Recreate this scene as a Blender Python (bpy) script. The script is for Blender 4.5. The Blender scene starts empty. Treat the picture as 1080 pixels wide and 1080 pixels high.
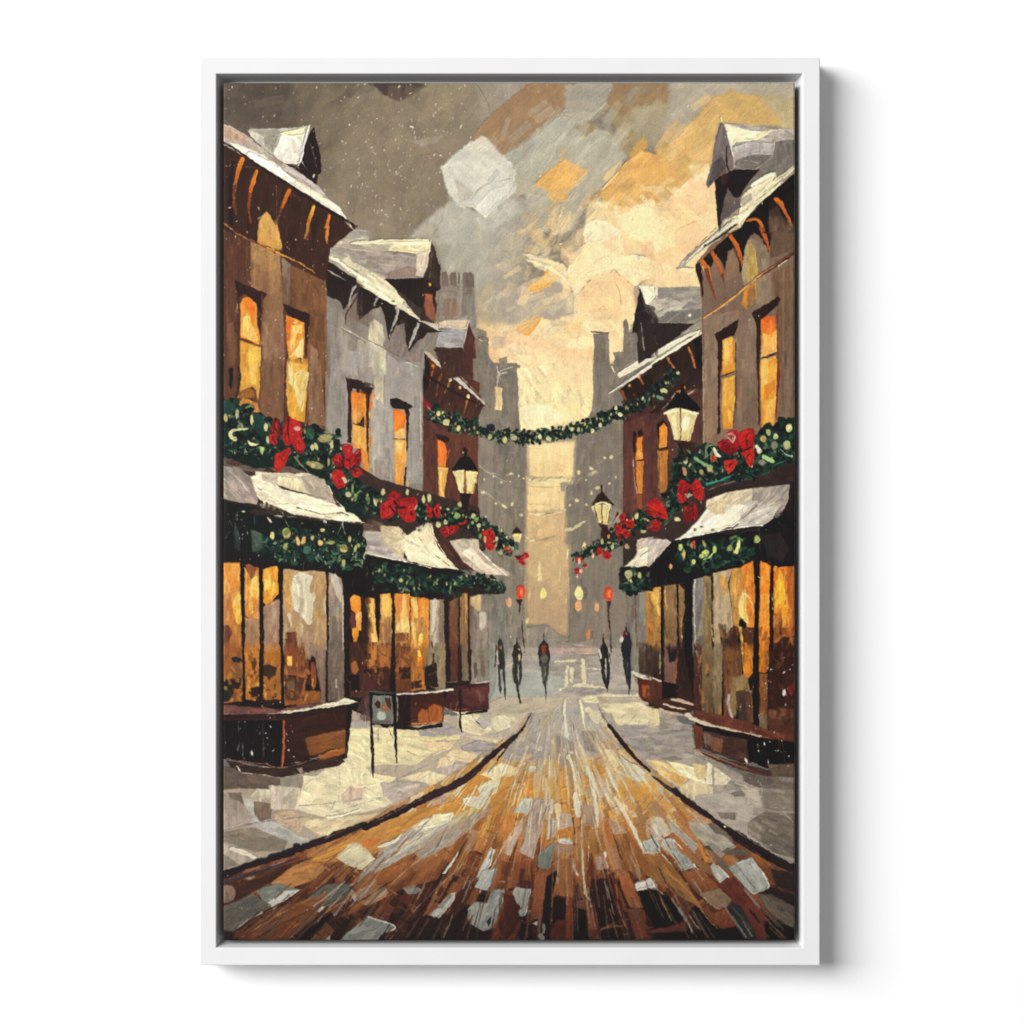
import numpy as np, math, random
# ---------------------------------------------------------------- the printed picture, laid down stroke by stroke
PX0, PY0, PX1, PY1 = 235.5, 87.0, 838.5, 992.0        # canvas face in millimetres (x right, y down)
RES = 1.6                                              # samples per millimetre
PW = int(round((PX1 - PX0) * RES)) + 1
PH = int(round((PY1 - PY0) * RES)) + 1
GX = PX0 + np.arange(PW, dtype=np.float32) * ((PX1 - PX0) / (PW - 1))
GY = PY0 + np.arange(PH, dtype=np.float32) * ((PY1 - PY0) / (PH - 1))
COL = np.zeros((PH, PW, 3), np.float32) + 0.4
HGT = np.zeros((PH, PW), np.float32)
IDM = np.zeros((PH, PW), np.int16)
rng = np.random.default_rng(11)
rnd = random.Random(5)
TILE = rng.random((256, 256)).astype(np.float32) * 2 - 1
def tile(u, v):
    u = u % 256.0; v = v % 256.0
    i = np.floor(u).astype(np.int32); j = np.floor(v).astype(np.int32)
    fu = u - i; fv = v - j
    fu = fu * fu * (3 - 2 * fu); fv = fv * fv * (3 - 2 * fv)
    i &= 255; j &= 255; i1 = (i + 1) & 255; j1 = (j + 1) & 255
    return (TILE[j, i] * (1 - fu) * (1 - fv) + TILE[j, i1] * fu * (1 - fv)
            + TILE[j1, i] * (1 - fu) * fv + TILE[j1, i1] * fu * fv)
def hexc(s):
    return np.array([int(s[k:k + 2], 16) / 255.0 for k in (0, 2, 4)], np.float32)
WARM = np.array([.010, .002, -.012], np.float32)
GROUPS = []          # (name, label)
CUR = [0]
EACH = [False]
def window(x0, y0, x1, y1, m=4.0):
    i0 = max(0, int((x0 - m - PX0) * RES)); i1 = min(PW, int((x1 + m - PX0) * RES) + 2)
    j0 = max(0, int((y0 - m - PY0) * RES)); j1 = min(PH, int((y1 + m - PY0) * RES) + 2)
    if i1 <= i0 or j1 <= j0: return None
    return slice(j0, j1), slice(i0, i1)
def sd_poly(P, X, Y):
    d2 = np.full(X.shape, 1e9, np.float32); ins = np.zeros(X.shape, bool)
    n = len(P)
    for k in range(n):
        ax, ay = P[k]; bx, by = P[(k + 1) % n]
        ex, ey = bx - ax, by - ay
        L = ex * ex + ey * ey + 1e-9
        t = np.clip(((X - ax) * ex + (Y - ay) * ey) / L, 0, 1)
        d2 = np.minimum(d2, (X - ax - t * ex) ** 2 + (Y - ay - t * ey) ** 2)
        if ay != by:
            c = ((Y >= min(ay, by)) & (Y < max(ay, by)))
            ins ^= c & (X < ax + (Y - ay) * ex / (by - ay))
    d = np.sqrt(d2)
    return np.where(ins, -d, d)
def sd_line(P, W, X, Y):
    d = np.full(X.shape, 1e9, np.float32)
    for k in range(len(P) - 1):
        ax, ay = P[k]; bx, by = P[k + 1]
        ex, ey = bx - ax, by - ay
        L = ex * ex + ey * ey + 1e-9
        t = np.clip(((X - ax) * ex + (Y - ay) * ey) / L, 0, 1)
        w = W[k] + (W[k + 1] - W[k]) * t
        d = np.minimum(d, np.sqrt((X - ax - t * ex) ** 2 + (Y - ay - t * ey) ** 2) - w * .5)
    return d
def chaikin(P, closed=True, n=2):
    for _i in range(n):
        Q = []
        m = len(P)
        if closed and _i == 0:
            for k in range(m):
                a = P[k]; b = P[(k + 1) % m]
                Q += [(a[0] * .86 + b[0] * .14, a[1] * .86 + b[1] * .14), (a[0] * .14 + b[0] * .86, a[1] * .14 + b[1] * .86)]
            P = Q
            continue
        if closed:
            for k in range(m):
                a = P[k]; b = P[(k + 1) % m]
                Q += [(a[0] * .75 + b[0] * .25, a[1] * .75 + b[1] * .25), (a[0] * .25 + b[0] * .75, a[1] * .25 + b[1] * .75)]
        else:
            Q = [P[0]]
            for k in range(m - 1):
                a = P[k]; b = P[k + 1]
                Q += [(a[0] * .75 + b[0] * .25, a[1] * .75 + b[1] * .25), (a[0] * .25 + b[0] * .75, a[1] * .25 + b[1] * .75)]
            Q.append(P[-1])
        P = Q
    return P
def lay(sl, X, Y, d, col, o, a=90, s=.06, r=.6, f=.8, h=.5, e=.3, col2=None, ga=90, clip=None, idset=True, b=0, rampbox=None):
    if rampbox is not None:
        x0, y0, x1, y1 = rampbox
        q = np.maximum(np.maximum(x0 - X, X - x1), np.maximum(y0 - Y, Y - y1))
        clip = np.clip(1 - (q + 1) / 8 + .25 * tile(X / 2, Y / 7), 0, 1)
    ca, sa = math.cos(math.radians(a)), math.sin(math.radians(a))
    u = X * ca + Y * sa; v = -X * sa + Y * ca
    k0 = rnd.random() * 200
    t = tile(u / 14 + k0, v / 1.15 + k0) * .6 + tile(u / 30 + k0, v / 3.1) * .6
    bl = tile(X / 11 + k0, Y / 11) * .6 + tile(X / 3.5, Y / 3.5 + k0) * .4
    d = d + r * (tile(X / 2.6 + k0, Y / 2.6) + tile(X / 8, Y / 8 + k0)) * .7
    al = np.clip(.5 - d / f, 0, 1) * o
    if b: al = al * np.clip(1 - b * np.clip(t + .1 + d / 6, 0, 1) * 2, 0, 1)
    if clip is not None: al = al * clip
    if col2 is not None:
        cg, sg = math.cos(math.radians(ga)), math.sin(math.radians(ga))
        q = X * cg + Y * sg; inside = d < 1
        if inside.any():
            q0, q1 = q[inside].min(), q[inside].max()
            w = np.clip((q - q0) / (q1 - q0 + 1e-6) + .12 * t, 0, 1)[..., None]
        else: w = np.zeros(X.shape)[..., None]
        c = col * (1 - w) + col2 * w
    else: c = col
    c = c * (1 + s * .55 * t + .06 * bl)[..., None] + (0.010 * t)[..., None] + bl[..., None] * WARM
    a3 = al[..., None]
    COL[sl] = COL[sl] * (1 - a3) + c * a3
    zh = h * (1 + .16 * t) + e * 1.5 * np.exp(-((d + 1.0) / .65) ** 2) * np.clip(.6 + 1.1 * bl, 0, 1.6)
    HGT[sl] = HGT[sl] * (1 - al) + (HGT[sl] * .35 + zh) * al
    if idset: IDM[sl] = np.where(al > .45, CUR[0], IDM[sl])
def grid(sl): return np.meshgrid(GX[sl[1]], GY[sl[0]])
def poly(P, col, o=1, **k):
    xs = [p[0] for p in P]; ys = [p[1] for p in P]
    sl = window(min(xs), min(ys), max(xs), max(ys))
    if sl is None: return
    X, Y = grid(sl); lay(sl, X, Y, sd_poly(P, X, Y), col, o, **k)
def line(P, W, col, o=1, **k):
    xs = [p[0] for p in P]; ys = [p[1] for p in P]; m = max(W)
    sl = window(min(xs) - m, min(ys) - m, max(xs) + m, max(ys) + m, 2)
    if sl is None: return
    X, Y = grid(sl)
    k.setdefault('a', math.degrees(math.atan2(P[-1][1] - P[0][1], P[-1][0] - P[0][0])))
    lay(sl, X, Y, sd_line(P, W, X, Y), col, o, **k)
def dab(x, y, rx, ry, ang, col, o=1, box=False, clipf=None, **k):
    m = math.hypot(rx, ry) if box else max(rx, ry)
    sl = window(x - m, y - m, x + m, y + m, 2)
    if sl is None: return
    X, Y = grid(sl)
    c, s = math.cos(math.radians(ang)), math.sin(math.radians(ang))
    u = (X - x) * c + (Y - y) * s; v = -(X - x) * s + (Y - y) * c
    if box:
        qx = np.abs(u) - rx; qy = np.abs(v) - ry
        d = np.hypot(np.maximum(qx, 0), np.maximum(qy, 0)) + np.minimum(np.maximum(qx, qy), 0)
    else: d = (np.sqrt((u / rx) ** 2 + (v / ry) ** 2) - 1) * min(rx, ry)
    k.setdefault('a', ang)
    if clipf is not None: k['clip'] = np.clip(.5 - clipf(X, Y) / 1.2, 0, 1)
    lay(sl, X, Y, d, col, o, **k)
VP = (585.0, 702.0)
def ptin(x, y, P):
    ins = False; n = len(P)
    for k in range(n):
        ax, ay = P[k]; bx, by = P[(k + 1) % n]
        if (ay > y) != (by > y) and x < ax + (y - ay) * (bx - ax) / (by - ay): ins = not ins
    return ins
def jit(c, j):
    l = 1 + rnd.uniform(-j, j)
    return np.clip(c * l + np.array([rnd.uniform(-j, j) * .12 for _ in range(3)], np.float32), 0, 1)
def scatter(P, stops, n, L, W, ang, spread=12, j=.08, o=.9, **k):
    xs = [p[0] for p in P]; ys = [p[1] for p in P]
    for _ in range(n):
        for _t in range(30):
            x = rnd.uniform(min(xs), max(xs)); y = rnd.uniform(min(ys), max(ys))
            if ptin(x, y, P): break
        else: continue
        if len(stops) == 1: pal = stops[0][1]; pick = rnd.choice(pal)
        else:
            q = len(stops) - 1
            for m in range(len(stops) - 1):
                if y < stops[m + 1][0]: q = m; break
            if q == len(stops) - 1: pick = rnd.choice(stops[-1][1])
            else:
                w = max(0, min(1, (y - stops[q][0]) / (stops[q + 1][0] - stops[q][0])))
                pick = rnd.choice(stops[q + 1][1]) if rnd.random() < w else rnd.choice(stops[q][1])
        sc = 1.0
        if ang in ('vp', 'vpx'):
            A = (90 if ang == 'vpx' else 0) + math.degrees(math.atan2(y - VP[1], x - VP[0])); sc = .18 + (y - VP[1]) / 290.0 * .95
        else: A = ang
        A += rnd.gauss(0, spread * .5)
        l = L * sc * rnd.uniform(.5, 1.3); w_ = W * (sc if ang in ('vp', 'vpx') else 1) * rnd.uniform(.5, 1.3)
        dab(x, y, l / 2, w_ / 2, A, jit(pick, j), o=o * rnd.uniform(.7, 1), box=True,
            clipf=lambda X, Y: sd_poly(P, X, Y), **k)
def resample(P, step):
    out = [P[0] + (0,)]; carry = 0
    for k in range(len(P) - 1):
        ax, ay = P[k]; bx, by = P[k + 1]; L = math.hypot(bx - ax, by - ay); t = step - carry
        while t <= L:
            out.append((ax + (bx - ax) * t / L, ay + (by - ay) * t / L, math.degrees(math.atan2(by - ay, bx - ax)))); t += step
        carry = (carry + L) % step if L else carry
    return out
GREENS = [hexc(c) for c in ('0c1412', '0c1a16', '10201a', '132a23', '16302a', '1b3c30', '0c1618', '2a4a38', '0b100f')]
GLIGHT = [hexc(c) for c in ('3a5a44', '56735a', '6a7d62', '2f5248', '7d8a68')]
BULB = [hexc(c) for c in ('ddd08c', 'cdbb78', 'e6daa4', 'd3b47a', 'b9bd78', 'd6aa72')]
def garland(P, W, dens=1.0, bulbs=1.0, bs=1.0):
    P = chaikin(P, False, 2)
    pts = resample(P, 1.6 / dens)
    n = len(pts)
    Wf = lambda i: W[0] + (W[-1] - W[0]) * i / max(1, n - 1)
    for i, (x, y, a) in enumerate(pts):
        w = Wf(i)
        for _ in range(3):
            rr = max(-.52, min(.52, rnd.gauss(0, .25))) * w; aa = math.radians(a + 90)
            dab(x + rr * math.cos(aa), y + rr * math.sin(aa), w * rnd.uniform(.10, .2), w * rnd.uniform(.06, .14), rnd.uniform(0, 180),
                jit(rnd.choice(GREENS), .15), h=.8, e=.5, s=.2, r=.5)
    for i, (x, y, a) in enumerate(pts):
        w = Wf(i)
        if rnd.random() < .8:
            rr = rnd.uniform(-.5, .5) * w; aa = math.radians(a + 90); b = rnd.uniform(0, 6.28); l = rnd.uniform(.12, .3) * w
            x1, y1 = x + rr * math.cos(aa), y + rr * math.sin(aa)
            c = jit(rnd.choice(GREENS + GLIGHT), .15)
            line([(x1, y1), (x1 + l * .6 * math.cos(b), y1 + l * .6 * math.sin(b)), (x1 + l * math.cos(b + .5), y1 + l * math.sin(b + .5))],
                 [w * .06, w * .09, w * .02], c, h=1.0, e=.4, s=.15, r=.3, o=.85)
    m = int(len(pts) * 1.6 / dens * bulbs / 4.6)
    for q in range(m):
        i = int((q + rnd.random()) / m * n) % n
        x, y, a = pts[i]; w = Wf(i); rr = rnd.uniform(-.36, .36) * w; aa = math.radians(a + 90)
        z = bs * rnd.uniform(.6, 1.15) * (1.0 + w * .035)
        c = jit(rnd.choice(BULB), .08)
        dab(x + rr * math.cos(aa), y + rr * math.sin(aa), z * .6, z * 1.15, rnd.gauss(0, 22), c, h=1.4, e=.5, s=.05, r=.4, f=.9, o=rnd.uniform(.65, 1))
REDS = [hexc(c) for c in ('b3191d', 'c8211f', '8c1218', '6e0e14', 'd8352c', 'a0161c', 'c42a26')]
def bow(x, y, sz, n=14):
    for k in range(n):
        a = rnd.uniform(0, 360); r0 = rnd.uniform(.1, .62) * sz
        dab(x + r0 * math.cos(math.radians(a)), y + r0 * math.sin(math.radians(a)) * .85, sz * rnd.uniform(.2, .4), sz * rnd.uniform(.12, .24), a + rnd.gauss(0, 25),
            jit(rnd.choice(REDS), .1), h=1.3, e=.6, s=.16, r=.6)
    for k in range(3):
        dab(x + rnd.uniform(-.4, .4) * sz, y + rnd.uniform(-.4, .3) * sz, sz * .12, sz * .06, rnd.uniform(0, 180), hexc('e8877a'), o=.6, h=1.5)
CROP = {}
for r_, (yy, sc) in zip('ABCDEF', ((87, 7.2), (237, 7.2), (387, 7.2), (537, 7.2), (687, 7.2), (837, 6.968))):
    for c_, xx in zip('1234', (235, 385, 535, 690)): CROP[r_ + c_] = (xx, yy, sc)
for r_, yy in zip('123', (87, 387, 687)):
    for c_, xx in zip('12', (235, 535)): CROP['Q' + r_ + c_] = (xx, yy, 3.541)
def run(text):
    ox, oy, sc = 0., 0., 1.
    for ln in text.split('\n'):
        ln = ln.split('#')[0].strip()
        if not ln: continue
        if ln[0] == '@':
            t = ln[1:].strip()
            ox, oy, sc = CROP[t] if t in CROP else (0., 0., 1.)
            continue
        if ln[0] == '*':
            nm, _, lb = ln[1:].strip().partition('|')
            EACH[0] = nm.startswith('+'); nm = nm.strip('+ '); lb = lb.strip()
            key = (nm, lb)
            if key not in GROUPS: GROUPS.append(key)
            CUR[0] = GROUPS.index(key)
            continue
        tk = ln.split()
        op = tk[0]; K = {}; pts = []; extra = []
        rest = [t for t in tk[2:] if '=' not in t]
        if op in 'LG':
            extra = [float(q) for q in rest[-1].split(',')]; tk = [t for t in tk if t is not rest[-1]]
        for t in tk[2:]:
            if '=' in t:
                k, v = t.split('='); K[k] = v if k in ('A',) else float(v)
            elif ',' in t: pts.append(tuple(float(q) for q in t.split(',')))
            else: extra.append(float(t))
        cs = tk[1]
        xf = lambda p: (ox + p[0] / sc, oy + p[1] / sc)
        if op in 'PB' and sc > 1 and len(pts) > 2:
            SZ = 1045 if sc == 6.968 else 1080
            hi = SZ / 305. if sc < 4 else SZ / 150.
            ex = 9. * sc; tol = 2.2 * sc
            q = [((-ex if x <= tol * .35 else SZ + ex if x >= SZ - tol * .9 else x), (-ex if y <= tol * .35 else (1080 + ex) if y >= 1080 - tol * .9 else y)) for x, y in pts]
            if q != pts and max(abs(a[0] - b[0]) + abs(a[1] - b[1]) for a, b in zip(pts, q)) > 0 and not any(x < -tol * 2 or y < -tol * 2 or x > SZ + tol * 2 or y > 1080 + tol * 2 for x, y in pts):
                pts = q; x0b, y0b, x1b, y1b = ox, oy, ox + SZ / sc, oy + 1080 / sc
                K['rampbox'] = (x0b, y0b, x1b, y1b)
        if op in 'PBLD':
            col2 = None
            if '>' in cs: cs, c2 = cs.split('>'); K['col2'] = hexc(c2)
            col = hexc(cs)
            if 'i' in K: K['idset'] = bool(K.pop('i'))
        if EACH[0] and op in 'PD':
            for p in (pts if op == 'D' else [None]):
                GROUPS.append(('painted_distant_light', '')); CUR[0] = len(GROUPS) - 1
                if p is not None:
                    x, y = xf(p); dab(x, y, p[2] / sc, (p[3] if len(p) > 3 else p[2]) / sc, p[4] if len(p) > 4 else 0, col, **K)
            if op == 'D': continue
        if op in 'PB':
            Q = [xf(p) for p in pts]
            if op == 'B': Q = chaikin(Q)
            poly(Q, col, **K)
            ar = abs(sum(Q[i][0] * Q[i - 1][1] - Q[i - 1][0] * Q[i][1] for i in range(len(Q)))) * .5
            gname = GROUPS[CUR[0]][0] if GROUPS else ''
            if ar > (3 if gname == 'painted_bow' else 25) and 'sky' not in gname and K.get('f', 1) < 3 and K.get('o', 1) > .5:
                c2 = K.get('col2'); n = int(min(60, 4 + ar / 34)); big = min(1.6, .55 + ar / 900)
                a_ = K.get('a', 90)
                pal = [col] if c2 is None else [col * .7 + c2 * .3, col * .3 + c2 * .7]
                if gname == 'painted_bow': pal = [hexc(q) for q in ('6a0f13', '8f1519', 'c9282a', 'e0463c', 'a81b1e')]; n += 5; big *= .7; a_ = rnd.uniform(0, 180)
                if gname == 'painted_bow':
                    cx_ = sum(p[0] for p in Q) / len(Q); cy_ = sum(p[1] for p in Q) / len(Q)
                    for _ in range(3):
                        v1 = rnd.choice(Q); v2 = rnd.choice(Q); m_ = (cx_ + rnd.gauss(0, .6), cy_ + rnd.gauss(0, .6))
                        mix = lambda a, b, t: (a[0] * (1 - t) + b[0] * t, a[1] * (1 - t) + b[1] * t)
                        P3 = chaikin([mix(v1, m_, .25), m_, mix(v2, m_, .35)], False, 2)
                        line(P3, list(np.interp(range(len(P3)), [0, len(P3) / 2, len(P3) - 1], [.25, 1.0, .2])), hexc(rnd.choice(['4a0a0e', '5c0d12', 'e2564c', '3a080c'])), o=.75, h=1.2, e=.2, s=.1, r=.2, idset=False)
                scatter(Q, [(0, pal)], n, 9 * big, 2.4 * big, a_, spread=22, j=.21, o=.6 * K.get('o', 1), idset=False, s=.12, h=K.get('h', .5) + .15, e=.22, r=.4)
        elif op == 'L':
            P = [xf(p) for p in pts]; w = [e / sc for e in extra] or [1.]
            if len(w) == 1: w = w * 2
            m = len(P)
            if len(P) > 2: P = chaikin(P, False, 2)
            n = len(P); W = [float(np.interp(i / (n - 1), np.linspace(0, 1, len(w)), w)) for i in range(n)]
            line(P, W, col, **K)
        elif op == 'D':
            gn = GROUPS[CUR[0]][0]; q_ = .86 if gn in ('painted_garland', 'painted_awning') else 1.
            for p in pts:
                x, y = xf(p); rx = q_ * p[2] / sc; ry = q_ * (p[3] if len(p) > 3 else p[2]) / sc
                if q_ < 1: K['o'] = rnd.uniform(.7, .95); dab(x + .5, y + .6, rx * 1.35, ry * 1.3, p[4] if len(p) > 4 else 0, hexc('2a3420'), o=.4, h=.6, e=0)
                dab(x, y, rx, ry, p[4] if len(p) > 4 else 0, col, **K)
        elif op == 'S':
            A = K.pop('A', '90'); n = int(K.pop('n')); LL = K.pop('l') / sc; WW = K.pop('w') / sc
            if A[0] != 'v': A = float(A)
            stops = []
            for part in cs.split('/'):
                if ':' in part: y, c = part.split(':'); stops.append((oy + float(y) / sc, [hexc(q) for q in c.split(',')]))
                else: stops.append((0, [hexc(q) for q in part.split(',')]))
            sp = K.pop('sp', 12.)
            K.setdefault('idset', False)
            scatter([xf(p) for p in pts], stops, n, LL, WW, A, spread=sp, **K)
        elif op == 'G': garland([xf(p) for p in pts], [e / sc for e in extra], dens=K.get('d', 1.), bulbs=K.get('b', 1.), bs=K.get('z', 1.))
        elif op == 'W':
            for p in pts:
                x, y = xf(p); bow(x, y, p[2] / sc, int(K.get('n', 14)))
def sample(arr, X, Y):
    u = np.clip((X - PX0) * RES, 0, PW - 1.001); v = np.clip((Y - PY0) * RES, 0, PH - 1.001)
    i = u.astype(np.int32); j = v.astype(np.int32); fu = u - i; fv = v - j
    if arr.ndim == 3: fu = fu[..., None]; fv = fv[..., None]
    return arr[j, i] * (1 - fu) * (1 - fv) + arr[j, i + 1] * fu * (1 - fv) + arr[j + 1, i] * (1 - fu) * fv + arr[j + 1, i + 1] * fu * fv
def blur(a, n):
    for _ in range(2):
        for ax in (0, 1):
            c = np.cumsum(np.concatenate([np.repeat(np.take(a, [0], ax), n + 1, ax), a, np.repeat(np.take(a, [-1], ax), n, ax)], ax), ax)
            a = (np.take(c, range(2 * n + 1, c.shape[ax]), ax) - np.take(c, range(0, c.shape[ax] - 2 * n - 1), ax)) / (2 * n + 1)
    return a
def warp(amp):
    X, Y = np.meshgrid(GX, GY)
    dx = amp * (tile(X / 2.3, Y / 2.3) + .9 * tile(X / 6 + 40, Y / 6)); dy = amp * (tile(X / 2.3 + 90, Y / 2.3) + .9 * tile(X / 6, Y / 6 + 77))
    COL[:] = sample(COL, X + dx, Y + dy); HGT[:] = sample(HGT, X + dx, Y + dy)
    u = np.clip(((X + dx - PX0) * RES + .5).astype(int), 0, PW - 1); v = np.clip(((Y + dy - PY0) * RES + .5).astype(int), 0, PH - 1)
    IDM[:] = IDM[v, u]
def restroke(n, l0, l1, w0, w1, o, j, reg=None, fix=None, off=0.0):
    """small brush marks that follow the edges already there and carry the local colour"""
    L = blur(COL.mean(2), 3); gy, gx = np.gradient(L)
    Jxx = blur(gx * gx, 4); Jyy = blur(gy * gy, 4); Jxy = blur(gx * gy, 4)
    TH = np.degrees(.5 * np.arctan2(2 * Jxy, Jxx - Jyy)) + 90
    x0, y0, x1, y1 = reg or (PX0, PY0, PX1, PY1)
    src = COL.copy()
    for _ in range(n):
        x = rnd.uniform(x0, x1); y = rnd.uniform(y0, y1)
        i = min(PW - 1, int((x - PX0) * RES)); k = min(PH - 1, int((y - PY0) * RES))
        A = TH[k, i] if fix is None else fix
        ll = rnd.uniform(l0, l1) * .5; ww = rnd.uniform(w0, w1) * .5
        if off:
            i = max(0, min(PW - 1, i + int(rnd.gauss(0, off) * RES))); k = max(0, min(PH - 1, k + int(rnd.gauss(0, off) * RES)))
        dab(x, y, ll, ww, A + rnd.gauss(0, 9), jit(src[k, i], j), o=o * rnd.uniform(.5, 1), box=True, h=.55, e=.3, s=.14, r=.5, idset=False, f=.9)
def snow(n, P, big=1.0):
    xs = [p[0] for p in P]; ys = [p[1] for p in P]
    for _ in range(n):
        x = rnd.uniform(min(xs), max(xs)); y = rnd.uniform(min(ys), max(ys))
        if not ptin(x, y, P): continue
        z = abs(rnd.gauss(0, .42)) * big + .28
        dab(x, y, z * rnd.uniform(.8, 1.7), z * .7, rnd.gauss(110, 35), hexc(rnd.choice(['d8cfc0', 'cfc4b2', 'e4dccd', 'bfb3a2'])), o=rnd.uniform(.35, .95), h=1.0, e=.1, r=.3, f=.8, idset=False)
def scratches(n, P, cols, o=.4, ln=14, w=.5, ang=None):
    xs = [p[0] for p in P]; ys = [p[1] for p in P]
    for _ in range(n):
        x = rnd.uniform(min(xs), max(xs)); y = rnd.uniform(min(ys), max(ys))
        if not ptin(x, y, P): continue
        a = rnd.uniform(0, 6.28) if ang is None else math.radians(ang + rnd.gauss(0, 12)); l = ln * rnd.uniform(.4, 1.5); c = rnd.uniform(-.5, .5)
        pts = [(x, y), (x + l * .5 * math.cos(a), y + l * .5 * math.sin(a)), (x + l * math.cos(a + c), y + l * math.sin(a + c))]
        line(chaikin(pts, False, 2), [w] * 16, hexc(rnd.choice(cols)), o=o * rnd.uniform(.4, 1), s=.05, r=.2, h=.4, e=0, idset=False)
def overall():
    warp(.34)
    restroke(1500, 12, 34, 4, 10, .42, .04, (235, 87, 839, 400), 132, 5) if False else None
    restroke(200, 8, 20, 3, 6, .4, .05, (520, 135, 620, 260), 130, 3.5)
    base = COL.copy(); hb = HGT.copy()
    restroke(4200, 6, 15, 1.4, 3.0, .5, .055)
    restroke(2600, 3, 9, 1, 2.2, .4, .06, None, None, 2.2)
    restroke(4200, 3, 7, .8, 1.5, .55, .09, (235, 380, 839, 992))
    COL[:] = COL * .5 + base * .5
    HGT[:] = HGT * .5 + hb * .5
    ALL = [(235, 87), (839, 87), (839, 992), (235, 992)]
    scratches(70, ALL, ['3a2a22', 'd8ccb4', '6a5a4c'], .35, 12, .4)
    scratches(60, [(540, 190), (760, 190), (700, 400), (560, 450)], ['9a7a50', '8a7454', 'f6ecd0'], .35, 15, .45)
    scratches(140, [(236, 910), (236, 840), (310, 830), (380, 750), (540, 745), (540, 780), (470, 810), (400, 850)], ['8f806c', '9c8f8c', 'f2ead0', 'b8a890'], .5, 17, .45)
    scratches(90, [(640, 740), (690, 745), (760, 800), (836, 840), (836, 900), (700, 810)], ['8f8472', '9c9488', 'e8e0c8', 'b8a890'], .5, 17, .45)
    scratches(60, [(300, 835), (380, 750), (540, 745), (540, 780), (400, 860)], ['8f806c', '9c8f8c', 'f2ead0'], .5, 18, .45)
    scratches(90, [(236, 600), (475, 620), (475, 740), (236, 740)], ['e8c890', '3a2014', '8a5a30'], .35, 16, .5, 90)
    scratches(90, [(690, 600), (838, 590), (838, 790), (690, 740)], ['e8c890', '2a1410', '8a5a30'], .35, 16, .5, 90)
    scratches(60, [(235, 520), (535, 600), (535, 640), (235, 600)], ['a8b09a', '6a7a68'], .5, 6, .45)
    snow(330, [(235, 87), (540, 87), (470, 260), (380, 240), (236, 130)])
    snow(190, [(370, 130), (470, 110), (480, 200), (400, 250), (380, 200)], 1.1)
    snow(200, [(480, 87), (839, 87), (839, 140), (560, 300)], .8)
    snow(170, [(235, 150), (345, 240), (345, 460), (235, 430)], .8)
    snow(330, ALL, .8)
    snow(34, [(235, 740), (310, 740), (310, 800), (235, 810)], .8)
    snow(46, [(790, 690), (839, 690), (839, 820), (790, 800)], .8)
    snow(70, [(235, 540), (385, 560), (385, 600), (235, 590)], .8)
def finish():
    overall()
    X, Y = np.meshgrid(GX, GY)
    # relief shading of the brushwork baked into the print colour, canvas grain and a little print noise
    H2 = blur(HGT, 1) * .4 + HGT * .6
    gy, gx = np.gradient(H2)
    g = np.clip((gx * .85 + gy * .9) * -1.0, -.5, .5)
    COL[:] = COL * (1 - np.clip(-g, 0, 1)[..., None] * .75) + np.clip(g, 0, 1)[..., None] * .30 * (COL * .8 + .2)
    mot = tile(X / 5, Y / 5) * .5 + tile(X / 2.1 + 9, Y / 2.1) * .35 + tile(X / 19, Y / 19 + 33) * .6
    COL[:] = COL * (1 + .035 * mot)[..., None]
    # pigments: warmer neutrals, a calmer orange, a deeper near edge of the street
    lum = COL.mean(2, keepdims=True)
    low = np.clip((Y - 800) / 120, 0, 1)[..., None]
    COL[:] = lum + (COL - lum) * (1.02 - .17 * low)
    COL[:] = COL * np.array([1.0, .985, .95], np.float32)
    COL[:] = COL * (1 - .20 * np.clip((Y - 880) / 110, 0, 1) ** 1.3)[..., None]
    COL[:] = COL * (1 - .25 * np.clip(.30 - COL.mean(2), 0, .3) / .3)[..., None]
    for k, (nm, lb) in enumerate(GROUPS):                 # the two corner houses are a warmer brown than the plastered ones
        if nm == 'painted_house' and 'corner house' in lb: COL[IDM == k] *= np.array([1.06, .975, .875], np.float32)
        if nm == 'painted_bow': COL[IDM == k] *= np.array([.93, .85, .85], np.float32)
        if nm in ('painted_roof', 'painted_awning', 'painted_dormer'):
            m = IDM == k; l = COL[m].mean(1, keepdims=True); COL[m] *= 1 + .10 * np.clip((l - .5) / .25, 0, 1)
        if nm == 'painted_bright_gap' or nm == 'painted_sky':
            m = IDM == k; c = COL[m]; w = np.clip((c[:, :1] - .72) / .2, 0, 1); COL[m] = c * (1 + .045 * w)
    grain = rng.standard_normal(HGT.shape).astype(np.float32)
    sp = (grain > 2.4)
    COL[:] = COL * (1 + .03 * grain + .015 * tile(X * .5, Y * 2.2))[..., None] - (sp * .05)[..., None]
    np.clip(COL, .01, 1, out=COL)

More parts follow.
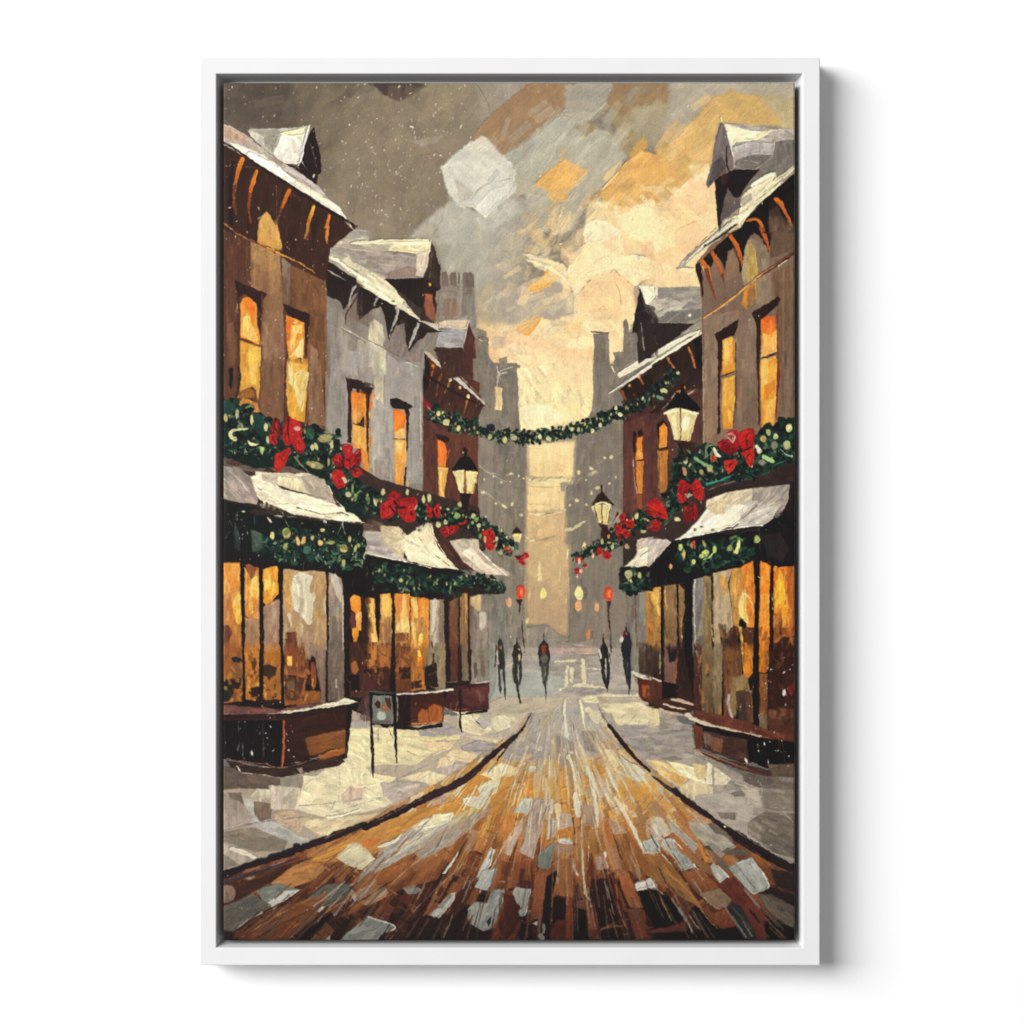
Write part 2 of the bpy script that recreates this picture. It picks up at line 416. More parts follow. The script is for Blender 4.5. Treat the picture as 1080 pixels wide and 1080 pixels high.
PAINT = '''
* painted_sky | smoky grey and glowing cream dusk sky of broad knife strokes with falling snow
@
P 6d6052>b0a594 230,80 850,80 850,560 230,560 ga=35 r=0 h=.2 a=20 f=1.7 s=.03 e=.12
P 574a41>6b5e50 230,80 330,80 300,140 280,200 230,200 f=22 r=3 ga=30 e=0.00 s=.03
P 837663>8d806e 330,95 470,95 520,130 500,200 450,260 380,300 340,200 f=26 r=3 e=0.00 s=.03
P 766958 300,84 370,84 360,200 320,180 f=18 e=0.00 s=.03 r=1.5
@ Q11
P 514840 60,0 240,0 300,120 130,160 30,120 f=8 o=.7 a=20 e=0.00 s=.03 r=1.5
P 867967 480,60 640,100 820,60 960,120 900,220 800,280 620,420 480,500 400,330 f=10 a=60 o=.8 e=0.00 s=.03 r=1.5
P 4a3b35>54453c 500,-10 820,-10 730,38 655,72 620,55 f=2.1 ga=0 a=10 s=.03 e=.12 r=1.5
P 92866f 760,-10 960,-10 1000,120 980,200 800,240 720,130 f=8 o=.8 a=50 e=0.00 s=.03 r=1.5
P a0978a 950,0 1080,0 1080,60 1030,120 990,190 940,140 f=5 o=.7 a=45 s=.03 e=.12 r=1.5
P 958777 690,215 800,190 870,230 840,280 780,260 730,245 f=3 o=.5 a=10 s=.03 e=.12 r=1.5
P b8ab9c 700,215 800,200 820,212 740,240 f=3 o=.6 a=10 s=.03 e=.12 r=1.5
P 8f7a68 720,250 860,240 900,250 820,320 740,300 f=8 o=.6 e=0.00 s=.03 r=1.5
P d6d3c6>c9c9bd 815,315 860,270 960,195 1010,240 1085,330 1085,385 980,505 935,465 880,460 845,420 ga=70 a=40 e=0.25 f=1.7 s=.03 r=1.5
P bab2a4 868,362 900,380 940,410 920,450 885,450 f=2.8 o=.7 s=.03 e=.12 r=1.5
P a39a88 832,420 862,425 880,458 850,472 f=2.4 s=.03 e=.12 r=1.5
L a8a294 940,410 1000,370 1085,358 3 h=.1
P b9b5a7>b0ab9f 690,580 780,500 850,440 900,455 960,490 1000,560 980,640 900,600 820,590 f=4 a=45 s=.03 e=.12 r=1.5
P 9c9281 720,575 770,520 800,540 820,590 f=3 o=.6 s=.03 e=.12 r=1.5
P b5b2a5>aca593 790,590 1000,520 1085,560 1085,760 940,860 930,720 820,700 f=8 a=60 e=0.00 s=.03 r=1.5
P a89d88>bfae8f 950,780 1085,690 1085,960 1000,1000 950,920 f=6 ga=90 a=40 s=.03 e=.12 r=1.5
P d8bd94>e8c090 960,900 1085,850 1085,1085 980,1085 940,960 f=10 ga=90 e=0.00 s=.03 r=1.5
L c5bba4 930,870 1000,800 1085,750 3 f=1.2
@ Q12
P a99f8f 0,0 200,0 60,60 0,80 f=6 o=.6 e=0.00 s=.03 r=1.5
P 97795b>9f8264 -40,100 30,40 90,0 240,-20 220,100 160,140 100,190 40,250 -40,290 -120,260 -130,190 ga=60 a=130 e=0.20 f=1.7 s=.03 r=1.5
P a69f92 215,10 405,-10 410,40 330,110 270,150 215,110 f=2.5 a=140 s=.03 e=.12 r=1.5
L c2b9a8 410,40 330,110 240,180 7,4 f=1
P b3ab9b 200,120 260,100 330,110 290,160 240,190 f=2.4 s=.03 e=.12 r=1.5
P b1b0a2>b8b09c 0,290 100,190 200,115 270,150 380,180 450,270 400,340 300,440 240,560 90,560 60,400 0,440 f=4 ga=50 a=135 e=0.10 s=.03 r=1.5
P a08a66 250,165 300,145 330,170 290,200 f=2.1 s=.03 e=.12 r=1.5
P 94795c>9c8260 400,-20 620,-20 600,80 560,130 480,160 410,125 370,90 f=3 ga=60 a=130 s=.03 e=.12 r=1.5
P 9f8f6d 375,85 460,150 520,220 460,280 420,250 400,160 f=4 a=60 s=.03 e=.12 r=1.5
P b2a688 470,100 640,60 560,240 480,240 f=8 o=.6 e=0.00 s=.03 r=1.5
P b1a796 610,-10 1085,-10 1085,60 770,60 640,200 560,240 600,110 f=6 a=135 e=0.00 s=.03 r=1.5
P d7a85e>dfae68 105,375 140,340 215,282 240,300 298,330 262,375 225,410 232,440 170,445 145,405 ga=40 a=30 r=1.2 e=0.25 f=1.7 s=.03
P c9a067 200,240 225,250 215,290 195,290 f=3 o=.6 s=.03 e=.12 r=1.5
P caa76b>d2b074 640,200 770,55 840,25 870,40 1010,55 1040,160 900,160 830,150 790,150 760,300 720,350 600,420 560,330 560,260 ga=90 a=135 e=0.10 f=2.5 r=1.2 s=.03
P d4ad6c 560,250 680,180 700,340 600,420 f=4 e=0.00 s=.03 r=1.5
P b9a985>c0ad86 930,40 1085,60 1085,220 1000,180 1030,150 f=8 a=90 e=0.00 s=.03 r=1.5
P dca961>d9b072 335,420 450,290 500,250 560,270 640,330 690,330 620,420 560,480 480,470 400,470 ga=70 a=135 r=1.2 f=1.7 s=.03 e=.12
P c79c58 450,270 510,200 520,240 470,290 f=2.4 s=.03 e=.12 r=1.5
L e6d6a8 450,290 400,350 330,420 3.5,2 h=1.2
P ecd2a0 300,440 400,460 470,470 540,430 590,520 600,600 500,640 380,640 280,560 f=3 a=40 s=.03 e=.12 r=1.5
P f0dcac>f3e2b4 410,500 480,470 545,445 600,520 595,570 520,600 440,560 ga=45 a=120 e=0.30 f=1.7 s=.03 r=1.5
P f4e6c2 290,530 330,505 370,515 430,560 400,600 330,620 280,600 f=2.1 e=0.30 s=.03 r=1.5
P eec99c>f0cfa4 600,430 680,350 760,370 780,520 740,540 640,560 600,540 ga=60 a=45 e=0.30 f=1.7 s=.03 r=1.5
P f1dcae 680,310 750,300 760,360 700,370 f=3 s=.03 e=.12 r=1.5
P c79e6e 545,430 590,460 610,520 600,540 570,490 f=2.4 o=.6 s=.03 e=.12 r=1.5
P efca96>f0cf9e 500,600 640,520 780,520 720,640 650,690 720,760 500,760 560,640 f=4 ga=60 a=45 e=0.15 s=.03 r=1.5
P f2deb0>f3e3b6 240,640 340,560 430,600 440,640 545,650 540,720 470,760 400,700 300,740 250,800 220,720 ga=60 a=60 e=0.30 f=1.7 s=.03 r=1.5
P eec39a 500,610 560,590 600,640 540,660 500,640 f=2.4 s=.03 e=.12 r=1.5
P ecc39b 380,560 440,590 450,650 390,640 360,600 f=2.4 s=.03 e=.12 r=1.5
P f1cb9b>ecd2a0 250,800 330,720 400,700 470,760 480,860 430,1000 300,1080 240,1000 ga=90 a=60 e=0.25 f=1.7 s=.03 r=1.5
P f0cfa0>f2d9aa -20,900 120,860 260,860 420,900 420,1200 -20,1200 f=8 ga=45 e=0.00 s=.03 r=1.5
P f0c49c -20,960 60,930 160,1000 60,1085 -20,1085 f=4 a=35 s=.03 e=.12 r=1.5
P efc392 210,1000 320,990 330,1200 210,1120 f=3 s=.03 e=.12 r=1.5
P b8ab99>b3a594 30,760 130,720 220,760 248,860 180,890 100,880 0,900 -60,860 -60,780 ga=60 a=40 f=2.8 s=.03 e=.12 r=1.5
P e2d1a8 60,640 130,650 210,680 245,760 230,780 160,720 100,680 f=2.3 s=.03 e=.12 r=1.5
P cdb389 50,510 100,490 160,600 150,640 90,590 f=2.8 s=.03 e=.12 r=1.5
P dfb878 45,490 80,490 120,560 100,570 f=2.4 s=.03 e=.12 r=1.5
P cdb790 130,460 210,450 250,500 200,560 160,570 f=2.8 a=110 s=.03 e=.12 r=1.5
L eedcb2 205,465 190,520 9,3 h=1
L e8d2a2 235,480 215,530 7,3 h=1
L e8c98e 175,490 160,550 8,3
P cbb893 200,620 280,530 290,600 230,650 f=2.8 s=.03 e=.12 r=1.5
L f3e6c0 60,640 130,650 10,2 h=1.2
L f0e0b6 70,660 170,690 240,760 8,14,3 h=1.2
P e0ae62 110,740 150,700 165,720 200,715 160,760 70,790 80,755 f=1.9 e=0.25 s=.03 r=1.5
P e0ab62 30,920 60,890 130,875 125,900 80,945 40,935 f=1.9 e=0.30 s=.03 r=1.5
L f1dfb0 130,880 110,920 70,950 5,2
P f0cf96 230,900 290,870 300,900 240,940 200,960 f=2.8 s=.03 e=.12 r=1.5
P b4ab94 0,380 40,350 70,370 70,410 30,425 f=2.1 a=110 s=.03 e=.12 r=1.5
L d6d3c4 0,300 30,320 20,360 16,10
P ae9f8a 240,560 280,640 190,660 f=3 o=.4 s=.03 e=.12 r=1.5
P b1ab9f>a89e90 -60,440 60,430 100,560 60,700 30,900 -60,900 f=12 ga=90 a=80 o=.8 e=0.00 s=.03 r=1.5
@
P eec99a>f0cf9c 690,215 760,190 760,320 690,330 f=5 a=40 s=.03 e=.12 r=1.5
P f2dcae 690,225 705,232 712,258 690,268 f=2.8 s=.03 e=.12 r=1.5
P efd0a0 690,280 745,280 745,306 690,305 f=3 s=.03 e=.12 r=1.5
@ Q12
L 8a6f50 230,680 290,620 330,580 1.2 o=.8 h=.1 r=.3
L 8a7458 240,740 300,690 350,650 430,640 1.2 o=.7 h=.1 r=.3
L 8a6f50 420,850 425,790 400,740 1.5 o=.7 h=.1 r=.3
L 9a8058 600,600 640,540 700,520 760,515 1.4 o=.5 h=.1 r=.3
L 6b553a 340,420 400,370 1.2 o=.7 h=.1 r=.3
L 9d8a68 380,180 430,240 440,270 1.4 o=.6 r=.3
L 7d6f5a 160,150 120,190 80,210 1.4 o=.6 r=.3
@ Q11
L 4a3d33 490,5 440,50 380,90 1.6 o=.8 h=.1 r=.3
L 6d6252 945,0 980,50 1003,120 2.4 o=.9 h=.1 r=.3
L a29786 770,60 800,130 1.2 o=.6 r=.3
@
S f1dcb0,eec99c,f3e4ba,e9cfa0,efd2a8 n=150 l=20 w=7 A=45 sp=60 o=.5 e=.3 s=.05 600,215 690,195 755,200 755,300 700,330 640,380 600,370 590,270
S d9aa66,dfb174,caa56c,e4c48c n=60 l=24 w=8 A=130 sp=24 o=.45 e=.2 s=.05 600,215 700,130 745,95 760,110 745,180 660,225
S b3ae9f,a9a293,bdb8aa,9f9787,c4bba8 n=110 l=26 w=9 A=130 sp=26 o=.4 e=.15 s=.05 500,140 600,90 740,90 640,180 600,230 545,250 480,330 460,260
S d8cdb0,c4b79c,e3cfa2,b5a894,e8c894 n=90 l=20 w=7 A=140 sp=60 o=.45 e=.25 s=.05 530,250 600,210 610,330 560,380 510,385 500,340
S f2dcae,eec79a,f3e0b4 n=60 l=22 w=8 A=30 sp=60 o=.45 e=.25 s=.05 520,370 620,330 650,350 640,400 540,400
S 574c42,6b5f52,4e453c,7a6e5f n=60 l=34 w=12 A=140 sp=40 o=.28 e=.1 s=.04 235,87 400,87 360,150 330,200 235,140
S 857968,8f8371,786c5c,94886f n=110 l=34 w=12 A=125 sp=40 o=.26 e=.1 s=.04 340,90 520,90 500,180 450,260 380,240 335,180
@ Q11
P d9d6c9>cdccc0 815,315 862,268 912,232 968,192 1012,240 1088,330 1085,388 1030,450 980,507 938,462 880,462 846,420 828,370 ga=70 a=40 s=.03 e=.45 f=2.6 r=1.6 o=.85
P b9b1a3 868,362 900,380 940,412 925,440 885,450 875,410 f=2 r=1 o=.75
L a39d90 925,440 960,390 1010,368 1085,355 3 o=.8 h=.1
P d0cec2>c4c2b6 940,500 1030,470 1088,400 1088,470 1010,560 950,540 f=4 r=1.6 o=.7 s=.03
P e2e0d6 935,470 1000,400 1080,370 1080,400 1030,450 980,505 f=1.6 r=1 o=.6 s=.03
P c2bfb2 690,580 740,530 810,460 840,470 800,540 760,580 f=4 r=1 o=.5 s=.03
@ Q12
P dba961>e0b06a 105,375 140,340 215,282 240,300 298,330 262,375 225,410 232,440 170,445 145,405 ga=40 a=30 r=1.2 s=.04 e=.3 f=2 o=.75
P f1e0b2 400,500 480,455 545,440 590,520 560,600 500,580 440,560 f=3 r=1.5 a=60 s=.04 o=.6 e=.4
P f0ddb0 260,640 340,560 420,600 440,640 380,690 300,720 250,790 225,720 f=3 r=1.5 a=50 s=.04 o=.5 e=.4
P ecbf92 620,590 700,530 770,530 720,620 650,640 f=4 r=1.5 a=30 s=.04 o=.5 e=.3
P f3e8c4 290,530 330,505 370,515 420,555 380,590 310,600 f=2.5 r=1.5 a=30 s=.04 o=.6 e=.5
* painted_distant_building | grey misty tower block in the far distance left of the bright gap between the towers
@
P 857b6f>8c8277 497,352 504,346 513,350 515,375 528,392 530,384 541,383 549,392 549,445 556,470 556,560 553,700 497,700 f=1 ga=90 a=90 s=.05
P 7c7267>827669 500,352 513,352 514,440 500,440 f=1.5 o=.6
@ C3
P 7d746a>81776c -130,-30 72,-30 80,110 95,480 -130,500 f=1 s=.07 e=.2
P 7a7269>857b6d -100,560 140,560 140,1080 -100,1080 f=1.2
L e9dcb6 88,80 98,400 10,8 o=.7 i=0
@ B3
P 7b7166 0,1060 95,1065 100,1080 0,1080
P 8a7f70 -60,1020 0,1000 0,1080 -60,1080
@ D3
P 817767>8d8375 -110,-10 140,-10 135,600 150,1080 -110,1080 f=1 a=90 s=.06
@ B2
L 6c6156 850,850 930,856 12,8
P 7d7366>857b6e 860,860 935,860 935,1085 850,1085 f=.8
L cfc7b4 870,870 880,885 925,880 5,3
P 8c8278>9c9084 560,380 600,362 620,500 830,520 850,860 560,740 f=1 ga=60
P 6f5f54>83756a 590,362 625,360 640,470 580,470 f=.9
P 6a5a4f>7a6c61 655,362 690,358 700,470 645,460 f=.8
P 6f6157 708,362 724,362 720,460 708,440 f=.6
P 6f6258>80756b 742,372 760,360 800,362 826,390 832,520 835,700 740,690 745,500 f=.9 ga=90
P 86796c 570,470 830,470 830,510 570,510 f=1 o=.6
B 8a6a58>907565 600,560 700,560 720,700 590,710 f=2 o=.7
P 8d8a80 760,520 830,520 835,860 770,700 f=2 o=.7
L b9b3a6 732,365 728,440 725,500 5,2 o=.7
* painted_distant_building | darker grey misty tower block in the far distance right of the bright gap
@ B3
P 776e64>7f766b 655,830 770,820 778,1080 655,1085 ga=90 a=90 e=.5
L 63594f 640,812 700,818 775,820 12,6
P 6c6359 660,880 720,880 740,1080 665,1080 o=.5 f=2
P 7e756b>867c6e 880,740 900,722 915,750 925,820 985,820 990,1090 812,1090 810,970 885,966 f=.7 e=.5
@
P 7b7268>82786b 625,385 690,385 690,440 665,500 625,470 f=1 s=.06
@ C3
P 7e756a>7f766b 665,0 1080,0 1080,400 880,420 880,1085 430,1085 440,940 500,840 515,560 600,420 610,330 640,330 f=1 s=.06 a=90
B 6e6358 610,300 650,330 650,370 600,400 f=1.5
@ D3
P 7b7468>85776a 450,-10 720,-10 900,300 880,460 1000,620 1080,800 1080,1090 460,1090 480,700 470,300 430,200 f=1 ga=90 s=.06
B 8c7b70 600,560 860,600 960,700 940,900 700,950 600,760 f=5 o=.6 a=60
B 7b7569 500,760 580,780 620,900 520,960 500,860 f=3 o=.7
* painted_bright_gap | cream and amber evening light glowing in the gap between the far towers
@ C3
P f0e0b2>eed8a4 78,10 640,-10 655,200 640,330 605,400 560,480 100,480 85,300 ga=20 a=60 e=.1 s=.05
B f0caa0>efd2a4 330,20 400,-20 640,-20 650,120 560,170 460,160 350,120 ga=50 o=.6 f=9
B f3e8c0 100,300 160,270 350,300 450,400 300,450 120,450 f=4 o=.8
P eed2a0>e9cd96 150,580 518,560 505,830 440,850 165,830 f=4 e=.1 ga=90
P e3cb98>dfc592 150,840 500,840 500,880 440,900 435,1085 150,1085 f=4 ga=90
B ecc793 380,740 430,740 440,810 390,800 o=.7
D f0dda8 270,980,30,36 o=.5 f=3
L d6cba8 200,860 260,880 330,850 400,855 490,850 14,20,6 o=.9 r=2 h=1
L b39b74 160,830 300,850 500,820 3 o=.8
L b39b74 150,905 280,915 390,910 3 o=.7
L a3927a 170,1045 250,1040 320,1050 4 o=.6
P 92897d 400,880 470,880 460,905 440,910 440,940 410,940 o=.8 f=1
@ D3
P ccb184>c9aa7f 145,20 440,10 450,200 430,240 140,240 f=4 ga=90 e=.2
P c9ad82>b79b78 140,230 430,220 480,300 470,560 460,980 380,950 300,880 150,880 135,560 f=6 ga=90 s=.04 e=.05
B b29676 150,640 300,560 440,700 450,900 300,860 160,860 f=6 o=.6
L e4d3a4 150,20 200,45 300,35 440,5 6,14,4 o=.9 r=1.5
L 8d8472 240,50 330,30 440,10 3
L dccda0 140,215 190,235 6,12 o=.9
L 8f8570 200,238 270,230 360,205 3
D d9bb8c 260,180,40,40 o=.4 f=4
L e0cf9c 240,400 245,530 10,26 r=1
L d9c795 365,300 430,390 5,3
L e2d3a4 460,310 450,380 16,6
L d8c491 400,430 395,540 14,8 o=.6
L d3b98c 460,480 470,780 8,4 o=.7
* painted_distant_building | lower misty grey block at the end of the street behind the walkers
@ D3
P 8b8274>968a80 140,900 240,880 300,880 380,940 460,980 480,960 520,1000 700,980 860,1000 860,1090 130,1090 f=1.5 a=90 ga=90
B 80786a 460,980 480,955 515,985 520,1060 460,1060 f=1
@
S 8a8074,776e63,938a7c,6f665c n=70 l=26 w=5 A=90 o=.3 497,395 553,395 553,680 500,680
S 8a8074,776e63,938a7c,6f665c,7d7a72 n=110 l=30 w=6 A=90 o=.3 625,470 665,440 665,680 600,680 606,500
S 827a6e,958b7c,6f6960 n=20 l=26 w=5 A=70 o=.35 628,390 690,390 660,440 628,450
@ Q21
L cfc7a4 950,360 985,390 1030,405 1085,400 2.5 o=.7 r=.6
L cfc7a4 950,370 1000,400 1060,430 2 o=.6
L c8bf9c 970,460 1010,490 1060,525 2.5 o=.7
D ddd3a0 976,420,4,5 1010,408,4,4 1040,430,4,4 972,468,6,5 1020,510,5,4 1050,520,9,5,30
@ C3
L b8ad90 880,640 780,690 680,740 3 o=.6
L b3a88c 690,800 600,830 540,850 530,880 4,6 o=.7 r=1.5
D dfd3a4 788,682,14,14 738,690,8,9 640,770,20,10,20 655,800,30,7,-20 600,855,8,10,30 772,886,12,12 685,918,16,12 825,838,7,12 640,960,8,12 527,1012,16,12 598,1048,7,7 480,1050,9,10 540,800,12,20 35,1040,12,18 25,810,12,9 85,825,8,12 125,850,9,9 22,872,9,9 170,855,6,8 220,875,20,14 270,880,18,16 330,872,16,10 400,860,14,12
@ D3
L d8cda0 440,160 500,150 560,110 590,85 10,16,6 o=.9 r=1.5
L c9bd95 130,200 150,220 5
D d9cfa8 105,45,18,12 190,236,16,10 165,160,6,6
@
D e0cf96 525,620,1.5,3 500,560,1,1 512,545,1,1.5 556,655,1.5,3
*+ painted_distant_light |
@ D3
D ece08c 270,640,24,44
D e9dfa0 545,640,30,56
L 6f655a 590,610 600,640 585,680 30,36,20
D e9dc9a 582,280,14,32
D e2a878 540,730,28,40 680,745,20,32 
D d98a5c 615,955,12,40
D e8b489 15,710,16,40
D dcb184 10,880,10,40 165,650,14,40
L ebdda0 450,680 445,720 8,3
@ D2
D e8cd8c 1015,790,18,40,15
D e09a6c 1070,710,12,30
D dcb489 1075,870,8,40
@ C2
P e9c890>edd6a6 985,150 1045,160 1040,328 988,328 f=1
L b9b4a6 1000,0 1020,60 1030,90 16,8 r=1
L b9b4a6 1080,40 1035,50 14
L d6d0be 1010,60 1000,150 14,8 o=.6
@ Q21
L cfc7b8 1080,0 1030,15 1025,60 5,3 o=.8
@ Q22
L e9e0c4 392,0 400,18 9,5
@
* painted_snowy_square | pale wet snow of the distant square under the walkers
@
P a89c92>b3aa9e 500,683 690,683 700,760 480,770 490,700 f=1.5 ga=90 a=0 s=.05
@ E3
P b79f94 340,0 660,0 660,18 340,22 f=1 a=0
P 9c948b>a59c93 100,25 860,20 860,200 400,220 120,210 f=2 a=0
B aaaba0>a9aaa1 -150,130 240,120 480,250 350,330 100,420 -100,380 f=5 a=0
L e2d8ac 360,75 520,70 8,6 r=1.2
L e6dcb2 575,70 582,240 22,26 r=1.5
L dbd2b0 455,120 445,270 26,24 r=1.5
L e0d7b4 490,140 492,235 28,22 r=1.5
L d8ceae 590,130 720,135 8 r=1
L e2d9b6 400,285 480,270 560,255 720,275 760,290 8,18,6 r=1.5
P a49a93 450,270 820,290 1000,300 980,330 560,340 400,310 f=1.5 a=0
P dcd2aa>e0d7b4 560,350 760,320 1000,330 1010,400 780,400 590,385 f=1.2 a=5 r=1.5
L cfc4a6 120,150 260,155 400,160 8 o=.5
L cfc4a6 780,180 860,190 900,210 6 o=.6
P d9d2b6 -40,350 60,360 160,400 260,430 120,445 -60,440 f=1.5 a=5 r=1.5
L c9bea6 820,120 850,130 14 o=.4
* painted_snowy_pavement | cream and mauve snow on the left pavement before the shop fronts
@
P c4b69f>a39484 232,835 300,790 375,745 480,755 530,735 600,735 570,765 545,790 500,825 440,852 380,885 300,915 232,925 ga=180 a=170
@ E2
P e6d9ac>ddd0a6 0,570 200,580 400,600 560,700 500,780 380,860 100,860 0,900 f=1.5 a=10 s=.05 e=.4
P a79d97 400,590 600,540 760,620 740,640 420,650 f=1.5 a=8
P e6d4a2 420,650 720,640 720,665 440,680 f=1 e=.5
P dcc39b>e0cfa8 440,690 690,680 640,740 520,790 f=1 a=8
P a49a98>9c938f 720,720 860,675 1040,700 960,770 740,765 f=1 a=5 e=.5
P dccdaa 740,640 860,640 1060,680 1000,700 860,670 f=1.2
P e0cda5>d8c09a 680,740 900,790 880,860 660,820 600,780 f=1.2 e=.4 a=15
P b7a79c>b3a39b 560,880 700,850 880,870 760,950 680,960 570,930 f=1.2 e=.4
P e3cfa6 560,800 700,800 660,860 540,890 f=1
P ecdcb0 0,900 240,960 100,1060 0,1080 f=1
P a59b99>aca19a 100,1060 220,990 480,1000 560,1060 500,1090 90,1090 f=1 e=.4
P e6d6ae 260,960 480,900 660,960 560,1050 440,990 f=1 e=.4
P e6dcb4>dacdae 620,440 700,470 740,600 880,640 960,600 900,490 700,430 600,420 f=1 a=30 s=.06
P b3aaa0 880,480 960,470 960,560 900,600 840,550 f=1.5 a=60
P e2d9b8 960,490 1080,480 1080,560 1000,610 960,560 f=1 a=30
P b7ab9c 940,640 1080,570 1080,650 1000,660 f=1.2
L 8a7f8e 0,1070 200,990 400,900 580,810 660,740 3.5,4 o=.8 r=.6 h=.1
L 9c9090 90,600 100,700 8,4 o=.5
L a99b86 60,780 180,800 300,870 380,880 3 o=.6 h=.1
L a4937e 320,760 420,800 500,790 560,750 3 o=.7 h=.1
L b0a08a 180,590 210,650 3 o=.6
L 988c84 760,640 860,660 980,690 3 o=.5 h=.1
L a08f78 760,560 800,530 780,560 3 o=.7
L 857a70 380,990 420,930 460,910 3 o=.6
@ E1
P a79b97>b8ae9f 940,520 1080,545 1080,600 960,570 f=1.5
P e7dcae>e9dcb0 940,580 1080,590 1090,860 900,880 940,780 f=1.2 a=30 e=.4
P e3dcbc>e6dcb4 600,940 800,940 900,870 960,860 1085,900 1085,1085 580,1085 600,990 f=1.2 a=20 e=.4
P a69b8f 680,920 880,870 900,890 780,970 700,950 f=1.2
P 8f8577>9a9082 440,960 600,930 610,1000 570,1085 440,1085 f=1.2
P b3a3a0 960,1085 980,1010 1085,1050 1085,1090 f=1
P 6a5a50>5c4c43 0,860 140,900 430,960 440,1060 160,1040 0,1060 f=1.5 a=10 e=.3
P 8d8279 0,1030 100,1070 90,1090 0,1090 f=1.5
P c9c2a8 170,1085 260,1040 400,1060 440,1090 f=1.2 s=.2
L b7a3a0 150,925 280,930 420,965 600,930 3,5,3
L b0a392 880,960 1080,940 3 o=.8
L a99a86 600,980 680,980 740,960 3 o=.6 h=.1
@ Q31
B e2d6b0>e8dcb6 270,590 300,500 440,400 470,350 560,470 600,480 650,570 520,600 400,625 f=2 a=20
P b7a79e>bdafa2 590,490 730,490 800,540 650,580 600,540 f=1 a=5 e=.4
P cdb49d 440,540 480,500 540,510 510,560 450,570 f=1 e=.4
P e8dcb4 440,430 500,440 560,470 590,500 490,510 f=1 e=.4
P ddc8a0>e0caa2 280,620 400,625 590,600 620,620 440,690 380,700 290,640 f=1 e=.3 a=165
L f0e6c4 390,620 450,612 510,590 9,5 h=1.2
L b1a48c 370,628 410,632 510,600 3 o=.8
L 8d8290 270,578 380,570 520,550 600,545 2.5 o=.8 h=.1
L 8d8290 400,605 500,575 600,545 2 o=.7
L 9c9190 400,600 420,560 2.5
B b99f80>c0a688 185,600 270,590 300,640 290,680 200,640 f=1.2 e=.4 a=5
P b8b5ad>b0a9a0 70,540 120,560 130,620 200,640 290,690 400,720 340,740 200,700 100,640 f=1.2 a=20 e=.3
P 7d6a5c>74604f 115,560 185,570 180,625 140,635 118,610 f=1 e=.4 s=.15
P 6f6257 20,530 70,530 80,580 50,590 f=1.5
P 9b8c80>a6978a 0,540 60,560 120,620 60,650 0,670 f=1.5
P c5b7a2 170,500 290,510 280,590 180,590 f=1.2 s=.25
P 8b7c6b>807260 0,680 120,660 240,710 230,745 120,750 0,700 f=1.2 e=.4 a=10
P 7b6d5e 60,690 160,700 230,715 150,740 f=1 o=.7
P b1a192 0,710 40,730 140,780 60,810 0,830 f=1.2
L e0d2c0 30,735 80,750 120,770 14,20,8 h=1.2 e=.5
P 8f7f74 0,740 40,780 60,800 0,820 f=1.2
L 6a5f78 0,668 120,640 230,625 300,618 2.5 o=.8 h=.1
L 8a7a6c 430,560 440,440 400,420 2 o=.5
* painted_snowy_pavement | grey and cream snow on the right pavement below the shop fronts
@
P b5a999>8c8073 630,735 700,735 735,790 838,850 842,925 780,890 720,845 680,808 655,778 635,752 ga=20 a=30
@ E3
P dcd0aa>dbcfac 690,400 1010,380 1080,480 1080,560 840,560 760,470 f=1.2 a=10 e=.4
P a09791>9c938e 760,560 1080,560 1085,960 900,730 f=1.5 a=8
L 8a7868 860,500 900,470 950,450 3 o=.8 h=.1
L 8a7868 930,530 980,480 3 o=.7 h=.1
L 8a7868 880,575 960,650 1080,750 4 o=.6 h=.1
L a49678 1010,420 1000,560 3 o=.5
@ E4
P a59c92>8f867e -10,540 40,500 280,560 310,790 200,830 90,830 0,780 f=1.5 a=5 e=.2
P dfd2a4 -10,420 30,440 40,560 -10,580 f=1.2
P 8f877c 40,510 130,560 100,600 40,600 f=1.2
P d9bd85>dcc48e 0,810 80,840 250,960 180,1030 60,950 0,890 f=1.2 a=35 e=.4
P d3a868 80,940 140,910 250,970 190,1030 f=1 e=.4
P ecdfae>efe6c2 90,830 200,850 310,880 390,1000 340,1010 200,930 f=1.2 a=30 e=.5
P d8c088 290,850 380,860 400,960 330,980 f=1 e=.3
P e9dfc0 400,820 450,830 430,920 440,1010 390,1010 f=.8 e=.6
P cfc4a6>d6cdb2 450,860 610,940 580,1010 460,1010 f=1 e=.4 a=30
P dcc9a2 190,1030 280,970 450,1030 440,1085 240,1085 f=1
P 8c8177>9b9085 310,790 400,800 700,960 620,1000 440,860 f=1.2
P 6b6057>5d524a 640,900 900,940 1080,960 1080,1085 800,1085 700,1000 f=1.5 a=15
P 7e746b 940,950 1000,930 1080,950 1070,1000 960,990 f=1
P 9a9088 600,950 800,1040 1080,1060 1080,1090 450,1085 f=1.2 a=15
P 5f554d 680,975 820,955 900,1000 860,1030 720,1010 f=1.2
@ Q32
P a39a8e>948a7d 520,520 560,510 640,540 800,590 760,640 640,610 560,600 f=1.5 a=20 e=.3
P b2a99d>9a9084 700,540 930,510 1075,520 1075,800 960,740 840,660 700,600 f=1.5 a=15 e=.2
P 6f6558>63594d 900,640 960,600 1075,610 1075,790 990,750 900,680 f=1.5 a=20 e=.3
P 6b6155 940,520 1075,510 1075,600 960,600 f=4 o=.8
P 7b6c64 780,600 860,605 850,630 800,625 f=1
P 7a7064 830,530 880,520 890,540 850,545 f=.8
L b9b0a2 760,500 860,560 1000,600 3 o=.5
L b5ab9c 870,560 960,580 1075,590 2.5 o=.5
L c7bda8 850,490 900,510 940,525 3 o=.7
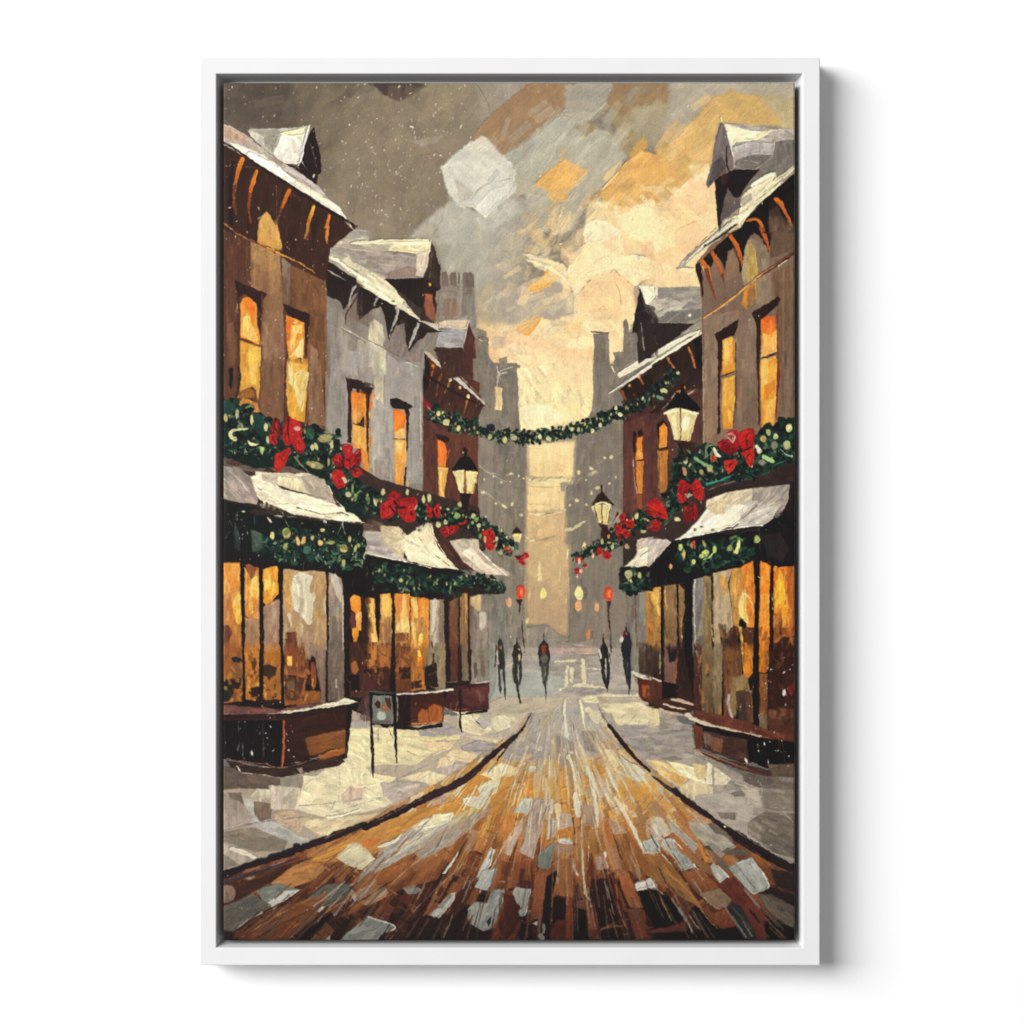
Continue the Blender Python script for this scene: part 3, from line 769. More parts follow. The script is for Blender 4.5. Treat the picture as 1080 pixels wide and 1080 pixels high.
S b0a699,8e8478,9a9085,c2b8a8,a89c92 n=60 l=60 w=10 A=25 o=.35 540,270 700,290 720,400 900,500 1060,520 1060,780 880,680 700,560
* painted_street | wet cobbled street of amber, rust and cream knife strokes running to the vanishing point
@
P b3a89b>2a1512 556,752 645,752 655,778 700,822 780,886 842,925 842,995 232,995 232,922 300,900 385,868 480,815 545,770 ga=90 r=1.5 a=90
P b08c5c>9b632f 530,790 660,790 760,880 700,900 420,900 330,895 ga=90 f=10 o=.9 e=0
P 8c5a2b>6a3418 250,930 420,880 700,880 800,930 800,950 250,955 ga=90 f=14 o=.8 e=0
S 750:b5ab9e,a79b92,c8bfb0,9c9088/800:c9ad80,b99a6c,a39284,d8c79c,c98f45/845:c08a48,b98a52,ad8f78,cf9a4c,d9c59a/880:a8692e,b0743a,a47c5c,94592a,c08040/915:8a4d22,95572a,7a3c1e,a0622f,6a2f1a/955:5f2818,4a2016,7a3c20,2e1814,8a4a24/992:1d0f10,2e1614,4e2217,120a0c n=1500 l=40 w=11 A=vp sp=7 o=.85 s=.12 e=.7 r=.8 558,752 643,752 655,778 700,822 780,886 842,925 842,995 232,995 232,922 300,900 385,868 480,815 545,770
@
S 800:8a7a68/860:6a4a30/992:140c0c n=200 l=9 w=1.9 A=vpx sp=14 o=.55 h=.1 e=0 570,780 630,780 655,800 700,840 800,920 830,990 240,990 300,930 480,850 545,790
S 800:e6dcc4/900:c9a888/992:8a5a3c n=110 l=8 w=1.6 A=vpx sp=14 o=.6 h=1.2 e=.3 570,780 630,780 655,800 700,840 800,920 830,990 240,990 300,930 480,850 545,790
@ Q31
P c98f3c>bf7f38 330,770 420,725 560,640 700,600 860,560 960,430 1080,330 1080,480 900,640 700,760 600,740 480,780 380,790 f=1.5 a=150 o=.85 e=.4
P b6824a>cc9448 600,730 720,690 560,700 480,730 f=1 a=155
B cd8f35>c07a30 330,775 480,710 485,725 400,780 320,790 f=1 e=.5 a=160
B b4713a>c8873f 175,860 270,790 350,785 385,810 330,860 250,885 200,880 f=1 e=.7 a=165
B c4a983>d5c6a0 480,710 520,720 560,770 580,780 520,820 420,775 f=1 e=.5 a=150
P d8cda8>cbbf9b 420,770 480,730 500,715 520,740 575,778 530,820 470,800 f=1 e=.7 a=150
P ddd6bb>cfc8b0 700,670 740,630 860,600 870,625 820,650 760,680 720,680 f=.8 e=.8 a=150
P e6dcb6 700,660 790,610 860,600 850,640 760,660 f=.8 e=.7 a=155
P d9cfae>c9c4b0 890,545 950,540 1000,490 1040,470 1020,530 980,590 950,590 900,570 f=.8 e=.7 a=140
P dedab8 950,510 1020,470 1030,500 960,535 f=.8
P b9a878>bca368 860,620 930,580 960,590 870,680 830,650 f=.8 e=.6 a=130
P c58b3e>b5783a 1000,540 1080,480 1080,560 1000,620 f=1 o=.8 a=130
P e6d8b0 960,460 1040,415 1075,440 1010,480 f=1
P b3aca0>a99a8c 590,740 700,660 760,680 900,610 760,720 640,790 470,880 560,790 f=1.2 e=.4 a=150
P c2b9a4 640,740 780,660 790,680 660,760 f=.8 o=.9 a=150
P a39487 720,750 900,620 1000,590 860,720 740,780 f=1.2 o=.8 a=130
L e0d8bc 580,730 640,710 670,680 9,12,5 h=1.2 e=.6
L cdc4aa 600,790 700,720 800,660 7,8,3 h=1
P c6702c 520,705 600,700 560,735 520,730 f=1 o=.9
P 8f3f1f>a35a2a 590,850 640,820 700,820 690,840 640,870 600,870 f=1.2 o=.9
P 70736a>8b8c82 120,890 200,865 290,890 190,960 150,930 f=.8 e=.8 a=160
P c9c6bd 230,895 290,890 190,962 165,938 f=.8 e=.7 a=140
P 6c655a>5a5349 0,960 60,930 110,905 180,950 130,990 70,1020 40,1048 0,1030 f=.8 e=.8 a=150
L b5aca0 50,1045 90,1000 190,960 3,6,3 h=1.2
P 5f655c>50574e 288,940 390,870 470,870 475,890 440,930 350,965 f=.8 e=.8 a=155
P c8c7bd 335,965 350,950 385,955 360,975 f=.7 e=.6
P 8f938c>c4c5bc 480,910 540,870 600,870 615,900 600,915 540,950 490,935 f=.8 e=.8 a=150
P d8d5c6 520,935 560,925 612,890 610,915 545,950 f=.8 e=.6
P 8a8880 670,885 710,870 740,890 720,905 690,905 f=.8 e=.5
P 73756d>9a9b94 455,1060 540,990 640,1020 648,1035 590,1060 560,1090 400,1090 f=.8 e=.8 a=160
L c9c8bf 540,990 640,1022 645,1036 610,1050 5,9,5 h=1.3
P d5d3ca>a6a59c 770,985 850,905 870,900 860,940 800,1005 f=.8 e=.6 a=135
P 8b8577 800,960 850,905 860,910 820,960 f=.8
P dcd9cd>b4b2a8 945,845 1000,730 1018,740 1000,800 960,850 f=.8 e=.6 a=120
P 9ea09a>b4b5af 940,880 965,820 1025,810 1020,840 985,895 f=.8 e=.8 a=120
P 8c8d86>a3a39c 915,960 940,935 985,940 1010,890 1050,890 1045,960 1010,1035 975,1045 910,1010 f=.8 e=.8 a=115
L e2e0d4 1045,920 1048,950 1035,990 1010,1035 3,5,4 h=1.2
P 3a2a22 985,1010 1005,985 995,1030 f=.6
P e0d9c6 820,830 850,790 880,745 850,800 830,832 f=.7 h=1.2
L d8cfc0 880,750 850,795 826,830 3,9,4 h=1.2
P 4a2214 850,950 900,870 960,850 930,900 900,960 860,1000 f=1 o=.9 a=120
P 3a1a14>241110 700,1010 760,985 820,1000 780,1090 660,1090 f=1.2 o=.95 a=130
P 2e1613 880,1040 900,960 930,1040 1000,1050 960,1090 860,1090 f=1 a=110
P 7a3420 1000,1060 1060,900 1090,880 1090,1090 1000,1090 f=1.2 o=.85 a=110
P a1542a 1000,880 1030,800 1040,830 1010,890 f=1
L 1e1210 0,860 200,820 330,770 14,20,6 o=.5
P 4a2418 0,880 120,850 260,800 200,850 60,930 0,960 f=1.5 a=160
B 8c6d60 0,880 30,870 50,900 40,930 0,950 f=1 e=.5
P 9a5a2a>7a3a1c 60,1060 200,960 400,900 340,1000 200,1090 40,1090 f=1.5 o=.85 a=150 e=.5
P a5622c>8a4822 480,850 700,780 860,760 800,850 640,900 560,950 420,1000 500,930 f=2 o=.6 a=145 e=.5
L 3a1c14 40,1050 150,975 300,900 2,4,2 h=.1
L 5a2a18 100,1085 250,1000 420,930 2,4,2 h=.1
L 4c2214 300,1085 440,980 640,850 3,4,2 h=.1
L d8b98c 60,1075 200,985 380,900 1.5 o=.7 h=1.2
L d0a87c 240,1080 360,990 520,890 1.5 o=.6 h=1.2
L c8bfae 580,920 700,800 840,700 2 o=.6
L c9b8a0 620,1080 720,960 900,790 2 o=.5
L d8c7a8 960,900 1020,780 1075,680 3 o=.6
P 2a1713 0,1040 45,1055 20,1090 0,1090 f=1
P b2aaa2 340,1085 400,1060 400,1090 o=.9
@ E3
P b0aaa0>a59c94 320,440 560,440 700,560 720,700 760,800 300,820 0,860 0,740 100,620 200,600 f=3 o=.75 a=100
P b5b2a8 400,600 430,500 480,640 440,650 f=1 e=.5 a=85
L d8d3c0 435,365 430,450 450,640 10,20,30 h=1.2
L e2dcc8 470,370 480,390 10
L e9dfb4 550,370 590,600 24,8 h=1.2
L d8d0b0 610,440 680,530 50,30 o=.8
P d5cba8 600,450 700,450 730,540 660,540 f=1 o=.9
P 8e8077 560,600 660,610 700,780 590,750 f=1.2 e=.3
P 8b7f75 370,640 500,690 540,860 400,880 360,760 f=2 o=.8 e=.3
P 9b9390 0,700 260,600 330,680 320,790 180,830 0,830 f=2 o=.8 a=20
L e0d8c4 520,600 545,715 8,16 h=1.2
L dcd4c0 400,600 480,680 6,3
L 5c4c42 500,545 505,600 4,3
P b29f84 250,560 330,440 345,470 300,600 f=1.5 o=.8
L d9d0b8 395,780 385,900 370,980 4,6,3
L d9d0b8 320,790 318,900 6,3
P cfa670 90,820 180,770 190,800 120,830 f=1.2
L e0cf9c 300,820 260,860 230,960 200,1080 16,20,10 h=1
P cf8a3a 125,1000 160,960 215,950 190,1080 115,1080 f=1 e=.4
P d8b070 200,930 260,900 240,1080 190,1080 f=1
P e3d3a6 -10,900 80,890 60,940 0,960 f=1 a=150
L dccfa8 0,920 60,890 130,850 10,5
P b9813c 640,850 720,860 760,920 700,940 660,900 f=1.5 o=.8
P e0cc9c 730,740 820,740 870,860 820,880 770,850 f=1 e=.5
B dfd6b4 860,760 1000,880 1040,930 1000,990 920,960 860,860 f=1 e=.5
D d9d6c2 1000,940,44,48
L d8d1b2 460,800 500,880 30,20 h=1.2
L cfc9a8 500,880 515,960 520,1080 14,24,14
L d0ceb8 600,870 640,960 650,1080 24,40,20 h=1.3
L dcd4b4 750,850 790,980 850,1085 20,24,14 h=1
L d5caa8 690,730 720,780 8
D d5cdb8 250,740,20,14,-40 345,680,12,24,10 490,770,12,10 190,890,30,24
P cb9a50>c0873c 840,980 940,960 1000,1080 860,1080 f=1.2 e=.3
P d19a48 1000,990 1080,990 1080,1080 1020,1080 f=1.2
L e2cf9a 820,900 930,960 20,10 o=.8
P b4a294 680,960 740,980 800,1085 700,1085 f=1
P c49d5a 280,960 380,1000 420,1085 260,1085 f=1.2 o=.8
L e0d7c0 270,1050 310,1030 320,1070 5 o=.8
@ F3
P a99488>b09a8a 150,160 210,40 290,40 300,100 230,330 190,480 90,430 130,300 f=.8 e=.7 a=105
P c8c4ae>b5b6aa 60,130 110,30 190,40 150,160 f=.7 e=.7
P b9a290 390,140 470,150 490,240 380,260 f=.8 e=.4
P a78d76>9c7c60 540,80 640,80 660,240 560,240 f=.8 e=.5 a=85
P ada7a0 290,330 300,200 370,190 350,310 f=.8 e=.6
L c6bfae 320,50 310,200 295,330 30,30,20 h=1.1
L d6cfb6 500,0 510,90 520,160 36,50,30 h=1.2
L d5cfb8 640,0 655,120 660,240 14,26,8 h=1.2
L d8ceae 720,0 800,110 20,10 h=1.2
L d9cfae 790,30 880,170 960,330 1010,430 24,30,24,30 h=1.2
L cfa85a 820,0 840,60 26 o=.8
P a8763c>8e5a28 590,260 680,260 720,440 640,450 590,330 f=1 e=.6 a=82
P b4622c 700,160 740,220 770,360 740,360 f=1.2
P a98a70 740,180 830,230 900,300 770,300 f=1 e=.4
P 9a6232>87491f 780,310 900,290 980,410 1045,480 1045,620 850,560 810,420 f=1.2 e=.5 a=65
P b9702c 240,300 280,300 280,360 240,380 f=1
P b07430 370,270 470,270 480,330 380,330 f=1
P cbc8ba 370,335 470,330 480,370 380,362 f=.7 e=.7
P a3765a>a28068 360,370 480,370 490,440 360,440 f=.9 e=.5
P 7d8074>6d7064 230,450 330,360 355,380 310,560 220,540 f=.9 e=.6 a=105
L c9c4b0 430,610 460,510 8 h=1.2
L d8d2c2 480,480 500,580 520,600 10,18,6 h=1.3
L c9b594 545,200 550,500 570,740 600,780 14,18,14,8 h=1.2
L c4a682 600,380 590,560 10,6
L d9d3bd 715,440 740,540 26,8 h=1.3
P a98878 640,460 710,460 740,550 660,560 f=1 o=.9
P 9b6236>8d5128 370,480 480,480 480,770 340,740 f=1 e=.5
P 94512c>8a4424 200,600 290,570 260,900 170,930 f=1 e=.5 a=100
P 241512>1a1010 290,610 370,560 330,760 300,1085 230,1085 f=1 a=100
P 2a1411>1c0e0e 340,760 440,780 430,920 330,960 f=.9 e=.5
P 3a1a14>1e0f0f 620,630 730,630 780,780 830,920 680,990 660,880 600,740 f=1 e=.5 a=80
P 87401f>6e2e1a 430,780 480,790 490,1085 420,1085 f=1 e=.5
P 6a2a1a>5a2418 320,1000 370,930 430,940 430,1085 320,1085 f=1 e=.5
P 180d0e 490,830 580,860 600,1085 490,1085 f=1
P 8c4524 590,880 630,870 660,1000 600,1000 f=1
P b3632f>8c4a25 810,560 880,580 1000,840 900,840 840,700 f=1.2 e=.5 a=65
P 7a3a22>6a2e1e 880,850 1000,850 1045,1000 1045,1085 960,1085 f=1.2 a=65
L a8562c 790,640 820,870 880,1000 14,12,8 h=1.1
P 251311 690,1000 830,985 880,1085 690,1085 f=1
L a06a4a 690,1000 770,965 850,980 5,7,4 h=1.2
P 4e2016 740,560 790,580 800,780 780,780 f=1 o=.8
P 501f18>3e1a16 0,720 60,760 100,860 60,1000 0,1085 f=1.5 o=.85
P a9a9a0>8c8e86 40,730 60,690 175,700 160,780 130,900 100,905 80,870 100,840 60,790 f=.7 e=.9 a=100
L e2e0d6 172,710 158,790 132,890 4,6,4 h=1.5
P d1cec4 930,690 1000,640 1045,620 1045,705 955,712 f=.7 e=.7
P 170e0f 970,715 1045,710 1045,840 1000,830 f=1
P b4b4ac 990,370 1045,330 1045,450 1000,440 f=.8 e=.7
L e0dccb 985,360 1000,440 6
P c9c4b4 180,960 230,930 220,970 f=.7
L aca69c 270,980 250,1080 30,44 o=.7 r=3 s=.4
P c9762e 0,150 60,150 80,220 60,330 0,360 f=2 o=.6
P c8b4a0 0,420 90,200 140,170 110,270 20,460 f=1 e=.4 o=.8 a=120
@ F4
P c9bda4>b8aa92 -10,160 60,180 120,290 60,340 0,340 f=1.5 a=60
P 9c9288>a1968a 100,180 270,330 330,380 290,440 200,330 120,280 f=1.2 a=50
P a69b8d>94897c 240,200 400,230 540,330 600,390 480,460 360,370 280,290 f=1.5 e=.3 a=30
P 5f5448 490,430 540,400 700,420 700,450 560,455 f=.9 e=.4
P 6a5c50 395,230 430,210 560,290 540,320 450,290 f=.9 a=30
L b9ad94 100,180 200,270 310,375 4 o=.8
L d8d0b6 0,230 40,330 20,8
P c9853a>b8702c 320,370 350,380 380,460 430,480 420,510 370,510 f=.9 e=.5
P 4a443c 360,385 400,385 430,420 400,420 f=.7
P 8a5a34 280,440 400,520 420,600 340,560 260,470 f=1 a=50
P 6c5a50 420,420 530,510 560,580 500,560 f=1
P adb0a8>979b93 40,380 60,335 130,330 180,420 290,520 300,540 200,572 150,480 f=.7 e=.9 a=60
P 878a82 185,500 230,455 290,520 210,520 f=.7 o=.9
L d7d6cb 140,340 210,410 10,4 h=1.4
L cfcec4 290,520 325,560 12,8 h=1.3
L c9c8bc 60,450 130,540 14,20 h=1.2
P 8c5a2c>a06832 0,460 60,460 160,560 300,760 380,900 300,820 0,600 f=1.2 a=50 e=.4
P 9a5a2c>7d3e1e 200,580 340,560 440,650 480,700 400,740 310,730 230,620 f=1 e=.7 a=55
P 937357>8d6d50 340,730 480,700 570,780 540,830 460,850 400,800 f=.9 e=.7 a=20
P a2a096>babab0 410,540 440,510 500,560 550,605 480,662 f=.7 e=.9 a=60
L deddd2 470,530 500,570 550,620 3,8,4 h=1.4
P 6c2c20>74301f 480,660 580,610 720,760 800,830 840,1085 800,1085 640,880 f=1 e=.6 a=50
P 9ea19a>b1b3ab 545,540 600,505 715,468 760,530 850,670 830,700 725,742 640,660 f=.6 e=1.1 a=60 s=.03
L e6e6de 720,475 770,540 848,665 835,700 730,740 3,6,9,6,3 h=1.6
L 7b7d75 545,545 600,510 5 o=.6
P 8a8c84 545,540 610,505 640,560 590,600 f=1.5 o=.6
P 2a1a18 730,745 850,690 1045,760 1045,880 900,840 800,720 f=1.2 a=30
P 2e201e 860,560 1045,590 1045,760 900,680 f=1.5 o=.9 a=25
P 5c4c42>6b5c4e 770,740 860,740 1045,880 1045,1020 950,960 820,840 f=1.2 e=.4 a=35 s=.3
P 15100f 810,960 860,930 1045,1030 1045,1085 840,1085 f=1
P 2c2e2e 540,830 560,790 640,830 800,1085 700,1085 600,960 f=1 e=.5 a=50
P 8c4426>7a3620 430,880 530,840 600,970 500,1000 430,960 f=.9 e=.5
P 1c1210 300,820 360,860 420,960 520,1000 600,970 700,1085 0,1085 0,1000 200,930 f=1 a=10
P 6c2e22 0,1010 100,980 230,920 240,1010 100,1020 0,1030 f=.9
P 150f0f 0,680 60,740 200,860 240,930 100,980 0,980 f=1.2 a=50
P 5f2a1a 80,740 160,800 300,1000 330,1000 200,780 100,650 f=1 a=55
L b8763a 60,560 200,660 310,790 370,900 460,990 10,12,8,6 h=1.3
L a06c4a 0,590 100,690 170,750 4 o=.8
L b5aea2 0,680 60,740 6
L 8f8478 230,860 300,960 340,1000 3
L cfc7b4 340,740 400,800 460,850 500,850 5,3 h=1.3
@ Q32
P b5b5ac>a4a69e 500,710 560,690 575,755 510,750 f=.7 e=.8 a=60
P d1cec4 475,870 535,845 555,880 485,893 f=.7 e=.8
P 9c7c5c 50,700 80,640 100,600 60,620
@
S 780:e0d9c0,cfc6b4/850:ddd0a8,c4bbb0,c98f45/900:a49c92,b98a5c,8d5a34/992:8a5a3c,6f4630,5f5048 n=190 l=40 w=2 A=vp sp=5 o=.75 h=1.1 e=.5 s=.1 590,755 640,755 660,790 700,830 800,910 830,990 240,990 300,920 480,840 550,780
S 800:a08a6c/992:1c0f10,2a1512 n=50 l=34 w=1.3 A=vp sp=5 o=.7 h=.1 e=0 590,785 640,785 660,800 700,840 800,920 830,990 240,990 300,930 480,850 550,800
@
S a89c92,c2a878,b8a080,9a8f88,cdb684,d8cbb0 n=90 l=90 w=4 A=vp sp=6 o=.5 s=.1 e=.3 556,768 645,768 676,806 690,830 520,830 505,808
S e3dac2,cfc8b8,d9c9a0 n=40 l=80 w=2.4 A=vp sp=5 o=.6 s=.1 e=.5 556,765 645,765 700,850 480,850
* painted_kerb_line | thick dark plum line of the left kerb curving towards the lower left corner
@ F1
L 2e1c1c>22151a 0,600 250,510 500,430 700,360 1045,225 54.1384,48.8992,54.1384,48.8992,40.1672 s=.3 h=1.2 e=.5 r=1
D 2a1c1c 540,385,30,20 
L 4a3038 0,650 200,590 420,520 560,470 26.196,26.196,8.732 s=.3
L 9a8c8a 0,640 150,600 320,545 470,495 2.6196 o=.7
L 8d7c74 750,330 820,300 900,270 3.4928 o=.6
P 9a8f84 160,625 230,600 240,615 190,640 f=.8 o=.8
@ F2
L 2e1a20>281619 0,250 200,160 400,60 600,-30 43.66,54.1384,48.8992,34.928 s=.3 h=1.2 e=.5 r=1
L 8a7468 60,215 250,115 420,40 2.6196,3.4928,1.7464 o=.7 h=1.5
@ E2
L 2e1a1c>3a2226 480,1110 640,1040 800,950 900,850 1000,760 1085,690 61.124,55.8848,48.8992,38.4208,36.6744 s=.3 h=1.2 e=.5 r=.8
L 22141a 1000,830 1080,730 6.9856,10.4784
L 5c463e 930,920 1000,840 3.4928
@ E3
L 2e1f1e -20,720 50,660 110,600 150,530 185,470 40.1672,34.928,17.464,8.732,5.2392 h=1.2 e=.4
* painted_kerb_line | thin dark line of the right kerb curving towards the lower right corner
@ E3
L 6a5c54 690,410 720,480 770,560 5.2392,7.8588 h=1
L 2a1c1b 770,560 850,660 950,790 1085,915 22.7032,31.4352,29.6888,22.7032 s=.2 h=1.2 e=.5
L 5c5048 860,780 920,840 985,860 4.366 h=1
@ E4
L 3a2a28 -10,950 80,1020 180,1090 12.2248,26.196,38.4208 h=1.1
@ F4
L 2e1d1b>261817 150,-20 280,90 420,180 600,310 38.4208,43.66,34.928,52.392 s=.35 h=1.2 e=.5 r=1
L 2a1a1b>261619 600,310 760,410 900,500 1050,560 73.3488,69.856,64.6168,55.8848 s=.35 h=1.2 e=.5 r=1
L 9c9186 520,220 640,300 760,380 880,440 6.9856,4.366,2.6196 o=.7
D d8d3c4 520,245,10,8
L 6c5a50 620,350 760,440 900,540 1040,600 4.366 o=.6
L 8d8276 380,110 470,180 5.2392 o=.6
* painted_house | small red-brown house furthest down the left side with a snow-edged eave
@
P 4a2a24 446,372 508,418 504,440 504,545 446,530 r=0
@ Q21
P 4c2a22>5a3328 742,-60 960,60 955,140 950,560 742,480 ga=0 a=90 s=.1
@ C2
P 3e231c>4c2c22 430,-60 560,-60 900,290 850,400 430,260 f=.8 a=110 s=.2
P 5a3a30>4e2f27 640,-40 820,-40 820,120 760,60 f=.8 a=90
P 55302a>5f3a2c 430,260 640,450 640,1060 430,1000 f=1 a=90 s=.1
P 61392b>5b3328 640,470 855,540 860,1080 640,1080 f=1 a=90 s=.12
P 1c1210 430,-60 480,-40 500,120 440,200 f=1
L b5622c 520,0 500,70 485,140 16,10,4 h=1.2
L 8d4a24 580,50 555,130 540,220 16,8,4
L b3763a 640,110 620,160 600,200 16,10,4 h=1.2
L c07a34 780,220 765,290 750,350 18,12,4 h=1.2
D f0d9a0 644,98,12,14 722,158,10,12 782,222,14,18
L 7a3f24 860,240 840,300 12,4
L 2a1814 430,40 600,150 750,230 900,295 26,16,10
B 8c1f24 425,220 460,250 520,330 510,345 450,290 425,270 f=.8
L 2e1a15 440,380 520,400 640,440 12,6
@ B2
L 1e1412 430,960 450,1080 40,40
D e0732a 515,1070,12,10
@ Q11
L cdbfa8>d9d2c4 750,1000 800,1045 870,1100 10,16,20 h=1.3 e=.5
@ C2
L c9c1b6 570,-20 640,40 760,140 900,270 22,30,24,14 h=1.3 e=.6 i=1
L 8f857a 660,0 760,110 900,240 6,4
* painted_window | lit orange window on the red-brown far left house with no visible sill
@ C2
B 2e1a14 535,500 640,540 620,580 545,550 f=.7
P ef6a22>ef8a3a 548,545 600,575 620,640 612,760 552,755 f=.7 ga=100 e=.6 r=.3
P e8b35a>dda050 552,760 630,770 618,860 600,960 618,1030 560,980 f=.7 e=.5
L f0d890 555,765 590,775 630,775 10,8,6
L f2dc90 570,800 572,900 590,1000 24,14,18 o=.8
L c9682a 640,620 625,700 6,4
* painted_chimney | squat dormer with mauve snow beyond the second left house
@ B2
P 3d2722>56352b 530,930 745,935 745,1090 640,1090 f=.8 a=90 s=.2
P 4f2c26>5a2f28 745,930 785,740 830,850 845,1010 820,1020 810,1090 740,1090 f=.8 a=80 s=.2 e=.5
P c9b6a3>d6c4a6 555,735 630,720 790,718 770,790 700,790 560,780 f=.8 e=.6
P a59fa2>b0a8a8 560,790 700,785 765,800 745,925 640,935 530,920 f=.9 a=20 e=.6 s=.15
L d8cfc4 790,720 770,800 742,930 6,8,8 h=1.3
L d8cfc0 742,935 755,965 10,4
@
P 3a2620>4a2d24 458,368 480,378 500,395 470,400 f=.8
* painted_house | grey plastered house in the middle of the left row with dark icicled eaves
@
P 867c73 342,262 400,312 462,350 446,372 446,532 400,520 342,470 r=0
@ B1
P 8e8177>7b7068 780,300 900,350 1085,440 1085,1090 780,1090 f=1 a=90 s=.08
@ B2
P 8d8279>928880 -10,500 450,760 450,1090 -10,1090 f=1 a=90 s=.08
@ Q21
P 8f8880>8a8178 385,-20 745,-20 742,500 560,430 385,300 f=1 a=90 s=.08 ga=0
@ C1
P 7d695c>8a7a6e 735,0 830,0 800,300 760,440 735,430 f=1.2 a=90
P 9a938c>969089 820,0 940,0 945,580 860,540 790,440 f=1.5 a=90 ga=0
@ C2
P cdc0a8>d8c8ac 70,-40 140,-40 140,400 70,240 f=1.6 o=.9
P a09992>9b958e 150,-40 430,-40 430,880 220,880 150,400 f=1.2 ga=0 s=.08
B 9e8f86 180,-20 290,-20 280,60 220,80 f=1.5 o=.6
P a8a09a>b3aaa0 30,200 200,330 200,860 60,860 f=1.4 a=90
L b9aca2 205,340 200,700 10 o=.6
L d3cbc0 422,190 424,700 8 o=.8
B 96887e 60,700 130,700 200,800 180,900 80,880 f=2 o=.7
L cfc8ba 345,600 330,700 10 o=.5
L 8a7f78 340,560 360,680 345,800 4 o=.7
@ B2
P d8d0b4>cdc2a4 30,740 70,720 130,760 150,860 120,960 60,980 20,900 f=1.5 a=80 o=.9 e=.4 s=.2
P cfc8ba>d2c8b4 0,860 60,900 150,930 160,1085 0,1085 f=1.5 a=90 o=.8
P ddd5b4 60,960 160,950 150,1080 70,1080 f=2 o=.9
P a69c96 170,980 400,1070 420,1090 170,1090 f=1.5
P 7d7069>8a7a74 170,640 320,760 430,800 440,1050 360,1040 180,950 f=1.5 a=95
L 7a6a62 30,880 130,930 250,1000 400,1070 8,8,6 h=1
L cfc8bc 300,1040 400,1075 5
@ B1
L 6a5a50 790,740 900,790 1080,890 7,8 h=1
L d8d0c0 900,780 1000,830 1080,880 5,9,8 h=1.3
P 7a6558 980,560 1085,580 1085,800 960,700 f=2 o=.7
P a9a49f>b4aea8 940,950 1060,960 1040,1090 940,1090 f=1.5 o=.8
L 6f6259 785,520 790,1085 8,7
P 241713>2e1e18 775,270 850,300 940,370 1085,450 1085,560 1040,500 990,540 950,600 915,650 890,580 830,560 790,540 778,400 f=.8 a=70 s=.2 e=.4
L a39a92 775,330 840,370 930,420 5,9,4
L b3ada8 1030,455 990,480 965,560 950,620 30,26,14,3 h=1.3 e=.6
L 3a2820 1050,480 1000,580 930,680 930,760 20,9,5,3
@ B2
P 241812>2c1f19 -10,430 100,540 250,620 420,720 580,810 470,820 440,860 400,880 370,920 330,960 310,880 280,810 240,750 200,830 180,880 150,700 120,620 60,640 0,740 -20,600 f=.8 a=100 s=.2
L a8a29a 110,540 80,570 65,620 18,16,3 h=1.3
L b5afa6 245,630 240,700 205,780 180,860 34,24,12,3 h=1.4 e=.6
L c0bab2 410,730 380,800 350,870 325,940 22,34,22,4 h=1.4 e=.6
P 7e716a 230,770 300,740 310,900 260,880 f=1 o=.9
P 2c1f1a 330,790 400,720 460,800 420,850 380,830 340,960 320,900 f=.8 o=.9
L b9b3aa 412,730 385,800 360,860 335,930 20,30,20,4 h=1.4 e=.6
@
S 9a928a,8c847b,a8a098,7f766e,b8aea0 n=110 l=40 w=6 A=90 sp=8 o=.3 345,320 380,345 445,400 445,500 400,500 345,460
* painted_roof | snow-covered roof edge sloping down over the grey middle left house
@ Q11
P a69d8e>b5ab9c 400,560 480,585 600,600 680,700 810,915 740,890 600,800 385,660 390,600 f=1 a=20 ga=20
P 9c9080 440,640 600,700 640,740 560,700 f=1.5 o=.6
@ B2
P d6cfb2>cfc5a6 -10,340 60,360 220,460 350,600 560,780 540,800 350,690 180,590 -10,450 f=1 e=.7 a=35 ga=60 s=.07
P c9b3a0 -10,350 100,420 210,460 120,440 0,400 f=1.5 o=.5
L e6dfc6 -10,435 100,510 220,590 14,20,16 h=1.4 e=.6
L b9afae 300,600 420,690 560,800 24,30,10 h=1.2
L 3a2c24 340,690 450,770 560,812 5,12,8
D 5a4a40 370,658,12,5,30 330,630,10,4 210,580,10,4
@ B1
B a9a498>b2a99a 790,170 860,30 950,20 1090,40 1090,400 980,330 870,260 780,250 f=1 a=20 e=.4 s=.1
L 8d8a92 820,180 940,215 1080,270 6,4,3
L c9c4b6 800,130 920,120 1080,100 10,14,6
P cdc4a6 900,260 960,230 1085,290 1085,390 960,320 f=1.2 e=.5
L e8e1ca 775,230 860,260 960,340 1085,420 14,26,26,30 h=1.4 e=.7
L 1e1512 800,20 900,15 1020,10 12,16,6 r=2
* painted_dormer | large snow-topped dormer on the roof of the middle left house
@ Q11
P 332622>463832 600,720 760,690 770,760 800,830 790,900 740,890 640,770 f=.8 a=90 s=.2
@ B2
P 221614>30211c 140,410 440,400 470,480 440,640 400,620 f=.8 a=90 s=.2
P 2a1c18 440,410 570,300 570,490 540,510 530,630 510,560 440,520 f=.8 s=.2
P 9c5038>7d5444 455,520 510,530 525,640 540,750 460,690 450,600 f=1.2
B c9803a 470,520 505,540 500,590 475,560 f=1 o=.5
D e0a030 490,455,10,14
P 3f302a>3a2a25 505,120 540,210 575,350 565,490 530,460 500,420 445,410 470,280 f=.8 a=75 s=.25 e=.5
L 6c5a4e 515,150 500,280 490,400 4
P a99d92>998d86 -160,120 40,200 200,215 490,200 480,290 440,400 300,410 180,410 60,360 -100,280 f=1 e=.4 a=10 s=.05
P c9bca9 390,220 490,200 470,300 440,395 390,380 f=1 e=.3
B 8e776c>937d72 140,390 200,350 330,315 400,330 390,385 280,405 180,408 f=1 o=.8
L bab0a6 205,215 215,340 4 
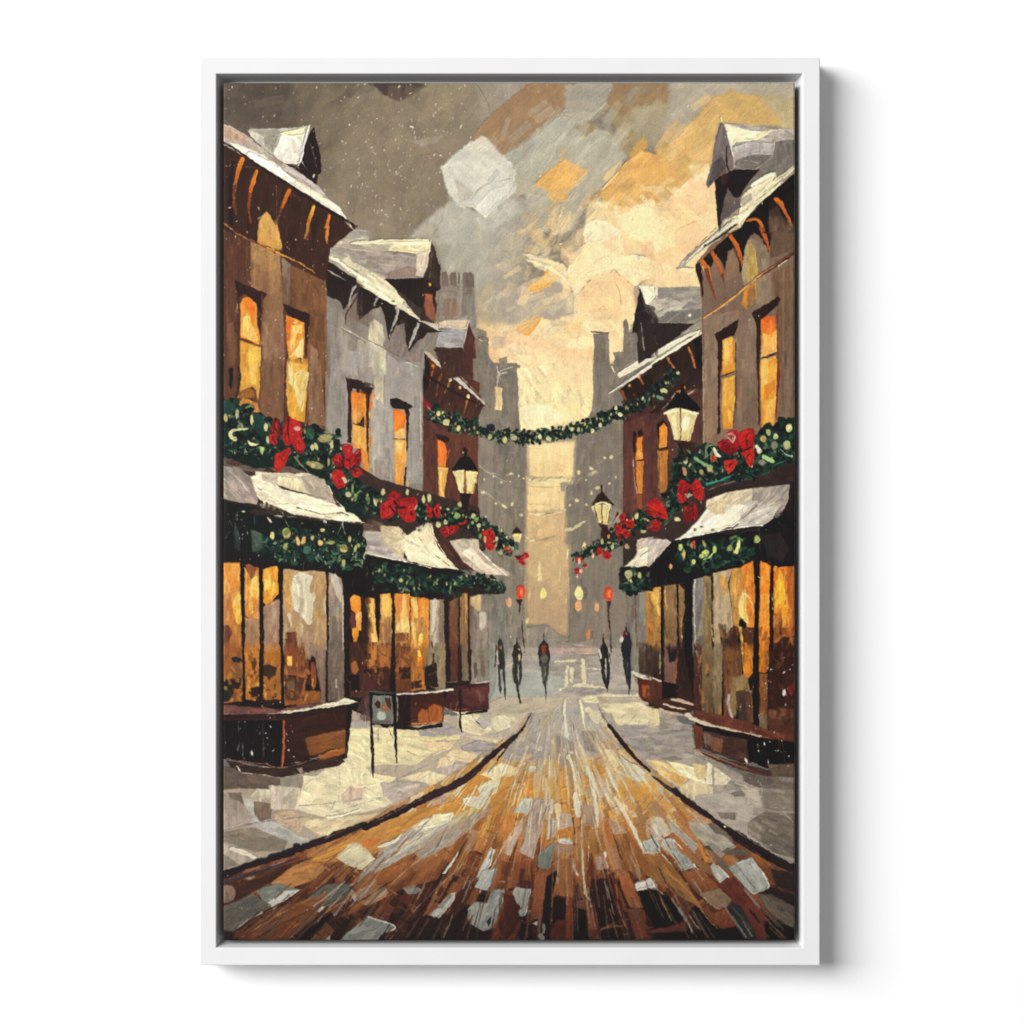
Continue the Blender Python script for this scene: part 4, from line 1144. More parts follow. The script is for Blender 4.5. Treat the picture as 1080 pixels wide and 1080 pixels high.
P d8cfa6>e0d6ae -200,110 0,120 200,125 440,115 500,125 495,200 440,215 330,210 200,195 60,200 -100,190 -200,150 f=.9 e=.8 a=5 s=.08
L 8c8068 130,195 220,205 330,215 4,4 h=.1
P c6b697 100,125 190,125 180,200 100,195 f=1 o=.8
L efe8ca 500,120 492,180 8,5
@ Q11
P b5aa97>a99e8e 430,580 560,590 640,600 600,640 500,625 400,610 f=1.2 a=10
L d9d0b0 480,598 600,592 760,590 10,16,14 h=1.2 e=.5
* painted_house | tall brown corner house at the left edge with glowing eave brackets
@
P 4a3027 232,142 300,192 374,236 352,245 343,262 343,480 300,462 232,462 r=0
@ A1
P 2b1915>3a231c -10,430 240,570 600,800 1010,1070 1000,1090 -10,1090 f=.8 a=100 s=.2
P 190f12 480,870 600,830 610,1060 500,1040 f=1
@ Q11
P 341f1a>3d251e 0,220 240,350 500,540 400,620 385,735 100,590 0,530 f=1 a=95 s=.15
P 4c3027>5b3a2d -5,530 100,595 100,740 60,1085 -5,1085 f=1.2 a=90 s=.07 ga=0
P 886848>8d7868 102,590 210,630 225,820 230,1085 150,1085 150,790 102,760 f=1.2 a=90 ga=90 s=.08
P a98c62>94765a 105,600 160,620 165,780 110,750 f=1.5 a=90 o=.8
P b09468>8c7356 165,620 215,640 215,800 170,790 f=1.5 a=90 o=.8 ga=90
P 877d78>6f6157 220,650 252,680 250,830 228,830 220,780 f=1.4 a=90
P 755438>664632 252,680 385,745 385,1085 320,1085 315,880 255,840 f=1.2 a=90 s=.06
@ B1
L 9a7448 330,540 340,700 360,900 40,30,20 o=.5 r=2
L b08a5c 360,240 370,470 14,8 o=.7
P 8a6e5c>85706a 300,640 440,680 470,780 470,1085 300,1085 f=1.5 a=90 o=.9
P 9c8474 660,900 720,960 730,1085 660,1085 f=1.2
P 5a3d2a 720,960 780,900 780,1085 740,1085 f=1.2 o=.6
P 4f3428 130,60 210,110 205,470 120,430 f=2 o=.6
P a5814f>c3a468 270,100 275,0 400,0 450,180 380,190 f=1 a=90 e=.4
P 8c6a40 380,60 430,120 450,200 390,180 f=1
L 5a3820 375,60 380,120 14,8
B c9ab6c>bf9a58 262,140 265,40 290,-60 330,-105 370,-60 400,20 440,110 450,190 360,160 f=1 a=85 e=.4 s=.1
@ C1
P 4a3128>5b4034 0,-10 130,-10 120,260 0,230 f=1.2 a=90
P 6f5546>73594a 290,-10 480,-10 470,460 280,380 f=1.2 a=90 s=.08
P 86705f>7f6a5a 650,-10 740,-10 780,450 650,440 f=1.2 a=90
@ B1
L b0783a 20,-5 100,60 260,140 400,205 12,10,12,16 h=1.3
L d09850 330,170 420,215 520,260 620,310 700,365 14,16,14,9,4 h=1.4
L e8dfcc 60,30 110,60 8,3
L 3a2018 20,10 200,110 400,215 4,5
L 3a2018 600,320 690,370 770,420 5,5
L 7a6050 775,430 780,700 780,1085 8,6
L c0b09c 115,570 110,660 125,780 16,14,6 h=1.2
@ A1
L 1a1112 60,1060 60,700 80,600 40,30,20 o=.7
L d98a2c>a85a1e 145,580 120,650 90,770 36,34,20 h=1.4 e=.7 r=.4
L 6a3a20 90,780 80,900 100,1000 30,20,10
L e0912c>b4641e 255,670 230,740 200,850 26,34,16 h=1.4 e=.7 r=.4
L 7a3c1a 205,850 190,940 210,1060 28,20,16
L d47a2a>a3591e 500,820 470,880 440,960 34,30,16 h=1.4 e=.7 r=.4
L 5e3d28 440,960 425,1010 415,1070 20,14,8
L efc850>b4641e 685,940 670,1000 645,1075 26,30,24 h=1.4 e=.7 r=.4
L c9762c 805,1010 795,1060 780,1100 26,22,14 h=1.4 e=.6
L 8a7f60 170,640 230,640 280,650 6,8,3 o=.6
L 6e5a50 405,800 410,1060 5
L 7a675c 530,850 590,880 600,1030 3,3 o=.7
@ B1
L b9803a 800,10 785,80 790,140 20,24,10 h=1.3
L a8793e 650,0 640,50 620,100 26,20,8
L 241612 690,0 690,160 40,14 o=.6
L 2a1814 520,40 500,120 60,30 o=.6
S 3a231d,5a3a2c,2a1814 n=40 l=60 w=14 A=95 o=.35 460,20 780,20 770,400 520,250
S 9c7a54,6a4c38,8a6c54,7a6860,5a3d2e n=110 l=120 w=12 A=90 o=.22 10,60 200,120 780,440 780,1085 10,1085
@
S 6c5140,83654c,4e3629,957050,5d4334 n=110 l=44 w=6 A=90 sp=6 o=.28 238,262 300,292 342,310 342,460 300,440 238,420
* painted_roof | long band of thick white snow on the eave of the left corner house
@ A1
P b5a89a>a39a96 -5,300 60,330 180,400 330,520 420,590 560,660 720,780 1020,1070 880,1000 600,820 -5,430 f=1 a=35 e=.4
P b99a84 0,300 110,370 160,400 190,470 60,430 0,400 f=1.2 s=.1
L e0d2c0 20,325 120,390 6
P e3dfd4>d8d2bf 50,455 150,480 300,550 420,630 520,720 700,820 880,940 1010,1072 960,1050 840,980 700,890 560,800 420,720 300,640 200,570 90,500 f=.8 e=.8 a=35 s=.05
L f0eee4 200,540 330,610 460,700 30,44,30 h=1.6 e=.5
L e3dcc0 560,760 680,830 780,900 20,30,20 h=1.5
L bfb8b4 480,650 640,740 760,840 26,30,16 o=.9
L 1a1010 -10,445 120,520 300,650 480,760 12,14,16,8
L 1c1210 500,780 700,910 860,1000 1000,1085 14,16,18,8
L 8c8478 700,790 800,850 900,960 3 o=.8
* painted_dormer | snow-covered dormer with a dark gable on the left corner house
@ A1
P 1e1214>2a191a 690,345 720,470 745,570 750,680 725,700 712,775 600,690 560,620 620,500 650,400 f=.7 a=75 s=.2 e=.5
L 6a5654 655,450 690,540 710,640 3,4,2
L a39690 600,600 640,670 4,3
L 2a1e1c 500,620 560,650 600,690 20,24,10
P b3aea0>c2bcb0 180,370 200,350 400,345 600,335 665,322 640,420 560,620 430,590 300,490 250,440 f=.9 e=.6 a=60
P 9a9486 195,355 400,348 440,380 420,400 320,410 f=1.2 o=.9
P 938e80>a39d8e 310,420 360,400 430,405 400,480 370,540 320,500 f=1 e=.5 a=70
P dedbd0>d6d1c6 430,400 610,390 600,500 590,600 560,615 470,610 400,570 380,530 420,450 f=1 e=.7 a=85 s=.05
B dcd6ac>e3debb 430,385 500,360 650,330 665,340 640,390 540,415 480,400 f=.9 e=.7
L eceae0 655,330 620,440 600,560 570,630 16,14,12,8 h=1.5 e=.4
L d5d0c6 190,360 260,360 400,350 4
L d0cbc0 260,370 290,420 310,470 6,4
L c2bcae 300,470 380,540 440,590 560,615 4,4
* painted_window | orange lit window with brown lintel nearest the left edge of the canvas
@ B1
P 2e1713>3d1f1a 90,420 330,525 305,575 290,720 285,830 262,770 255,590 160,520 130,545 110,600 f=.7 e=.6
P 4a2a20>5a3626 110,550 135,560 130,1085 105,1085 f=.8
P e58b30>efab4c 150,555 200,550 255,600 262,760 280,870 275,910 135,870 130,600 f=.8 e=.5 r=.3 ga=80
B e2711f 150,570 210,560 250,620 240,700 180,640 f=1.4 o=.8
P f5ce72>f2c468 150,700 200,680 230,780 270,880 200,870 145,840 f=1.2 e=.5 o=.95
B dc8226 200,640 235,650 240,800 215,740 f=1.2 o=.8
P d99b38>cf9438 130,880 290,930 285,1090 130,1090 f=1 e=.4 r=.3
P f0c45c 210,920 285,940 280,1080 230,1080 180,980 f=1.4 o=.9
L 5a3520 135,868 200,888 290,925 12,16,12
L d8a45a 195,905 290,938 6
L 5a3324 295,530 300,640 295,780 12,10,6
@ C1
P e0a546>d6993a 130,-10 280,-10 280,140 265,260 250,170 230,150 180,160 130,190 f=.9 e=.4
P f3cf72 190,-10 260,-10 250,140 215,120 f=1.4 o=.8
P 8a5526>a06a2a 130,190 190,155 240,180 240,230 150,230 110,240 f=1.2
P b5762e>c08a3c 150,230 260,270 280,340 200,340 110,300 f=1.2
L 3a2018 120,0 135,80 100,220 14,12,10
L 7a4020 285,0 290,120 270,270 12,10,6
@ Q21
L 1c1412 30,10 30,80 16,8
* painted_window | orange lit window with brown lintel, second from the left edge
@ B1
P 2e1713>3d1f1a 455,600 660,680 655,780 640,1000 625,980 620,750 560,720 490,680 470,640 f=.7 e=.6
P e88c30>f0b050 480,690 520,700 615,745 618,850 610,1000 500,1030 485,900 478,740 f=.8 e=.5 r=.3 ga=80
B e07422 480,700 540,720 560,800 520,880 485,900 f=1.2 o=.9
P f5d27c>f2c66a 520,760 600,760 600,830 560,900 510,960 f=1.2 o=.9
P f5d690 560,940 600,850 612,900 610,1020 540,990 500,1010 f=1 e=.5
B e08a2c 560,820 600,820 570,900 545,940 f=1
P f0c860 500,1040 620,1050 620,1090 490,1090 f=.8
L 4a2a1c 490,1020 540,1040 600,1050 8,20,14
L 6a3a22 470,740 475,1080 12,8
L 8a4a28 650,780 640,1080 10,6
@ C1
P e2b35c>d8962e 485,-10 645,-10 640,130 620,420 500,390 480,200 f=.9 e=.4 r=.3
P ecd28c>e5c47a 540,50 600,20 650,40 635,140 600,350 570,290 530,150 f=1 e=.7
B e0bd70 560,60 600,50 620,90 580,170 555,130 f=1 e=.5
P efd8a0 490,0 530,0 530,150 500,120 f=1.2 o=.9
L 4a2a20 475,0 470,200 465,420 14,12
L 7a4a30 640,150 650,280 630,430 14,10
* painted_window | orange lit window with black lintel on the grey left house, nearer the bow
@ C1
P 2a1814>3a221c 935,80 1085,130 1085,190 985,160 975,200 975,580 945,570 950,200 940,120 f=.7 e=.5
P e96a1c>ef8f34 975,185 1085,190 1085,330 980,330 f=.8 e=.4 ga=90
P f3b860>efc070 985,340 1085,340 1085,450 990,440 f=1.2 
P e9a04a>d98f3c 985,460 1085,470 1090,700 1060,640 990,610 f=.8 e=.4
L 3a2218 985,430 1085,460 10
P f2d08a 980,450 1050,465 1000,540 f=1 o=.8
@ C2
P 2a1814 -10,150 60,160 40,215 15,200 10,440 35,460 40,600 20,720 -10,600 f=.7 e=.4
L d98a3a 0,440 25,460 12,6
L 5a3020 15,480 25,720 22,20
L e08a30 -2,240 -2,700 18,14
@ Q21
L e08c38 485,110 488,210 14,16 o=.5
P ef7f2a>f0b860 480,92 534,100 535,170 510,210 482,200 f=.8 o=.7 ga=90
P efb45a 484,215 535,225 540,340 520,350 500,290 484,280 f=.8 o=.9
P e0903c 510,290 540,330 545,410 525,390 f=.8
L 2e1a14 545,100 540,180 545,280 538,310 12,8,10,6
L b48a5a 548,230 545,320 550,410 7,6
* painted_window | narrow orange lit window with curved black lintel on the grey left house, nearer the lamp
@ C2
B 241612>33201a 185,245 230,235 310,265 365,300 335,320 330,420 310,380 305,325 200,310 f=.7 e=.6
P f0701f>ef8e38 215,320 290,335 305,380 305,460 260,500 220,500 f=.7 e=.5 r=.3 ga=90
P f2c872>f0b862 225,500 260,470 300,470 310,540 230,545 f=1
P f0b355>df934a 225,555 310,555 310,700 295,800 290,910 225,900 f=.8 e=.5 ga=90 r=.3
P f6d890 240,570 285,575 270,660 240,640 f=1 o=.8
L 6a4028 215,545 270,548 325,548 7,6
L 2a1814 322,320 322,440 318,560 320,640 24,18,14,8
L 2e1c16 310,770 300,900 20,12
L c9a878 325,860 315,930 22,16
* painted_house | dark red-brown house furthest down the right side behind the big lamp
@
P 4e2b26 657,410 690,385 745,340 745,480 740,500 690,560 657,570 r=0
@ C4
P 4e2f29>5b3a31 -10,-40 370,-40 375,620 250,600 180,1000 -10,1000 f=1 a=95 s=.1
P 3a2520>2c1b18 0,-40 370,-40 370,160 200,180 0,400 f=1.5 o=.8 a=110
@ C3
P 5c332e>643a33 880,430 1085,320 1085,1085 880,1085 f=1 a=90 s=.1
P 22140f>2a1813 850,180 920,110 1080,30 1085,200 960,260 910,290 890,240 f=.8 s=.2
L 8c4a2a 870,190 900,250 26,10 h=1.2
L 9a552e 1000,80 1030,130 26,16 h=1.2
D e0b070 930,140,12,16 1000,75,14,12
L a85a30 960,210 980,240 10,5
L a85f34 930,580 960,700 970,1000 4,8,5 o=.4
L cfc4b8 955,700 965,860 985,960 3,7,3 o=.8
@ B4
P 2c1c18>30201b 0,1060 370,830 370,1090 0,1090 f=.8 s=.2
L b06a34 100,1010 150,1085 14,16 h=1.3
L b9703a 260,930 290,1000 310,1080 16,16,10 h=1.3
P 171011 300,870 370,830 370,1085 330,1085 f=1
* painted_roof | snow strip on the eave of the far right house
@ B4
P a49a8c>8a8278 -200,1050 0,940 120,830 240,740 375,690 375,800 300,830 -10,1060 -150,1090 -250,1090 f=1 a=150 e=.4
P d6cfb0>cdc4a8 -10,1050 60,990 180,900 370,800 370,820 200,930 60,1020 f=.9 e=.6 a=150
L e3dcc0 -60,1085 60,1000 180,930 300,850 8,18,26,10 h=1.4
@ C3
L cfc6ba 770,200 860,140 980,60 1085,-10 7,22,26,24 h=1.3 e=.6
@ Q12
L d9d2bc 420,1090 560,1010 640,960 720,925 22,26,14,8 h=1.3
* painted_dormer | snowy dormer with a dark steep gable on the far right house
@ B4
P 1f1615>2a1e1c -30,745 160,745 240,745 100,840 -40,980 -50,800 f=.8 a=90
P 8f8980>a39c92 -60,470 0,475 350,470 370,560 370,700 240,745 0,745 -50,740 f=1 a=5 e=.4
P b1aa9c>c2b9a6 0,590 100,550 240,600 200,650 80,690 0,700 f=1.2 e=.4 a=170
P 77716b 100,660 370,640 370,700 240,745 0,745 40,710 f=1.2 o=.9
L a39c94 100,740 220,640 370,600 4,14,4 o=.6
D ddd8c8 270,685,14,12,60
@ B3
P 2a2020>1f1616 1010,480 1035,560 1060,600 1085,700 1085,1000 1000,1020 985,900 1000,820 945,820 970,700 990,560 f=.7 a=85 s=.2 e=.5
P 4a3f3c 1030,560 1085,640 1085,720 1050,660 f=1
P e3dcc0>cfc8b4 990,455 1085,460 1085,640 1050,600 1020,500 f=.8 e=.5
@ Q12
P 2b1f1e>362927 490,860 540,900 700,900 620,960 560,1000 490,1050 485,940 f=.9 a=90 s=.2
P e8e0c2 500,760 545,762 550,800 520,830 f=1 e=.4
L 8d8378 500,900 510,1000 4
* painted_window | thin orange window furthest left on the far right house
@ C3
B 1e100e 990,490 1020,470 1040,510 1000,540 f=.8
L 1e100e 965,500 965,650 24,12
P e07a24>e8a03c 985,540 1025,530 1030,700 975,710 f=.7 e=.5 ga=90
B efa850 980,660 1000,630 1025,660 1025,700 f=.8
P c9782c>d88f34 980,715 1035,705 1025,960 990,960 980,860 f=.8 e=.4
L 4a2418 975,715 1040,705 8,6
P 8a4a24 975,960 1020,970 1025,1085 985,1040 f=.8
* painted_window | thin orange window beside the big lamp on the far right house
@ C4
P 1d100e 20,440 70,400 100,440 110,900 125,960 105,980 100,620 100,470 40,480 30,560 f=.8
P e07d28>e8a040 40,460 75,425 98,460 100,600 38,620 f=.7 e=.5 r=.3
P d08433>8a5a34 38,640 104,630 100,800 100,980 40,980 f=.8 ga=90 e=.3
L 3a1e14 38,635 105,605 7
L efc060 90,460 92,580 8,5
L c98a58 30,640 35,920 9,4 o=.8
* painted_house | grey-brown corner house at the right edge with arched niche and orange eave brackets
@
P 75665d 736,280 780,240 842,180 842,470 780,490 742,505 740,320 r=0
@ B4
P 7a6a62>6c5d56 310,300 600,-20 870,0 1075,190 1075,1090 375,1090 370,560 f=1 a=90 s=.07
P 85776f>8a7d75 380,700 640,640 660,1085 380,1085 f=1.5 a=90
P 7f746e 640,660 780,600 790,1085 640,1085 f=1.2
P 6e5a4c>604f44 870,380 1075,260 1075,1090 940,1090 940,600 870,560 f=1.2 a=90 s=.1
L 8f7c66 980,320 980,1080 12 o=.6
L 8f7c66 1040,300 1035,1080 12 o=.4
P 5f4e44 880,0 1060,0 1060,190 880,260 f=1.5 a=80 s=.1
P 151010>1d1413 310,310 600,50 660,0 880,0 900,60 870,190 860,260 830,180 830,110 770,60 730,80 690,160 680,310 650,380 640,280 600,180 560,200 540,340 500,260 470,220 450,260 430,320 400,300 350,280 340,420 360,480 330,400 f=.8 a=100 s=.2
L 2a1816 340,320 355,420 370,540 36,26,10
B 8f7a66 600,160 640,220 650,330 600,400 540,440 540,330 560,230 f=1.5 o=.5
B 857d74>8c8276 700,130 740,100 780,110 860,160 880,380 890,540 870,600 780,640 770,560 690,480 670,430 680,250 f=1.2 a=90 s=.1
B a89c6c>b8a468 685,200 700,150 735,125 770,190 780,330 790,400 700,450 690,330 f=.8 e=.5 a=90
L a3a090 700,180 680,300 680,430 20,26,20
P b9853c>bf8a3e 680,490 775,430 775,540 740,610 700,645 660,600 f=1 a=90 e=.4 
L d98a30 700,520 720,590 40,24 o=.6
L b4632a>d08436 360,270 400,320 430,420 30,34,18 h=1.4 e=.5
L 7a4228 395,340 430,450 465,570 34,22,8
L efb860 365,310 375,345 14,8 h=1.5
L c06c2c>a3562a 440,210 480,290 530,400 34,26,22 h=1.4 e=.5
L 6d4434 520,380 540,480 20,6
L c9702c>a45428 580,85 640,180 670,310 26,34,16 h=1.4 e=.5
L c9702c>9a4f28 790,-40 840,80 870,180 26,36,14 h=1.4 e=.5
@ A4
P 120d0f>1a1314 600,1085 850,870 1065,690 1065,1085 f=.8 a=140 s=.2
L c46e2c>a85a28 920,880 960,910 990,970 1040,1080 24,40,26,20 h=1.4 e=.6
L bf6a2a 700,1050 760,1030 800,1050 820,1090 14,20,24,20 h=1.4 e=.6
P 4a3a34>5a4a42 870,980 940,930 1010,1085 860,1085 f=1.5 o=.8 s=.2
P 3a2c2a 880,900 960,960 930,1085 860,1085 f=2 o=.5
@ B4
P 6a5a52>5a4a42 870,0 1060,0 1060,180 890,250 f=2 o=.6 a=100 s=.12
L 6a3f28>e2b468 375,705 560,590 700,470 800,380 900,320 1060,210 8,11,12,14,14,22 h=1.3
L e6bd70 440,660 560,580 700,465 820,370 5,8,8,7 h=1.5
L 3a2018 780,410 900,335 1060,215 9,14,12
L cfc8bc 940,310 1010,265 10,6 h=1.4
@ C4
P 8c8078>7a6a60 385,-10 480,-10 490,480 380,560 f=1.2 a=90
L b9b0a4 372,0 376,300 378,600 12,9,7 o=.8
L 9a765a 470,0 475,440 12 o=.7
P 877a72>74675e 625,-10 800,-10 790,480 620,480 f=1.2 a=90
P 6f5f55>6a5a52 955,-10 1065,-10 1065,380 950,440 f=1.2 a=90
S 6a5c54,8c7f76,7a6c64,5e4e46,94877c n=90 l=120 w=12 A=90 o=.25 380,-800 640,-900 1060,-900 1060,380 960,440 800,480 620,480 380,560
@
S 83786f,6c6058,93877c,5c5048,8c7c6c n=110 l=44 w=6 A=90 sp=6 o=.28 742,340 842,270 842,440 800,450 742,480
* painted_roof | thick cream snow band climbing along the eave of the right corner house
@ A4
P 8a8178>6f665e 600,600 800,640 920,420 1065,440 1065,650 930,720 700,830 660,900 640,800 f=1 a=150
P ddd3b0>d6ccae 500,1060 640,1000 660,860 740,800 860,690 920,680 930,740 980,750 900,830 760,950 620,1080 480,1090 f=.9 e=.6 a=140 s=.08
L e9e3ca 740,780 860,700 920,690 20,30,16 h=1.5 e=.5
L c9bfa4 920,740 990,700 1060,640 34,40,30 h=1.2 e=.5
P b0a594 650,880 740,840 745,890 670,950 f=1.2
L 8a7c68 700,960 820,860 980,730 3,4 h=.2
L a39a88 1040,630 1065,640 20
@ B4
P 9a9184>b5ab9a 175,325 260,220 380,130 500,20 540,-20 650,-20 500,110 380,180 300,250 230,320 f=.8 e=.6 a=140 s=.12
L cfc6b2 240,280 330,190 460,80 600,-30 6,18,24,30 h=1.4
L 3a302a 280,200 380,110 470,20 3,4
L 2a201e 380,160 500,90 620,0 8,10
L 8f877c 180,328 230,320 300,325 14,8,4
* painted_dormer | pointed snowy dormer rising above the right corner house
@ A4
P 1c1416>241a1b 460,720 600,660 800,660 740,730 690,800 650,870 560,880 490,1070 470,900 f=.8 a=90 s=.2
P 665a58>5c504e 500,1060 530,880 560,800 600,860 650,880 660,940 560,1020 f=1 a=80
P 6a5f5e>7b706c 505,300 530,320 600,560 600,650 560,680 500,700 440,770 410,800 395,770 430,640 470,420 f=.7 a=100 s=.15 e=.6
P 4d4444 420,720 450,600 520,560 550,640 500,700 410,795 f=1.2 o=.8 a=100
P 5a2f28 500,700 540,650 560,720 540,780 510,760 f=1.5 o=.5
L 2a2020 550,480 545,600 570,680 6,10,12
L 8d8380 480,500 510,400 515,330 20,16,5 o=.6
P b3aaa0>99908a 530,310 700,320 900,345 1050,350 1065,420 920,450 900,560 780,660 600,640 595,560 f=1 a=10 e=.4
P ebe2c0>e6dcb8 530,310 660,345 780,370 900,360 820,420 740,440 620,450 590,480 570,430 f=.9 e=.6 a=10
L d8c9a4 780,400 860,370 960,355 20,14,6
P b1aaa8>a8a19e 600,490 700,450 920,455 910,545 760,540 660,580 620,560 f=1.2 e=.5
P 6f6763>7e756e 640,580 740,545 900,550 830,620 760,660 640,650 600,620 f=1.2 e=.4
P 79716a 920,450 1065,440 1065,600 1000,680 930,720 900,600 f=1.5
L e3d8b8 505,265 510,300 16,10 h=1.5
L e0d6ba 535,320 570,440 600,560 8,9,7 h=1.4
L cfc6b8 660,590 720,595 800,610 4,3
* painted_window | orange lit window under a dark lintel left of the right corner house's front
@ B4
P 271310>3a1f18 455,830 640,715 635,770 610,840 570,850 520,880 515,1085 490,1085 480,900 f=.7 e=.6
P f0b452>e9a03c 520,880 585,845 612,870 605,1085 515,1085 f=.7 e=.5 r=.3
P f5cf7c 530,900 570,880 570,1085 530,1085 f=1.2 o=.7
L c06a28 600,870 600,1085 6
L 5a3020 618,900 620,1080 10
@ C4
P e8a03c>e09a34 510,-10 615,-10 610,40 520,60 f=.7
L 4a2818 505,75 560,50 615,30 10,14,10
P f0b85a>d8912e 515,90 615,60 610,250 590,470 520,470 515,250 f=.8 e=.4 r=.3 ga=90
P e8aa4c 560,120 600,110 590,300 560,300 f=1.2 o=.7
L 2a1613 492,0 492,200 490,500 22,14,18
L 6a3a20 622,30 622,250 605,450 9,8,6
* painted_window | large orange lit window nearest the right edge of the canvas
@ B4
P 271310>3a1f18 740,670 940,545 960,570 940,610 860,680 810,720 800,1085 780,1085 775,760 f=.7 e=.6 s=.2
P ea5f1c>f08a34 810,720 860,690 915,690 925,800 880,860 810,830 f=.8 e=.4 ga=90
P f0a850>f3c070 815,820 870,830 930,800 930,960 810,1010 f=.9 e=.4
L ef8a38 880,730 890,850 24,20 o=.8
L 3a1c12 815,1015 870,1005 940,965 12,14,6
P f2c878>ef8f38 810,1030 925,990 925,1085 810,1085 f=.8
P ef8030 870,1040 925,1010 925,1090 860,1090 f=1 o=.8
L 7a3a1c 935,650 940,850 940,1085 14,12,16
@ C4
P f0b04c>e09a38 805,-10 935,-10 925,200 915,440 815,470 810,200 f=.8 e=.4 r=.3 ga=90
P f5cf74 815,-10 870,-10 860,120 820,160 f=1.2 o=.8
B d98026 840,140 900,110 930,90 910,180 850,260 830,240 f=1.4 o=.7
P f0b659 850,260 920,220 910,420 840,440 f=1.2 o=.7
L 4a2216 790,0 795,200 800,460 22,14,10
L 7a2c18 945,0 945,120 930,250 925,400 16,20,14,8
* painted_garland | thick lit pine garland with big round bulbs along the right shop fascia
@
P 3a2a26 657,560 700,540 735,520 760,505 842,480 842,560 740,570 700,620 657,620 r=0
* painted_garland | thick lit pine garland with bulbs and candy canes along the left shop fascia
P 3a2a24 232,450 343,470 400,505 505,535 512,580 470,600 232,600 r=0
* painted_shop_front | small glazed shop front furthest down the left row with a dark red sill
@
P 2c1d19 462,600 534,618 516,690 512,745 462,745 r=0
P 2c1d19 468,620 534,620 516,680 514,750 470,745 f=.8
@ D2
P 241410>3a1f18 600,690 730,640 730,1090 600,1090 f=.8 a=90 s=.15
P 7a5a3c>5c3022 640,700 712,670 712,1090 636,1090 f=.9 a=90 s=.15
P a87c48>6e5846 722,640 782,640 782,1090 722,1090 f=.8 a=90 s=.15
L d9a45a 765,650 765,760 765,860 14,10,5
P 86776a>8f8478 790,660 940,640 950,1090 790,1090 f=1 a=90 s=.1
P 5a3a28>8a7a68 790,660 820,660 820,1090 790,1090 f=1.4 o=.6
B d8c08c>c9ae7c 800,670 880,640 880,760 860,780 800,720 f=1 e=.5
B cfc4b0 870,780 920,780 925,880 880,930 865,860 f=1.2 o=.9
P 7d776c>86807a 930,650 1060,640 1070,1090 930,1090 f=1.5 a=90 s=.1
L 6c6054 925,860 940,980 935,1080 4,5
L 2a1512 715,690 712,1090 10
L 2a1512 785,640 790,1090 12,14
L 2e1a16 610,700 612,1085 26
@ E2
P 1e1214>2c1a1c 600,0 650,0 650,250 610,250 f=.8 a=90
P 5e3028>5a342a 650,0 705,0 705,230 650,240 f=.8 a=90
P 2a1a18 705,0 735,0 735,220 705,230 f=.8
P 6c5a48>7a6a58 735,0 780,0 790,220 735,225 f=.8 a=90
P 857868>8d8678 805,0 930,0 940,230 800,235 f=.8 a=90 s=.1
B 5f4c44 820,90 850,80 858,180 830,210 f=1 o=.9
B 6a5a50 880,60 910,70 922,160 900,200 880,180 f=1 o=.9
B 726258 850,30 900,20 920,80 870,60 f=1.5 o=.7
P 84857c>90918a 935,0 985,0 1000,240 945,430 940,230 f=1.5 a=90 s=.1
L 2e1613 792,0 800,220 26,20
P 4e2823>3a1e1c 595,350 680,260 940,225 942,440 750,460 640,450 600,420 f=.8 a=0 s=.2 e=.4
P 6c3a34>5a2c2a 740,290 935,250 935,400 800,430 740,400 f=1.2 a=10 o=.7
P 7a5a50 830,300 860,290 910,360 880,400 f=1.2 o=.5
L c9bfb4 620,235 700,232 4,8 o=.4
L cfc6ba>b9a79a 800,240 900,235 960,215 6,16,6 h=1.2
L 2a1614 660,258 800,255 900,245 12,14,6
L a04a44 640,440 740,442 840,430 4,6,4
L 301a18 780,260 800,300 12,6
* painted_shop_front | glazed bay of the middle left shop above a polished brown stall riser
@
P 1e1311 358,600 472,612 472,730 462,760 405,768 385,755 360,745 f=.8
@ D2
P e0953a>8a5a38 -20,660 70,680 95,1010 90,1090 -20,1090 f=.8 a=95 s=.12 e=.3
B efb75c>f3cf80 0,680 40,670 75,690 95,900 95,1010 50,1010 20,800 f=.8 e=.4
P e9a84a>a07850 118,650 190,640 205,700 200,1010 105,1020 115,900 f=.8 a=85 s=.12 e=.4
B f2c266 125,650 180,650 200,720 200,820 130,810 f=1 o=.9
P 9a704e>7c5236 110,830 200,820 205,1090 100,1090 f=1.5 o=.7 a=90
P e59740>d8a45a 225,640 338,640 340,940 228,940 f=.8 a=90 s=.1 e=.4
B f3d48c 240,860 330,800 335,935 235,930 f=1.2
L f3c878 290,660 300,800 26,40 o=.7
P d8823c 235,670 290,640 270,800 240,820 f=1.5 o=.8
P e08a3a>c9863e 345,660 480,680 485,1090 345,1090 f=.8 a=90 s=.12 e=.3
L f5cf80 370,690 385,820 40,30 o=.8
P ef9433 430,680 482,690 482,900 440,860 f=1.2
P b98a50 370,830 450,820 460,980 380,1000 f=1.5
L f2d868 420,960 410,1085 36,26 h=1.2
L f0d488 365,870 370,980 30,20 o=.8
P d8a058>7d5232 228,945 340,940 345,1090 228,1090 f=.8 a=0
P 6a3c28>7a4a30 235,950 330,945 330,1000 235,1010 f=.8 o=.8
P 2e1c16 250,1045 350,1045 350,1090 250,1090 f=.8
P 5c2f20 50,1015 145,1015 145,1085 50,1085 f=.8
P c9bda6>a3927c 490,690 600,690 605,1090 490,1090 f=1 a=90 s=.12 e=.3
L e0d6c0 530,700 520,850 510,950 36,30,12 o=.8
P 857260>7e6c5a 560,690 605,690 605,1090 560,1090 f=1.5 o=.9
L 4a2a1e 500,1000 530,1085 6,9
S f6cc70,e08a2c,f7dc90,c9702a,efb04c,b07a50 n=60 l=100 w=15 A=90 sp=14 o=.45 s=.15 5,670 480,670 485,1080 5,1080
